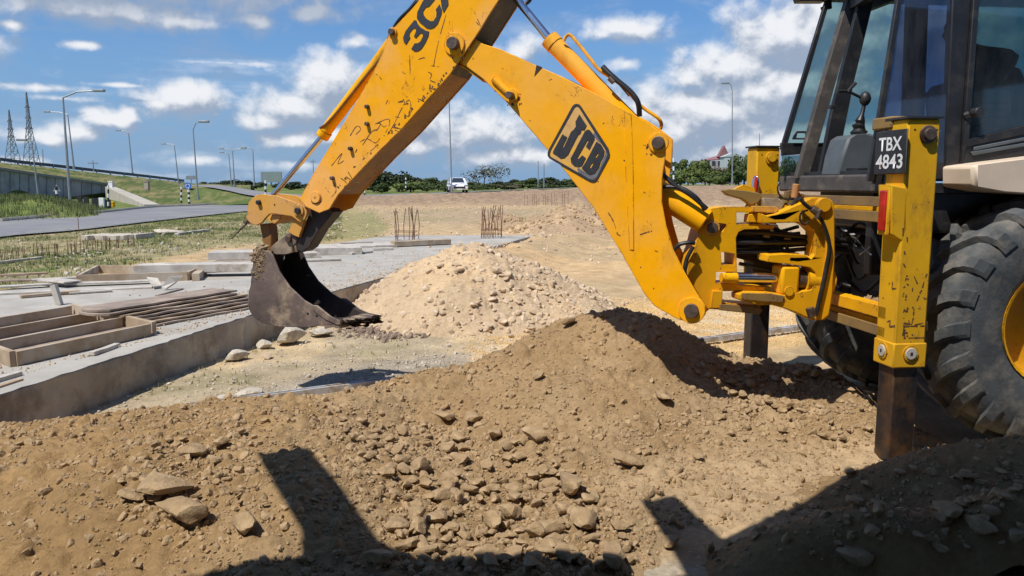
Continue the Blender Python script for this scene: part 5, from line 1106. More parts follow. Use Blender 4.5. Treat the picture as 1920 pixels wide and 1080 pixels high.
# badge
bz = lambda pts: zoomp(pts, 1010, 180, 6.353)
bo = bz([(400, 125), (425, 100), (455, 92), (485, 100), (510, 130), (835, 630), (850, 690), (845, 730), (700, 1000), (675, 1025), (640, 1030), (600, 1015), (130, 745), (108, 715), (108, 670), (125, 630)])
bi = bz([(422, 150), (440, 127), (460, 122), (478, 133), (492, 152), (805, 650), (822, 700), (812, 735), (690, 970), (665, 993), (635, 1000), (610, 990), (152, 728), (134, 705), (137, 680), (150, 640)])
plate('badge', bo, -.004, .004, M_char, boom, bevel=0, holes=[bi])
plate('badge_ground', bi, -.0015, .0015, mat('faded_decal_ground', (.66, .38, .12), .6, .12, 20, 60, .1, .001, c2=(.80, .42, .04), thr=(.5, .56), s2=7), boom, bevel=0)
plate('badge_fill', bz([(650, 462), (668, 430), (700, 470), (805, 650), (820, 700), (810, 735), (690, 968), (640, 998), (600, 985), (472, 908), (458, 870), (475, 852), (560, 915), (620, 950), (680, 925), (735, 840), (755, 765), (795, 700), (795, 640), (750, 570), (700, 530), (676, 500)]), -.0030, .003, M_greyd, boom, bevel=0)
J = [(487, 222), (572, 350), (545, 405), (512, 400), (500, 440), (470, 462), (355, 690), (310, 735), (265, 742), (215, 705), (170, 678), (178, 650), (285, 457), (340, 490), (283, 605), (300, 612), (360, 490), (385, 430), (420, 400), (445, 365), (440, 305)]
Cc = [(605, 637), (565, 600), (600, 535), (583, 523), (462, 735), (475, 750), (488, 740), (520, 705), (562, 738), (515, 830), (470, 842), (425, 830), (388, 790), (383, 745), (550, 425), (580, 400), (612, 408), (665, 478), (668, 510)]
Bb = [(690, 543), (745, 580), (785, 650), (780, 700), (742, 770), (722, 840), (665, 925), (610, 937), (575, 918), (515, 858), (560, 790), (640, 640)]
plate('letter', bz(J), -.0055, .0055, M_char, boom, bevel=0); plate('letter', bz(Cc), -.0055, .0055, M_char, boom, bevel=0)
plate('letter', bz(Bb), -.0055, .0055, M_char, boom, bevel=0, holes=[bz([(703, 680), (720, 690), (690, 737), (672, 727)]), bz([(635, 795), (657, 805), (625, 860), (605, 850)])])
# ---- dipper ----
dip_o = [(566, 373), (593, 323), (638, 249), (672, 192), (704, 136), (722, 98), (730, 72), (742, 54), (757, 38), (776, 18), (800, -10), (830, -70), (872, -120), (925, -132), (962, -95), (958, -40), (940, 0), (920, 31), (902, 60), (883, 89), (848, 140), (809, 184), (758, 242), (708, 291), (661, 341), (638, 366), (622, 392), (602, 399), (578, 388)]
dipper = plate('dipper', dip_o, -.030, .012, M_dip)
dn = [BN(x, y)-BW*.030 for x, y in dip_o]; DW = .32
MB().prism([p+BW*(DW-.012) for p in dn], BW*.012).build('far_side_plate', M_dip, dipper, bevel=.004, smooth=30)
mb = MB(); c = sum(dn, Vector())/len(dn)
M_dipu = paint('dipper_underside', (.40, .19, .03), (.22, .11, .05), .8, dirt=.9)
M_nblk = mat('near_black_steel', (.030, .022, .018), .6, .4, 6, 40, .3, .003, c2=(.12, .07, .03), thr=(.55, .7))  # near-black steel with brown patches, for upper web and nose
def dweb(idx, name, m):
    mb = MB()
    for i, j in zip(idx[:-1], idx[1:]):
        a, b = dn[i], dn[j]; d = (b-a).normalized(); n = d.cross(BW).normalized(); n = n if n.dot(c-(a+b)/2) > 0 else -n
        q = [a+n*.005, b+n*.005, b+n*.018, a+n*.018]; mb.prism([p+BW*.012 for p in q], BW*(DW-.024))
    mb.build(name, m, dipper, smooth=None)
dweb([15, 16, 17, 18, 19, 20], 'upper_web', M_nblk); dweb([20, 21, 22, 23, 24, 25], 'underside_web', M_dipu); dweb([0, 1, 2, 3, 4, 5], 'top_web', M_dip)
pin('dipper_pivot_pin', 856, 84, .040, BN, BW, -.030, .05, dipper, collar=.074, cm=M_dip); pin('bucket_ram_pin', 741, 62, .022, BN, BW, -.03, .035, dipper, collar=.032, cm=M_dip)
for (x, y) in ((694, 201), (694, 233), (663, 279), (629, 334)): pin('grease_boss', x, y, .014, BN, BW, -.03, .03, dipper, hexa=False); 
pin('lower_boss', 597, 370, .018, BN, BW, -.03, .012, dipper, m=M_dip, collar=.040, cm=M_dip)
# model lettering near the top of the dipper
tz = lambda pts: zoomp(pts, 740, 0, 9)
th = [(230, 765), (192, 722), (180, 650), (222, 540), (300, 440), (370, 355), (402, 360), (425, 420), (470, 475), (560, 532), (615, 545), (608, 610), (560, 720), (500, 815), (470, 850), (430, 873), (370, 875), (318, 838), (375, 745), (425, 742), (468, 718), (515, 625), (505, 575), (470, 572), (395, 655), (362, 630), (398, 540), (395, 490), (352, 490), (292, 560), (284, 610), (300, 650)]
cc = [(620, 120), (560, 140), (518, 200), (520, 262), (570, 330), (640, 372), (690, 370), (738, 300), (742, 222), (728, 180), (792, 90), (830, 180), (828, 240), (762, 412), (700, 480), (640, 500), (580, 490), (460, 392), (412, 325), (418, 225), (500, 60), (560, -40), (660, -70), (740, -30)]
xx = [(800, -40), (930, -40), (942, 90), (860, 232), (832, 160), (812, 20)]
for l in (th, cc, xx): plate('letter', tz(l), -.034, .004, M_char, dipper, bevel=0)
# nose tongue and link stub
plate('nose', [(574, 386), (608, 392), (616, 398), (588, 432), (568, 466), (556, 474), (544, 468), (548, 450), (560, 424)], .07, .13, M_nblk, dipper, bevel=.005)
plate('inner_link', [(545, 411), (552, 407), (566, 414), (555, 446), (543, 441), (534, 435)], .035, .03, M_link, dipper, bevel=.003)
# scratches and scuffs, each a thin line of bare dark metal in the paint
def scratch(lines, off, parent, P, W, wd_=.0045, name='scratches'):
    mb = MB(); r = random.Random(len(lines))
    for ln in lines:
        p = smoothp([P(x, y)+W*off for x, y in ln], 4)
        for a, b in zip(p[:-1], p[1:]):
            if r.random() < .12: continue
            d = (b-a).normalized(); n = d.cross(W).normalized()*wd_*r.uniform(.25, .75); mb.add([a-n-d*.001, a+n-d*.001, b+n+d*.001, b-n+d*.001], [(0, 1, 2, 3)])
    me = parent.data; me.materials.append(M_scr); mi = len(me.materials)-1; o_ = WO[parent.name]; bm = bmesh.new(); bm.from_mesh(me)
    vs = [bm.verts.new(V(p)-o_) for p in mb.v]
    for f in mb.f:
        fc = bm.faces.new([vs[i] for i in f]); fc.material_index = mi
    bm.to_mesh(me); bm.free()
M_scr = mat('scratched_metal', (.13, .062, .025), .85, .5, 40, 60, .3, .001)
r_ = random.Random(77); L5 = [[(800, 650), (830, 600), (870, 520), (900, 485), (911, 510), (900, 560)], [(740, 600), (800, 575), (808, 600), (790, 640)], [(620, 655), (650, 610), (670, 625), (640, 655)], [(680, 700), (720, 640), (750, 625)], [(530, 800), (580, 740), (560, 790), (590, 775)],
      [(610, 830), (632, 872), (600, 852)], [(540, 880), (552, 920), (530, 950)], [(980, 345), (1010, 360), (1005, 390), (1050, 405)], [(1010, 320), (1045, 325)], [(1080, 75), (1045, 200), (1020, 320)], [(905, 270), (908, 360)], [(660, 690), (700, 670), (740, 690), (762, 668)], [(790, 505), (803, 480)], [(430, 950), (470, 930), (482, 970), (440, 982), (432, 950)],
      [(745, 360), (770, 385), (760, 372)], [(1215, 60), (1245, 130), (1225, 110)], [(700, 740), (735, 715), (745, 700)], [(575, 860), (600, 880), (590, 905)], [(500, 905), (520, 930)], [(860, 640), (835, 628)]]
for k in range(14):
    t = r_.random(); x0 = 560+t*430+r_.gauss(0, 30); y0 = 860-t*480+r_.gauss(0, 45); L5.append([(x0, y0), (x0+r_.gauss(0, 14), y0+r_.gauss(0, 14)), (x0+r_.gauss(0, 20), y0+r_.gauss(0, 22))])
scratch([zoomp(l, 420, 0, 2.572) for l in L5 if True], -.0310, dipper, BN, BW, .0048)
eg = []
for k in range(44):
    t = r_.random(); a = (690, 300); b = (872, 100); x = 640+t*230; y = 352-t*240+(0 if t < .5 else 4); x -= r_.uniform(2, 9); eg.append([(x, y), (x+r_.gauss(0, 2.5), y+r_.gauss(0, 2.5))])
scratch(eg, -.0312, dipper, BN, BW, .009, 'edge_chips')
scratch([[(1200, 440), (1212, 436), (1222, 433)], [(1140, 398), (1150, 415), (1158, 440)], [(1098, 283), (1101, 286)], [(1120, 340), (1122, 341)], [(1128, 420), (1131, 422)], [(1040, 262), (1042, 264)], [(1185, 438), (1187, 450)]]+[[(x+r_.gauss(0, 3), y), (x+r_.gauss(0, 3)+2, y+2)] for x, y in ((930, 170), (965, 213), (990, 225), (1060, 300), (1112, 330), (1160, 440), (1200, 500), (1225, 540), (1170, 300), (1210, 360), (1230, 470), (1080, 200), (1130, 230))], -.0008, boom, BN, BW, .006)
def stain(px, py, r, off, parent, P, W, seed, sx=1., sy=1.):
    q = random.Random(seed); lines = [];
    mb = MB(); n = 40; c = P(px, py)+W*off; a0 = (P(px+10, py)-P(px, py)).normalized()
    for k in range(26):
        a = q.uniform(0, 6.283); d = r*(.5+.6*abs(q.gauss(0, .5))); p = c+a0*math.cos(a)*d*sx+Z3*(math.sin(a)*d*sy-d*.15); w_ = q.uniform(.002, .010)*(1.3-d/r*.5); m_ = 7; b0 = q.uniform(0, 6)
        mb.add([p+a0*math.cos(b0+6.283*i/m_)*w_*q.uniform(.5, 1.3)+Z3*math.sin(b0+6.283*i/m_)*w_*q.uniform(.5, 1.6) for i in range(m_)]+[], [tuple(range(m_))])
    me = parent.data; me.materials.append(M_grease); mi = len(me.materials)-1; o_ = WO[parent.name]; bm = bmesh.new(); bm.from_mesh(me); vs = [bm.verts.new(V(p)-o_) for p in mb.v]
    for f in mb.f: bm.faces.new([vs[i] for i in f]).material_index = mi
    bm.to_mesh(me); bm.free()
M_grease = mat('pin_grease', (.10, .05, .02), .5, .5, 30, 60, .2, .001)
stain(857, 90, .075, -.0316, dipper, BN, BW, 1); stain(1292, 572, .045, -.0009, boom, BN, BW, 2); stain(1222, 278, .055, -.0009, boom, BN, BW, 3); stain(965, 184, .05, -.0009, boom, BN, BW, 4)
# ---- rams ----
def BM(px, py, o=.15): return BN(px, py, o)
ram = MB().cyl(BM(700, 128, .10)+V((0, 0, 0)), BM(611, 246, .10), .043, 24).tube([BM(745, 62, .10), BM(700, 128, .10)], [.036, .043], 20).cyl(BM(611, 246, .10), BM(604, 257, .10), .049, 24).build('bucket_ram', M_yel, bh)
MB().cyl(BM(606, 254, .10), BM(512, 366, .10), .021, 20).build('rod', M_chrome, ram)
MB().tube(smoothp([BM(742, 50, .05), BM(728, 78, .05), BM(722, 98, .05), BM(690, 138, .05), BM(634, 208, .05), BM(612, 232, .05), BM(600, 240, .07)]), .010, 8).build('pipe', paint('pipe_brown', (.28, .13, .05), (.12, .07, .04), .8), ram)
for o_ in (.04, .07, .10): MB().tube(smoothp([BM(728, 74, o_), BM(745, 42, o_), BM(768, 18, o_), BM(785, 5-o_*60, o_), BM(800, 2, o_)]), .013, 8).build('hose', M_rub, ram)
ram = MB().cyl(BM(1034, 78), BM(1215, 262), .058, 28).cyl(BM(1030, 73), BM(1041, 85), .062, 28).build('dipper_ram', M_boom, bh)
MB().cyl(BM(955, -18), BM(1034, 78), .026, 20).build('rod', M_chrome, ram)
MB().tube(smoothp([BM(1057, 77, .10), BM(1062, 68, .10), BM(1072, 68, .10), BM(1105, 108, .10), BM(1125, 132, .10), BM(1165, 158, .10), BM(1200, 197, .10), BM(1232, 220, .10), BM(1240, 232, .12), BM(1238, 242, .13)]), .011, 8).build('pipe', M_boom, ram)
MB().tube(smoothp([BM(1130, 125, .08), BM(1150, 145, .07), BM(1180, 170, .07), BM(1196, 192, .07), BM(1199, 218, .09)]), .017, 10).build('hose', M_rub, ram); MB().tube(smoothp([BM(1128, 128, .14), BM(1155, 148, .15), BM(1182, 178, .15)]), .016, 10).build('hose', M_rub, ram)
MB().cyl(BM(1143, 146, .07), BM(1151, 154, .07), .021, 6).build('fitting', M_pin, ram)
ram = MB().cyl(BM(1090, 268), BM(1322, 416), .078, 30).build('lift_ram', M_boom, bh); MB().cyl(BM(965, 184), BM(1090, 268), .032, 18).build('rod', M_chrome, ram)
MB().tube(smoothp([BM(1235, 318, .06), BM(1262, 345, .05), BM(1295, 366, .05), BM(1326, 392, .06)]), .014, 10).tube(smoothp([BM(1240, 350, .05), BM(1275, 352, .05), BM(1305, 370, .05), BM(1322, 394, .07)]), .013, 8).build('hose', M_rub, ram)
MB().tube(smoothp([BM(1262, 470, .05), BM(1275, 458, .05), BM(1292, 455, .06), BM(1302, 456, .08)]), .013, 8).tube(smoothp([BM(1300, 462, .06), BM(1288, 485, .05), BM(1284, 510, .05), BM(1290, 530, .08)]), .013, 8).build('hose', M_rub, ram)
MB().tube(smoothp([BN(968, -8, .2), BN(978, 5, .2), BN(990, 4, .2), BN(1000, -12, .2)]), .014, 8).build('hose', M_rub, dipper)
# ---- bucket linkage ----
lk = [(459, 407), (463, 402), (462, 392), (465, 380), (471, 372), (480, 366), (489, 364), (517, 367), (555, 380), (568, 385), (575, 395), (574, 404), (570, 412), (562, 417), (556, 413), (546, 406), (525, 403), (513, 401), (504, 402), (496, 410), (490, 418), (480, 423), (474, 422), (466, 417)]
link = plate('tipping_lever', lk, .005, .022, M_link); plate('far_plate', lk, .235, .022, M_link, link)
plate('cross_web', [(505, 402), (522, 404), (521, 412), (509, 421), (501, 412)], .03, .20, M_link, link)
pin('pin', 485.5, 379.5, .018, BN, BW, .005, .025, link, m=M_blk); pin('pin', 560, 395, .024, BN, BW, .005, .03, link, m=M_blk, collar=.045, cm=M_link); pin('pin', 462, 416, .016, BN, BW, .03, .05, link, m=M_pin)
MB().tube([BN(463, 419, .0), BN(455, 425, .0), BN(438, 444, .0), BN(433, 447, 0)], .004, 6).tube([BN(463, 420, .0), BN(450, 432, .0), BN(446, 437, .0)], .004, 6).build('wire', M_pin, link)
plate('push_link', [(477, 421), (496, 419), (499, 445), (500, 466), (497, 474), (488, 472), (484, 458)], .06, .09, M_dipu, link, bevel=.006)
# ---- bucket ----
BKW = .39; BK0 = .0
bk = [(491, 470), (482, 472), (476, 478), (477, 492), (470, 508), (473, 526), (466, 546), (465, 572), (468, 584), (476, 596), (491, 606), (526, 613), (570, 614), (620, 609), (640, 606), (620, 596), (590, 575), (570, 563), (542, 537), (523, 509), (510, 477), (503, 470)]
bucket = plate('bucket', bk, BK0, .018, M_bucket, bh, bevel=.004)
pb = [BN(x, y) for x, y in bk]
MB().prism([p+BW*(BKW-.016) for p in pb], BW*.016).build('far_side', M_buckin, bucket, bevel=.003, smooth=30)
shell = smoothp([pb[i] for i in (21, 0, 2, 4, 6, 7, 9, 10, 11, 12, 13)], 4); cb_ = sum(shell, Vector())/len(shell); mb = MB()
vs = []
for p in shell:
    n = (cb_-p).normalized()
    for q in (p+n*.006, p+n*.020): vs += [q+BW*.012, q+BW*(BKW-.012)]
n = len(shell); fs = []
for i in range(n-1):
    A = i*4; B = A+4; fs += [(A, B, B+1, A+1), (A+2, A+3, B+3, B+2), (A, A+2, B+2, B), (A+1, B+1, B+3, A+3)]
fs += [(0, 1, 3, 2), ((n-1)*4, (n-1)*4+2, (n-1)*4+3, (n-1)*4+1)]
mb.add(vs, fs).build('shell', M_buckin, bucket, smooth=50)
# wear edges, cutting lip and teeth
for off in (-.008, BKW-.010):
    plate('side_cutter', [(586, 572), (596, 573), (622, 594), (644, 604), (640, 612), (612, 600), (588, 582)], off, .018, M_bucket, bucket, bevel=.004)
a = BN(612, 611); b = a+BW*BKW; dirx = (BN(650, 607)-BN(600, 612)).normalized(); MB().prism([a-dirx*.02, a+dirx*.12+V((0, 0, .008)), a+dirx*.12+V((0, 0, -.006)), a-dirx*.02+V((0, 0, -.022))], BW*BKW).build('cutting_edge', M_bucket, bucket, bevel=.004)
for k in range(4):
    p = a+dirx*.07+BW*(.03+k*(BKW-.06)/3-.03); MB().prism([p+V((0, 0, .03)), p+dirx*.07+V((0, 0, .024)), p+dirx*.185+V((0, 0, -.006)), p+dirx*.08+V((0, 0, -.028)), p+V((0, 0, -.025))], BW*.06).build('tooth', M_bucket, bucket, bevel=.006)
# hinge ears
ear = [(491, 471), (505, 458), (518, 447), (527, 439), (535, 437), (543, 441), (548, 449), (546, 458), (538, 463), (540, 474), (528, 478), (505, 478)]
for off in (.06, .27): plate('hinge_ear', ear, off, .035, M_bucket, bucket, bevel=.006, smooth=40)
pin('bucket_pin', 533, 449, .026, BN, BW, .06, .02, bucket, m=M_steel); MB().cyl(BN(533, 449)+BW*.05, BN(533, 449)+BW*.33, .022, 16).build('bucket_pin', M_steel, bucket)
MB().cyl(BN(487, 466)+BW*.03, BN(487, 466)+BW*.24, .02, 16).build('bucket_pin', M_steel, bucket)
for (x, y) in ((577, 588), (594, 592)): pin('hole', x, y, .012, BN, BW, 0, .002, bucket, m=M_black)
# mud caked on the bucket's back
mb = MB(); r_ = random.Random(9)
M_mud = mat('caked_mud', (.30, .215, .13), .95, .25, 12, 60, .8, .006)
for k in range(70):
    t = r_.random(); x = 484+r_.gauss(0, 6)+4*t; y = 466+62*t+r_.gauss(0, 3); q = r_.uniform(.012, .036)*(1.2-.5*t)
    if x < 474+4*t: x = 476+4*t
    v = VAR3[r_.randrange(12)]*np.array([1.4, .35, 1.2])*q; mb.add([V(tuple(p))+BN(x+3, y)+BW*r_.uniform(.0, .012) for p in v], [tuple(t_) for t_ in F3.tolist()])
mb.build('caked_mud', M_mud, bucket, smooth=40)
# clump of earth spilling over the teeth
mb = MB(); r_ = random.Random(12)
for k in range(90):
    u_ = r_.random(); x = 640+u_*72; y = 607-u_*8+r_.gauss(0, 4); s = r_.uniform(.008, .034); v = VAR3[r_.randrange(12)]*np.array([1.3, 1, .7])*s; mb.add([V(tuple(p))+BN(x, y, r_.uniform(-.04, BKW*.8)) for p in v], [tuple(t) for t in F3.tolist()])
o = mb.build('earth_clump', mat('dark_earth', (.24, .175, .13), .97, .3, 12, 60, .8, .008), smooth=30); tag(o, 'dark earth clump heaped over the bucket teeth', 'earth')
o['kind'] = 'stuff'
def blob(c, r, name, m, parent, seed=0, sq=(1, 1, 1)):
    v, f = VAR3[seed % 12], F3; mb = MB(); mb.add([V(tuple(p*np.array(sq)*r))+c for p in v], [tuple(t) for t in f.tolist()]); return mb.build(name, m, parent, smooth=60)
# ---- kingpost ----
KT = .66
def KP(px, py, b=0.): return MS(px, py, KT)
kp_o = [(1321, 408), (1334, 391), (1359, 388), (1451, 389), (1456, 394), (1456, 399), (1429, 399), (1429, 420), (1453, 423), (1451, 430), (1396, 430), (1385, 435), (1380, 446), (1382, 505), (1384, 534), (1434, 538), (1434, 545), (1352, 546), (1352, 567), (1426, 573), (1426, 586), (1326, 579), (1304, 543), (1290, 516), (1292, 495), (1304, 463), (1311, 437)]
kh = [[(1381, 398), (1426, 399), (1426, 419), (1381, 421)], [(1352, 472), (1378, 476), (1378, 497), (1353, 497)], [(1342, 510), (1381, 510), (1381, 531), (1342, 531)], [(1348, 418), (1362, 420), (1362, 425), (1355, 435), (1348, 431)]]
king = plate('kingpost', kp_o, 0, .18, M_yel, bh, bevel=.006, holes=kh, P=KP, W=a_)
plate('stiffener', [(1334, 544), (1352, 545), (1350, 577), (1330, 577)], -.03, .032, M_yel, king, P=KP, W=a_); plate('lower_lug', [(1345, 569), (1420, 574), (1426, 580), (1420, 588), (1345, 580)], -.04, .05, M_rail, king, P=KP, W=a_)
plate('upper_lug', [(1408, 386), (1450, 387), (1456, 391), (1452, 399), (1408, 397)], -.035, .04, M_link, king, P=KP, W=a_); plate('eye_block', [(1404, 402), (1418, 400), (1419, 417), (1402, 417)], -.01, .08, M_yel, king, P=KP, W=a_)
pin('pin', 1334, 427, .034, KP, a_, 0, .03, king, collar=.052, cm=M_link); MB().tube([KP(1350, 520)-a_*.02+V((0, 0, 0)), KP(1379, 521)-a_*.02], [.030, .034], 16).build('rod_eye', M_yel, king)
# ---- swing ram ----
sr = MB().box(KP(1472, 524), f_*.060, a_*.08, Z3*.092).build('swing_ram', M_yel, bh, bevel=.018)
MB().cyl(KP(1376, 520), KP(1458, 521), .033, 20).build('rod', M_chrome, sr); MB().cyl(KP(1488, 523), KP(1508, 524), .062, 24).build('gland', M_pin, sr); MB().cyl(KP(1506, 524), KP(1556, 526), .085, 26).build('barrel', M_yel, sr)
MB().tube([KP(1465, 508), KP(1462, 540)], .030, 14).cyl(KP(1468, 543)-a_*.09, KP(1468, 543)-a_*.06, .03, 12).build('port', M_yel, sr)
# ---- swing yoke ----
YT = .58
def YP(px, py, b=0.): return MS(px, py, YT)
yk = [(1427, 400), (1439, 405), (1458, 401), (1504, 380), (1521, 372), (1538, 370), (1557, 373), (1564, 382), (1565, 432), (1564, 480), (1560, 553), (1555, 590), (1546, 601), (1521, 600), (1492, 586), (1473, 579), (1440, 570), (1396, 566), (1386, 562), (1386, 552), (1400, 548), (1445, 549), (1470, 553), (1497, 548), (1522, 543), (1530, 526), (1529, 512), (1518, 502), (1497, 498), (1473, 495), (1439, 491), (1441, 478), (1475, 476), (1511, 478), (1521, 485), (1528, 477), (1529, 461), (1528, 435), (1516, 423), (1504, 417), (1466, 418), (1429, 419)]
yoke = plate('swing_yoke', yk, .0, .13, M_yel, bh, bevel=.012, P=YP, W=a_)
plate('rear_rib', [(1526, 384), (1545, 372), (1558, 376), (1562, 392), (1563, 480), (1558, 553), (1552, 590), (1540, 600), (1528, 596), (1536, 560), (1545, 500), (1546, 440), (1538, 405)], -.025, .03, M_yel, yoke, bevel=.010, P=YP, W=a_)
MB().cyl(YP(1540, 384)-a_*.045, YP(1540, 384)+a_*.02, .045, 24).build('boss', M_yel, yoke, bevel=.004)
plate('lower_arm_cap', [(1390, 549), (1445, 550), (1470, 555), (1466, 566), (1430, 565), (1390, 561)], -.012, .014, M_rail, yoke, P=YP, W=a_)
def hose(pts, r, parent, P=YP, off=-.04, name='hose', n=8): return MB().tube(smoothp([P(x, y)+a_*(off+(w[0] if w else 0)) for x, y, *w in pts]), r, n).build(name, M_rub, parent)
hose([(1494, 372), (1505, 384), (1522, 397), (1534, 412), (1545, 440), (1549, 465), (1543, 500), (1537, 530), (1530, 560), (1524, 590)], .013, yoke); hose([(1526, 402), (1540, 425), (1551, 462), (1546, 500), (1540, 530), (1532, 565), (1521, 582)], .009, yoke, off=-.035)
MB().cyl(YP(1516, 390)-a_*.045, YP(1528, 401)-a_*.05, .024, 8).cyl(YP(1528, 392)-a_*.06, YP(1524, 410)-a_*.05, .02, 8).cyl(YP(1512, 575)-a_*.04, YP(1516, 592)-a_*.05, .028, 8).build('fitting', M_pin, yoke, bevel=.003)
hose([(1512, 394), (1500, 398), (1497, 408), (1500, 418), (1508, 420), (1514, 415)], .006, yoke, off=-.02)
for k, (y0, ym, y1, tt) in enumerate(((436, 437, 446, .0), (446, 449, 452, .03), (455, 456, 455, .0), (464, 465, 460, .05), (472, 474, 468, .02), (440, 444, 449, .1), (460, 462, 457, .12))): hose([(1376, y0, tt), (1430, ym, tt), (1480, (ym+y1)/2, tt), (1532, y1, tt), (1600, y1+6, tt)], .014, king, P=KP, off=.03)
plate('hose_clamp', [(1440, 478), (1512, 477), (1520, 484), (1512, 490), (1440, 490)], .10, .06, M_yel, yoke, P=YP, W=a_)
# densely packed castings and hoses behind the yoke window
M_castd = mat('grimy_casting', (.06, .045, .03), .75, .4, 6, 40, .5, .004, c2=(.22, .12, .03), thr=(.52, .66))
plate('slide_casting', [(1416, 425), (1500, 425), (1512, 470), (1505, 545), (1450, 548), (1450, 500), (1418, 492)], .30, .16, M_castd, yoke, P=YP, W=a_, bevel=.01)
for k, (x0, y0, x1, y1, tt) in enumerate(((1392, 438, 1525, 428, .20), (1390, 468, 1520, 480, .22), (1440, 428, 1470, 492, .18), (1478, 430, 1500, 490, .16), (1455, 424, 1520, 440, .15), (1410, 500, 1520, 506, .2))):
    MB().tube(smoothp([YP(x0, y0)+a_*tt, YP((x0+x1)/2+6, (y0+y1)/2+8)+a_*(tt-.02), YP(x1, y1)+a_*tt]), .012, 8).build('hose', M_rub, yoke)
for x, y in ((1450, 442), (1470, 456), (1490, 448)): MB().cyl(YP(x-4, y)+a_*.12, YP(x+8, y+2)+a_*.12, .018, 6).build('hose_fitting', M_pin, yoke)
# clutter on top: latch lever, locks, lamps wiring
top = plate('transport_latch', [(1358, 357), (1369, 354), (1400, 357), (1428, 362), (1433, 371), (1425, 380), (1410, 385), (1395, 374), (1366, 366)], .02, .05, M_rail, bh, P=KP, W=a_, bevel=.006)
plate('latch_arm', [(1398, 372), (1426, 376), (1415, 392), (1402, 391), (1408, 382)], .03, .04, M_rail, top, P=KP, W=a_); plate('wedge', [(1430, 371), (1462, 372), (1473, 380), (1464, 396), (1432, 388)], .0, .10, mat('muddy_casting', (.27, .22, .15), .9, .3, 14, 60, .6, .006), top, P=KP, W=a_, bevel=.008)
plate('wedge', [(1378, 362), (1410, 346), (1430, 352), (1434, 366), (1400, 360)], .12, .04, M_yel, top, P=KP, W=a_); MB().cyl(KP(1489, 372), KP(1493, 345), .022, 14).build('cap', mat('orange_cap', (.42, .19, .06), .7), top, bevel=.005)
mb = MB(); r_ = random.Random(6)
for k in range(16): x, y = r_.uniform(1462, 1515), r_.uniform(360, 388); mb.box(KP(x, y)+a_*r_.uniform(-.03, .08), f_*r_.uniform(.01, .035), a_*r_.uniform(.01, .03), Z3*r_.uniform(.008, .025))
mb.build('lock_block', M_rail, top, bevel=.004); hose([(1463, 342), (1458, 352), (1462, 366), (1474, 374), (1490, 372)], .006, top, P=KP, off=0, name='cable'); hose([(1480, 385), (1492, 372), (1506, 380), (1520, 392)], .012, top, P=KP, off=-.03)
# ---- stabilisers ----
HS = .19
def stab(t0, py_top, name_label, py_bot, leg_bot, far=False):
    zt = MS(1700 if not far else 1440, py_top, t0).z; pb_ = MS(1700 if not far else 1440, py_bot, t0).z; pl = MS(1700 if not far else 1440, leg_bot, t0).z
    c = MP(HS/2, t0+HS/2, 0); h = MB().box(c+Z3*(zt+pb_)/2, f_*HS/2, a_*HS/2, Z3*(zt-pb_)/2).build('stabiliser_housing', M_stab, bh, bevel=.012); h['label'] = name_label
    MB().box(c+Z3*(zt+.006), f_*(HS/2+.012), a_*(HS/2+.012), Z3*.006).build('cap_plate', M_blk, h)
    lg = MB().box(c+Z3*(pb_+pl)/2, f_*HS*.40, a_*HS*.40, Z3*(pb_-pl)/2+Z3*.02).build('inner_leg', M_leg, h, bevel=.010)
    MB().box(c+Z3*(pb_+.072), f_*(HS/2+.006), a_*(HS/2+.006), Z3*.072).build('collar', M_stab, h, bevel=.008)
    for (s, t, n) in ((HS*.5, -.006, a_), (-.006, HS*.5, f_)):
        q = MP(s, t0+t, pb_+.085) if n is a_ else MP(s, t0+t, pb_+.085); MB().cyl(q-n*.008, q+n*.004, .046, 24).build('wear_pad_ring', M_stab, h); MB().cyl(q-n*.014, q, .034, 24).build('wear_pad', mat('pad_grey', (.42, .38, .33), .6), h, bevel=.003); MB().box(q-n*.0145, (f_ if n is a_ else a_)*.007, n*.001, Z3*.009).build('pad_slot', M_black, h)
    q = MP(HS*.62, t0, zt-.085); MB().cyl(q-a_*.03, q, .033, 24).cyl(q-a_*.012, q, .05, 24).build('bolt', M_stab if far else M_pin, h, bevel=.003)
    for s in (HS*.22, HS*.9): MB().cyl(MP(s, t0-.001, zt-.06), MP(s, t0+.002, zt-.06), .006, 10).build('bolt_hole', M_black, h)
    return h, zt, pb_
hN, zt, zb = stab(0, 222, 'near yellow stabiliser housing with number plate', 690, 868); hF, zt2, zb2 = stab(1.95, 276, 'far yellow stabiliser housing with reflector', 572, 690, True)
# black cap and junction above the near housing
MB().box(MP(.06, .24, zt-.01), f_*.07, a_*.10, Z3*.035).build('lamp_bracket', M_rail, hN, bevel=.01)
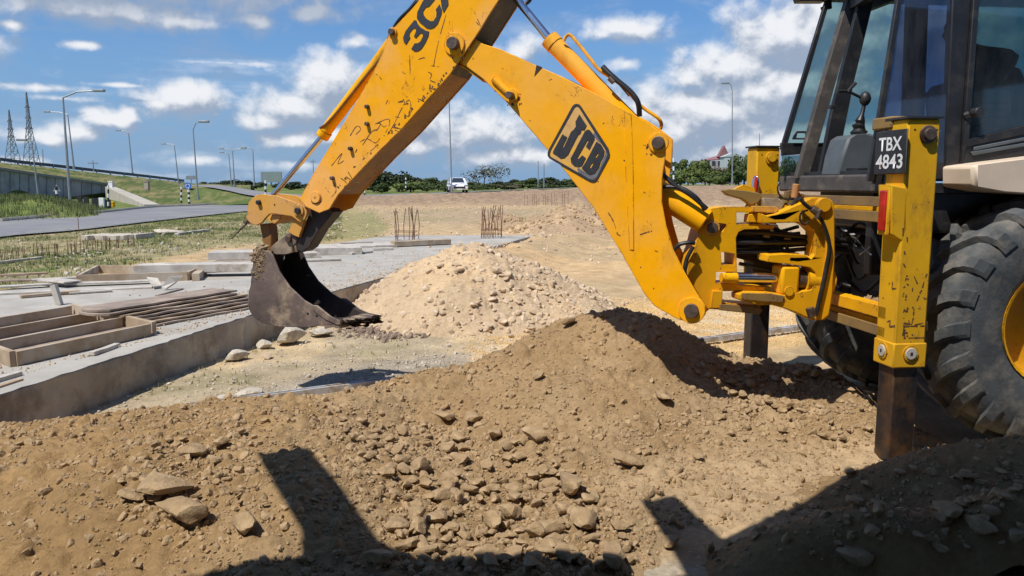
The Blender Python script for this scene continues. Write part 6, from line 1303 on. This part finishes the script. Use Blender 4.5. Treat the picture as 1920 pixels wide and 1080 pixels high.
# number plate
q0, q1, q2, q3 = [MR(x, y, -.02) for x, y in ((1641, 330), (1700, 319), (1701, 238), (1643, 253))]
tW = (q1-q0).dot(-a_); zc = (q0.z+q2.z)/2; hh = (q2.z-q0.z+q3.z-q1.z)/4+.005; cpl = MR(1670, 284, -.02); cpl.z = zc
npl = MB().box(cpl, f_*.006, a_*tW/2, Z3*hh).build('number_plate', M_blk, bh, bevel=.006)
def text_mesh(s, w_, h_, c, name, m, parent):
    cu = bpy.data.curves.new(name, 'FONT'); cu.body = s; cu.extrude = 0; cu.align_x = 'CENTER'; cu.offset = .018; ob = bpy.data.objects.new(name, cu); COL.objects.link(ob); bpy.context.view_layer.update()
    me = bpy.data.meshes.new_from_object(ob.evaluated_get(bpy.context.evaluated_depsgraph_get())); COL.objects.unlink(ob); bpy.data.objects.remove(ob)
    v = np.array([p.co[:] for p in me.vertices]); x0, x1, y0, y1 = v[:, 0].min(), v[:, 0].max(), v[:, 1].min(), v[:, 1].max(); org = WO[parent.name]
    for p in me.vertices:
        x = ((p.co.x-x0)/(x1-x0)-.5)*w_; y = ((p.co.y-y0)/(y1-y0)-.5)*h_; q = c-a_*x+Z3*y; p.co = q-org
    me.materials.clear(); me.materials.append(m); o = bpy.data.objects.new(name, me); COL.objects.link(o); o.parent = parent; return o
cf = cpl-f_*.0078
text_mesh('TBX', tW*.74, hh*.62, cf+Z3*hh*.38-a_*tW*.01, 'lettering', M_white, npl); text_mesh('4843', tW*.86, hh*.66, cf-Z3*hh*.42, 'lettering', M_white, npl)
# tail lamp in its box
tb = [(1657, 352), (1672, 343), (1700, 351), (1700, 432), (1688, 455), (1655, 436), (1650, 428)]
tl = MB().prism([MS(x, y, -.0) for x, y in ((1672, 346), (1700, 352), (1700, 430), (1692, 452), (1674, 440))], a_*.13).build('tail_lamp_box', M_stab, bh, bevel=.006)
qa = MR(1655, 430, -.085); qb = MR(1667, 362, -.085); MB().box((MS(1672, 396, 0)+a_*.066-f_*.010), f_*.012, a_*.032, Z3*.115).build('red_lens', M_red, tl, bevel=.008); MB().box((MS(1672, 396, 0)+a_*.066-f_*.002), f_*.008, a_*.050, Z3*.135).build('lens_frame', M_stab, tl, bevel=.005)
# reflector on the far housing
c = MP(-.012, 1.95-.02, zt2-.30); mb = MB(); v, fcs = ico(3); mb.add([c+f_*p[0]*.012+(a_*.5-f_*.86)*p[1]*.02+a_*p[1]*.02+Z3*p[2]*.10*(1-.2*abs(p[2])) for p in v], [tuple(t) for t in fcs.tolist()])
mb.build('reflector_shell', M_chr2, hF); mb = MB(); mb.add([c-a_*.012-f_*.004+f_*p[0]*.012+a_*p[1]*.024+Z3*p[2]*.085 for p in v], [tuple(t) for t in fcs.tolist()]); mb.build('reflector', M_red, hF)
MB().box(MP(.05, 2.05, zt2-.62), f_*.025, a_*.02, Z3*.06).build('lens', M_red, hF, bevel=.004)
# ---- rear frame rails ----
def rail(pyt, pyb, s0, dep, m, name='cross_rail', px=1646, t0=.1, t1=2.05):
    zt_ = MR(px, pyt, s0).z; zb_ = MR(px, pyb, s0).z; MB().box(MP(s0+dep/2, (t0+t1)/2, (zt_+zb_)/2), f_*dep/2, a_*(t1-t0)/2, Z3*(zt_-zb_)/2).build(name, m, bh, bevel=.004)
rail(369, 388, .02, .03, M_rail); rail(397, 417, .0, .05, M_rail); rail(572, 596, -.0, .09, M_yel); rail(598, 612, .06, .02, M_yel); rail(610, 630, .0, .02, M_rail); rail(388, 397, .09, .02, M_yel)
MB().box(MP(1.15, 1.0, 1.22), f_*.45, a_*.42, Z3*.22).build('rear_bulkhead', M_blk, bh, bevel=.02); MB().box(MP(2.4, 1.0, .85), f_*1.9, a_*.36, Z3*.30).build('chassis', M_blk, bh, bevel=.02)
MB().box(MP(.97, 1.0, .80), f_*.16, a_*.60, Z3*.17).build('rear_axle', M_blk, bh, bevel=.03)
MB().box(MP(1.35, 1.0, 1.43), f_*1.0, a_*.60, Z3*.13).build('floor_frame', M_blk, bh, bevel=.02); MB().box(MP(1.1, .66, 1.30), f_*.9, a_*.04, Z3*.28).build('side_panel', M_blk, bh, bevel=.01)
MB().tube(smoothp([MR(1600, 470, .1), MR(1604, 452, .12), MR(1612, 440, .12)]), .004, 6).tube([MR(1612, 478, .1), MR(1632, 462, .1)], .004, 6).tube([MR(1616, 462, .1), MR(1634, 478, .1)], .004, 6).build('cable', M_galv, bh)
stM = lambda x, y, b=0: MS(x, y, 0)
scratch([[(1667, 532), (1674, 530), (1673, 541), (1683, 540)], [(1662, 604), (1670, 602), (1668, 612), (1678, 611)]], -.0015, hN, lambda x, y: MR(x, y, 0), f_, .008)
r_ = random.Random(5); ln = []
for k in range(46):
    x = r_.choice((1694, 1697, 1700, 1712, 1730, 1742))+r_.gauss(0, 3); y = r_.choice((450, 520, 560, 590, 620, 640, 610))+r_.gauss(0, 25); ln.append([(x, y), (x+r_.gauss(0, 3), y+abs(r_.gauss(0, 8)))])
for y in (606, 612, 634): ln.append([(1694, y), (1715, y+r_.gauss(0, 1)), (1733, y-1)])
scratch(ln, -.0012, hN, lambda x, y: MS(min(max(x, 1693), 1738), min(y, 655), 0), a_, .007)
mb = MB(); r_ = random.Random(21)
for k in range(9):
    y0 = r_.uniform(425, 560); x0 = r_.uniform(1560, 1580); mb.tube(smoothp([MR(x0, y0, .16), MR(x0+20, y0+r_.uniform(-15, 25), .22), MR(x0+45, y0+r_.uniform(-10, 40), .28), MR(1650, y0+r_.uniform(-20, 30), .3)]), .012, 6)
mb.build('hose_bundle', M_rub, bh)
mb = MB()
for k in range(14):
    x, y = r_.uniform(1570, 1645), r_.uniform(520, 568); v = VAR3[k % 12]*r_.uniform(.02, .05); mb.add([V(tuple(p))+MR(x, 566, .10) + V((0, 0, r_.uniform(-.01, .02))) for p in v], [tuple(t) for t in F3.tolist()])
mb.build('packed_dirt', M_mud, bh, smooth=40)
# ---- rear wheels ----
def wheel(t_in, t_out, zc_, label):
    sC = 1.06; R0 = .70; ax = a_*(1 if t_out > t_in else -1); W_ = abs(t_out-t_in); c = MP(sC, (t_in+t_out)/2, zc_)
    prof = [(-.5, .36), (-.5, .42), (-.53, .50), (-.52, .60), (-.46, .665), (-.38, .69), (-.2, .70), (0, .702), (.2, .70), (.38, .69), (.46, .665), (.52, .60), (.53, .50), (.505, .44), (.5, .38), (.46, .345), (.42, .34)]
    n = 72; vs = []; u, v = f_, Z3
    for i in range(n):
        a = 2*math.pi*i/n
        for (x, r) in prof: vs.append(c+ax*x*W_+(u*math.cos(a)+v*math.sin(a))*r*1.03)
    m = len(prof); e = MB().add(vs, [(i*m+k, ((i+1) % n)*m+k, ((i+1) % n)*m+k+1, i*m+k+1) for i in range(n) for k in range(m-1)]).build('rear_wheel', M_tyre, bh, smooth=45); e['label'] = label
    mb = MB(); nl = 21
    for s in (-1, 1):
        for i in range(nl):
            a0 = 2*math.pi*(i+(.5 if s > 0 else 0))/nl; path = []
            # (axial fraction, radius, sweep angle) from the centre of the tread over the shoulder
            for (x, r, da) in ((-.02, .738, .30), (.12, .738, .22), (.25, .735, .14), (.37, .728, .075), (.46, .705, .035), (.52, .665, .012), (.545, .60, .0)): path.append((x*s, r*1.03, a0+da))
            rows = []
            for (x, r, a) in path:
                wv = .052/ r
                rows.append([(x, r*(.935 if abs(x) < .45 else .95), a-wv), (x, r, a-wv*.62), (x, r, a+wv*.62), (x, r*(.935 if abs(x) < .45 else .95), a+wv)])
            vs = [c+ax*x*W_+(u*math.cos(a)+v*math.sin(a))*r for row in rows for (x, r, a) in row]; L_ = len(rows)
            mb.add(vs, [(k*4+j, k*4+4+j, k*4+5+j, k*4+1+j) for k in range(L_-1) for j in range(3)]+[(0, 1, 2, 3), tuple((L_-1)*4+j for j in (3, 2, 1, 0))])
    mb.build('tread_lugs', M_tyre, e, smooth=None)
    mb = MB(); rp_ = [(.44, .345), (.49, .352), (.48, .335), (.40, .32), (.20, .30), (.16, .26), (.20, .15), (.22, .0)]; vs = []
    for i in range(40):
        a = 2*math.pi*i/40
        for (x, r) in rp_: vs.append(c+ax*x*W_+(u*math.cos(a)+v*math.sin(a))*r*1.03)
    m = len(rp_); mb.add(vs, [(i*m+k, ((i+1) % 40)*m+k, ((i+1) % 40)*m+k+1, i*m+k+1) for i in range(40) for k in range(m-1)]).build('rim', M_yel, e, smooth=40)
wheel(.50, .04, .775, 'near rear wheel'); wheel(1.48, 1.94, .76, 'far rear wheel')
# ---- cab ----
NT, FT = .34, 1.62
def NS(px, py, b=0.): return MS(px, py, NT)
def FS(px, py, b=0.): return MS(px, py, FT)
cab = plate('cab', [(1772, 330), (1790, -90), (1828, -90), (1803, 258), (1800, 330)], 0, .055, M_blk, bh, P=NS, W=a_, bevel=.008)
def cabp(name, pts, off, th, m, P=NS, bevel=.004, holes=()): return plate(name, pts, off, th, m, cab, bevel=bevel, P=P, W=a_, holes=holes)
cabp('rear_corner_post', [(1628, 340), (1640, 340), (1706, -90), (1697, -90)], 0, .03, M_blk)
cabp('quarter_window', [(1638, 335), (1703, -90), (1792, -90), (1774, 335)], .012, .006, M_glS, bevel=0)
cabp('door_frame', [(1800, 308), (1828, -90), (1840, -90), (1813, 262), (1970, 222), (2300, 160), (2300, 175), (1970, 240), (1808, 275)], -.02, .03, M_blk)
cabp('door_glass', [(1812, 262), (1838, -90), (2300, -90), (2300, 160)], .0, .006, M_glD, bevel=0)
lp = cabp('lower_door_panel', [(1800, 308), (1808, 272), (2300, 168), (2300, 240)], -.01, .04, M_blk)
for (a, b, c, d) in (((1822, 276), (1935, 254), (1935, 260), (1822, 283)), ((1816, 285), (1935, 265), (1935, 271), (1820, 292))): cabp('louvre', [a, b, c, d], -.022, .014, M_grey)
MB().cyl(NS(1822, 212)-a_*.07, NS(1822, 212)-a_*.01, .028, 18).cyl(NS(1812, 214)-a_*.03, NS(1806, 218)-a_*.01, .02, 12).build('door_handle', M_blk, cab, bevel=.004)
cabp('cab_skirt', [(1640, 345), (1650, 300), (1802, 306), (1802, 330)], .01, .03, M_blk)
# far side
cabp('far_corner_post', [(1464, 280), (1474, 280), (1566, -30), (1558, -30)], 0, .03, M_blk, FS)
cabp('far_glass', [(1474, 270), (1562, -28), (2300, -28), (2300, 250), (1700, 268)], .012, .006, M_glF, FS, bevel=0)
cabp('far_lower_panel', [(1464, 268), (1520, 268), (1520, 288), (1466, 292)], -.01, .03, M_blk, FS); cabp('far_lower_panel', [(1520, 268), (2300, 250), (2300, 340), (1520, 340)], .02, .03, M_blk, FS, bevel=0)
cabp('far_lower_glass', [(1466, 292), (1520, 290), (1520, 340), (1470, 340)], .0, .006, M_glF, FS, bevel=0); cabp('far_handle', [(1482, 262), (1515, 262), (1512, 246), (1490, 246), (1484, 255)], -.03, .01, M_blk, FS, holes=[[(1490, 259), (1508, 259), (1506, 250), (1492, 250)]])
cabp('far_centre_post', [(1690, 330), (1704, -30), (1742, -30), (1730, 330)], .0, .04, M_blk, FS); cabp('far_front_post', [(1945, 330), (1935, -30), (1960, -30), (1970, 330)], .0, .04, M_blk, FS)
# rear frame
def RP1(px, py, b=0.): return MS(px, py, 1.40)
def RP2(px, py, b=0.): return MS(px, py, 1.26)
M_dust = mat('dusty_black_frame', (.07, .062, .055), .7, .3, 6, 50, .3, .003, c2=(.17, .14, .11), thr=(.5, .7))
cabp('rear_post', [(1494, 335), (1516, 335), (1560, 180), (1619, -30), (1598, -30), (1545, 150)], 0, .06, M_dust, RP1); cabp('window_frame', [(1536, 330), (1566, 330), (1600, 160), (1646, -30), (1620, -30), (1560, 210)], 0, .04, M_blk, RP2)
mb = MB(); zt_ = 2.80; mb.box(MP(.62, .95, 2.90), f_*.02, a_*.62, Z3*.05); mb.build('roof_trim', M_blk, cab, smooth=None)
MB().box(MP(1.15, .97, 2.985), f_*.85, a_*.72, Z3*.05).build('roof', M_blk, cab, bevel=.03)
MB().beam(RP1(1600, 8), NS(1700, -55)+a_*.02, .06, .07).build('rear_header', M_blk, cab, smooth=None)
# sill
zs0, zs1 = MR(1660, 362, .10).z, MR(1660, 326, .10).z
MB().box(MP(.15, .98, (zs0+zs1)/2), f_*.06, a_*.76, Z3*(zs1-zs0)/2).build('rear_sill', M_dust, cab, bevel=.015); MB().box(MP(.20, .98, zs1+.012), f_*.08, a_*.70, Z3*.014).build('sill_seal', M_blk, cab, bevel=.004)
MB().box(MP(1.0, .98, zs0+.03), f_*.82, a_*.62, Z3*.03).build('cab_floor', M_blk, cab, smooth=None)
# console, levers, seat
def CP(px, py, b=0.): return MS(px, py, .90)
con = cabp('control_console', [(1572, 330), (1580, 288), (1590, 260), (1602, 252), (1632, 250), (1650, 256), (1652, 330)], 0, .24, M_grey, CP, bevel=.02)
MB().tube([CP(1628, 252)+a_*.1, CP(1624, 244)+a_*.1, CP(1627, 240)+a_*.1, CP(1625, 234)+a_*.1, CP(1629, 230)+a_*.1, CP(1628, 224)+a_*.1, CP(1632, 212)+a_*.1, CP(1637, 190)+a_*.1], [.055, .050, .038, .042, .028, .032, .014, .012], 14).build('gear_boot', M_rub, con)
blobk = MB().add([CP(1638, 182)+a_*.1+V(tuple(p*np.array([.038, .038, .05]))) for p in ico(2)[0]], [tuple(t) for t in F2.tolist()] if len(F2) == len(ico(2)[1]) else [tuple(t) for t in ico(2)[1].tolist()]).build('lever_knob', M_blk, con)
MB().tube(smoothp([CP(1634, 182)+a_*.1, CP(1618, 174)+a_*.1, CP(1604, 168)+a_*.1, CP(1586, 168)+a_*.1]), .010, 8).tube([CP(1604, 170)+a_*.1, CP(1612, 160)+a_*.1, CP(1620, 152)+a_*.1], .012, 8).build('lever', M_blk, con)
MB().box(CP(1600, 318)-a_*.02, f_*.05, a_*.12, Z3*.01).box(CP(1590, 195)+a_*.2, f_*.02, a_*.02, Z3*.012).build('tray', M_blk, con, bevel=.003)
seat = cabp('seat', [(1832, 262), (1836, 236), (1950, 236), (1960, 262)], .38, .48, M_grey, NS, bevel=.03); plate('backrest', [(1905, 240), (1898, 150), (1915, 128), (1960, 128), (1965, 240)], .38, .48, M_grey, seat, bevel=.03, P=NS, W=a_); plate('armrest', [(1845, 228), (1840, 180), (1858, 164), (1940, 160), (1945, 228)], .20, .07, mat('light_grey_trim', (.30, .33, .33), .6), seat, bevel=.015, P=NS, W=a_)
for k in range(3): plate('slot', [(1880, 184+k*14), (1935, 182+k*14), (1935, 188+k*14), (1882, 190+k*14)], .19, .012, M_blk, seat, bevel=.002, P=NS, W=a_)
# mirror and lamp bracket at the roof's rear corner
cabp('work_lamp', [(1490, -30), (1552, -30), (1551, 2), (1500, 2)], .0, .10, M_blk, FS, bevel=.008); cabp('lamp_bracket', [(1544, 11), (1556, 10), (1556, -8), (1562, -8), (1563, 15), (1545, 17)], .02, .03, M_blk, FS)
# fender
fd = [(1768, 312), (1810, 306), (1925, 292), (2150, 282), (2300, 300), (2300, 400), (2150, 372), (1960, 366), (1880, 364), (1815, 359), (1768, 350)]
cabp('fender', fd, -.26, .28, M_cream, NS, bevel=.02)
# the unseen front half in outline: bonnet, front wheels and loader arms
MB().box(MP(2.9, .98, 1.35), f_*.95, a_*.36, Z3*.35).build('bonnet', M_yel, bh, bevel=.06)
for t in (.30, 1.70): 
    wf = MB().cyl(MP(3.1, t-.15, .48), MP(3.1, t+.15, .48), .48, 32).build('front_wheel', M_tyre, bh, bevel=.05); MB().cyl(MP(3.1, t-.16, .48), MP(3.1, t+.16, .48), .24, 24).build('rim', M_yel, wf)
    MB().beam(MP(1.7, t, 1.5), MP(4.3, t, .55), .10, .22).build('loader_arm', M_yel, bh, bevel=.01)
MB().prism([MP(4.2, 0, .1), MP(4.9, 0, .08), MP(4.9, 0, .12), MP(4.35, 0, .2), MP(4.3, 0, .8), MP(4.6, 0, 1.0), MP(4.25, 0, .9)], a_*1.96).build('loader_bucket', M_yel, bh, bevel=.01)
# ---- operator ----
def person():
    PT = 1.0; Q = lambda px, py, o=0.: MS(px, py, PT)+a_*o
    J_ = {'pelvis': (Q(1890, 232), .15), 'waist': (Q(1886, 190), .14), 'chest': (Q(1868, 135), .165), 'upch': (Q(1850, 108), .12), 'neck': (Q(1824, 98), .055), 'jaw': (Q(1793, 82), .060), 'head': (Q(1795, 61), .092), 'crown': (Q(1800, 43), .075), 'nose': (Q(1767, 68), .014),
          'shL': (Q(1858, 116, -.17), .065), 'elL': (Q(1812, 170, -.24), .046), 'wrL': (Q(1752, 186, -.16), .032), 'haL': (Q(1738, 186, -.12), .028), 'shR': (Q(1858, 116, .17), .065), 'elR': (Q(1800, 172, .22), .046), 'wrR': (Q(1740, 182, .12), .032), 'haR': (Q(1726, 182, .10), .028),
          'hpL': (Q(1885, 238, -.11), .10), 'knL': (Q(1790, 232, -.16), .068), 'anL': (Q(1780, 300, -.16), .048), 'ftL': (Q(1755, 318, -.16), .04), 'hpR': (Q(1885, 238, .11), .10), 'knR': (Q(1785, 232, .16), .068), 'anR': (Q(1772, 300, .16), .048), 'ftR': (Q(1748, 318, .16), .04)}
    E_ = [('pelvis', 'waist'), ('waist', 'chest'), ('chest', 'upch'), ('upch', 'neck'), ('neck', 'jaw'), ('jaw', 'head'), ('head', 'crown'), ('head', 'nose')]
    for s in 'LR': E_ += [('upch', 'sh'+s), ('sh'+s, 'el'+s), ('el'+s, 'wr'+s), ('wr'+s, 'ha'+s), ('pelvis', 'hp'+s), ('hp'+s, 'kn'+s), ('kn'+s, 'an'+s), ('an'+s, 'ft'+s)]
    # fingers and thumb closing round the levers
    for s in 'LR':
        hp = J_['ha'+s][0]
        for k in range(5):
            d = (-f_*(.9 if k < 4 else .4)+a_*(.25*(k-1.5)) + Z3*(.1 if k < 4 else .6)).normalized(); l = (.036, .042, .040, .032, .030)[k]; m1_ = hp+a_*(.014*(k-1.5) if k < 4 else -.02)+d*l; m2_ = m1_-Z3*l*.7+d*.008
            J_['f%s%da' % (s, k)] = (m1_, .009); J_['f%s%db' % (s, k)] = (m2_, .008); E_ += [('ha'+s, 'f%s%da' % (s, k)), ('f%s%da' % (s, k), 'f%s%db' % (s, k))]
    names = list(J_); idx = {n: i for i, n in enumerate(names)}; org = J_['pelvis'][0]
    me = bpy.data.meshes.new('p'); me.from_pydata([tuple(J_[n][0]-org) for n in names], [(idx[a], idx[b]) for a, b in E_], []); ob = bpy.data.objects.new('p', me); COL.objects.link(ob)
    sk = ob.modifiers.new('s', 'SKIN'); sk.use_smooth_shade = True; su = ob.modifiers.new('u', 'SUBSURF'); su.levels = 1; su.render_levels = 1
    for i, n in enumerate(names): me.skin_vertices[0].data[i].radius = (J_[n][1],)*2; me.skin_vertices[0].data[i].use_root = (n == 'pelvis')
    bpy.context.view_layer.update(); m2 = bpy.data.meshes.new_from_object(ob.evaluated_get(bpy.context.evaluated_depsgraph_get())); bpy.data.objects.remove(ob)
    m2.materials.clear(); [m2.materials.append(m) for m in (mat('dark_shirt', (.06, .07, .10), .9), mat('skin', (.12, .065, .04), .6), mat('work_trousers', (.05, .05, .06), .9))]
    for p in m2.polygons:
        c = p.center+org; hd = min((c-J_[k][0]).length for k in ('head', 'jaw', 'crown', 'neck')); hn = min((c-J_[k][0]).length for k in ('haL', 'haR')); p.material_index = 1 if hd < .14 or hn < .08 else (2 if min((c-J_[k][0]).length for k in ('knL', 'knR', 'anL', 'anR', 'hpL', 'hpR')) < .17 else 0)
    o = bpy.data.objects.new('person', m2); COL.objects.link(o); WO[o.name] = org.copy(); o.location = org; tag(o, 'seated operator in dark shirt facing the digging arm inside the cab', 'person')
    bpy.context.view_layer.update(); hc = J_['head'][0]; v, fc = ico(3); mb = MB(); mb.add([hc+V((0, 0, .028))+f_*.016+V(tuple(p*np.array([.098, .092, .088]))) for p in v if True], [tuple(t) for t in fc.tolist() if (v[t[0]][2] > -.1 or v[t[0]][0] > .35)]); mb.build('cap', mat('dark_cap', (.03, .03, .035), .9), o)
    for s in (-1, 1): blob(hc+a_*s*.092+f_*.01-Z3*.01, .026, 'ear', MATS['skin'], o, 2, (.5, .4, 1))
person()
# ================================================================ added unseen canopy, its outline shaped to throw the shadow along the bottom edge
def shadow_from(px, py, z, H):
    g = gnd(px, py, z); k = (H-z)/SUN.z; return g+SUN*k
HC_ = 3.05
outl = [(-700, 1250), (-700, 1088), (260, 1082), (380, 1056), (550, 1036), (562, 990), (480, 847), (568, 840), (636, 922), (704, 1020), (785, 1056), (980, 1062), (1120, 1078), (1200, 1090), (1285, 1078), (1262, 1035), (1208, 953), (1264, 944), (1350, 1012), (1420, 980), (1560, 918), (1700, 862), (1800, 838), (1920, 824), (2080, 820), (2200, 900), (2400, 1300)]
outz = [.12, .12, .17, .19, .20, .22, .30, .30, .24, .15, .11, .06, 0, 0, .0, .0, .0, .0, .0, .0, .03, .08, .14, .20, .2, .2, 0]
poly = [shadow_from(px, py, z, HC_) for (px, py), z in zip(outl, outz)]
can = empty('shadow_canopy', (0, -3, 0), 'added unseen flat canopy shaped to throw the shadows across the foreground heaps', 'canopy')
mb = MB(); xs = [p.x for p in poly]; ys = [p.y for p in poly]
poly[0] = V((-9, -9, HC_)); poly[1] = V((-9, poly[1].y, HC_)); poly[-2] = V((9, poly[-2].y, HC_)); poly[-1] = V((9, -9, HC_))
M_can = mat('shadow_canopy_sheet', (.10, .095, .085), .8)
mb.prism(poly, Z3*.04).build('shadow_sheet', M_can, can, smooth=None)
MB().box((0, -9.1, 1.55), (9, 0, 0), (0, .08, 0), (0, 0, 1.6)).build('sky_block_wall', M_can, can, smooth=None)  # added unseen wall that keeps sky light off the foreground
for x in (-8.8, -4.5, 4.5, 8.8): MB().beam((x, -1.5, -.1), (x, -1.5, 3.04), .12, .12, (0, 1, 0)).build('post', M_galv, can, smooth=None)
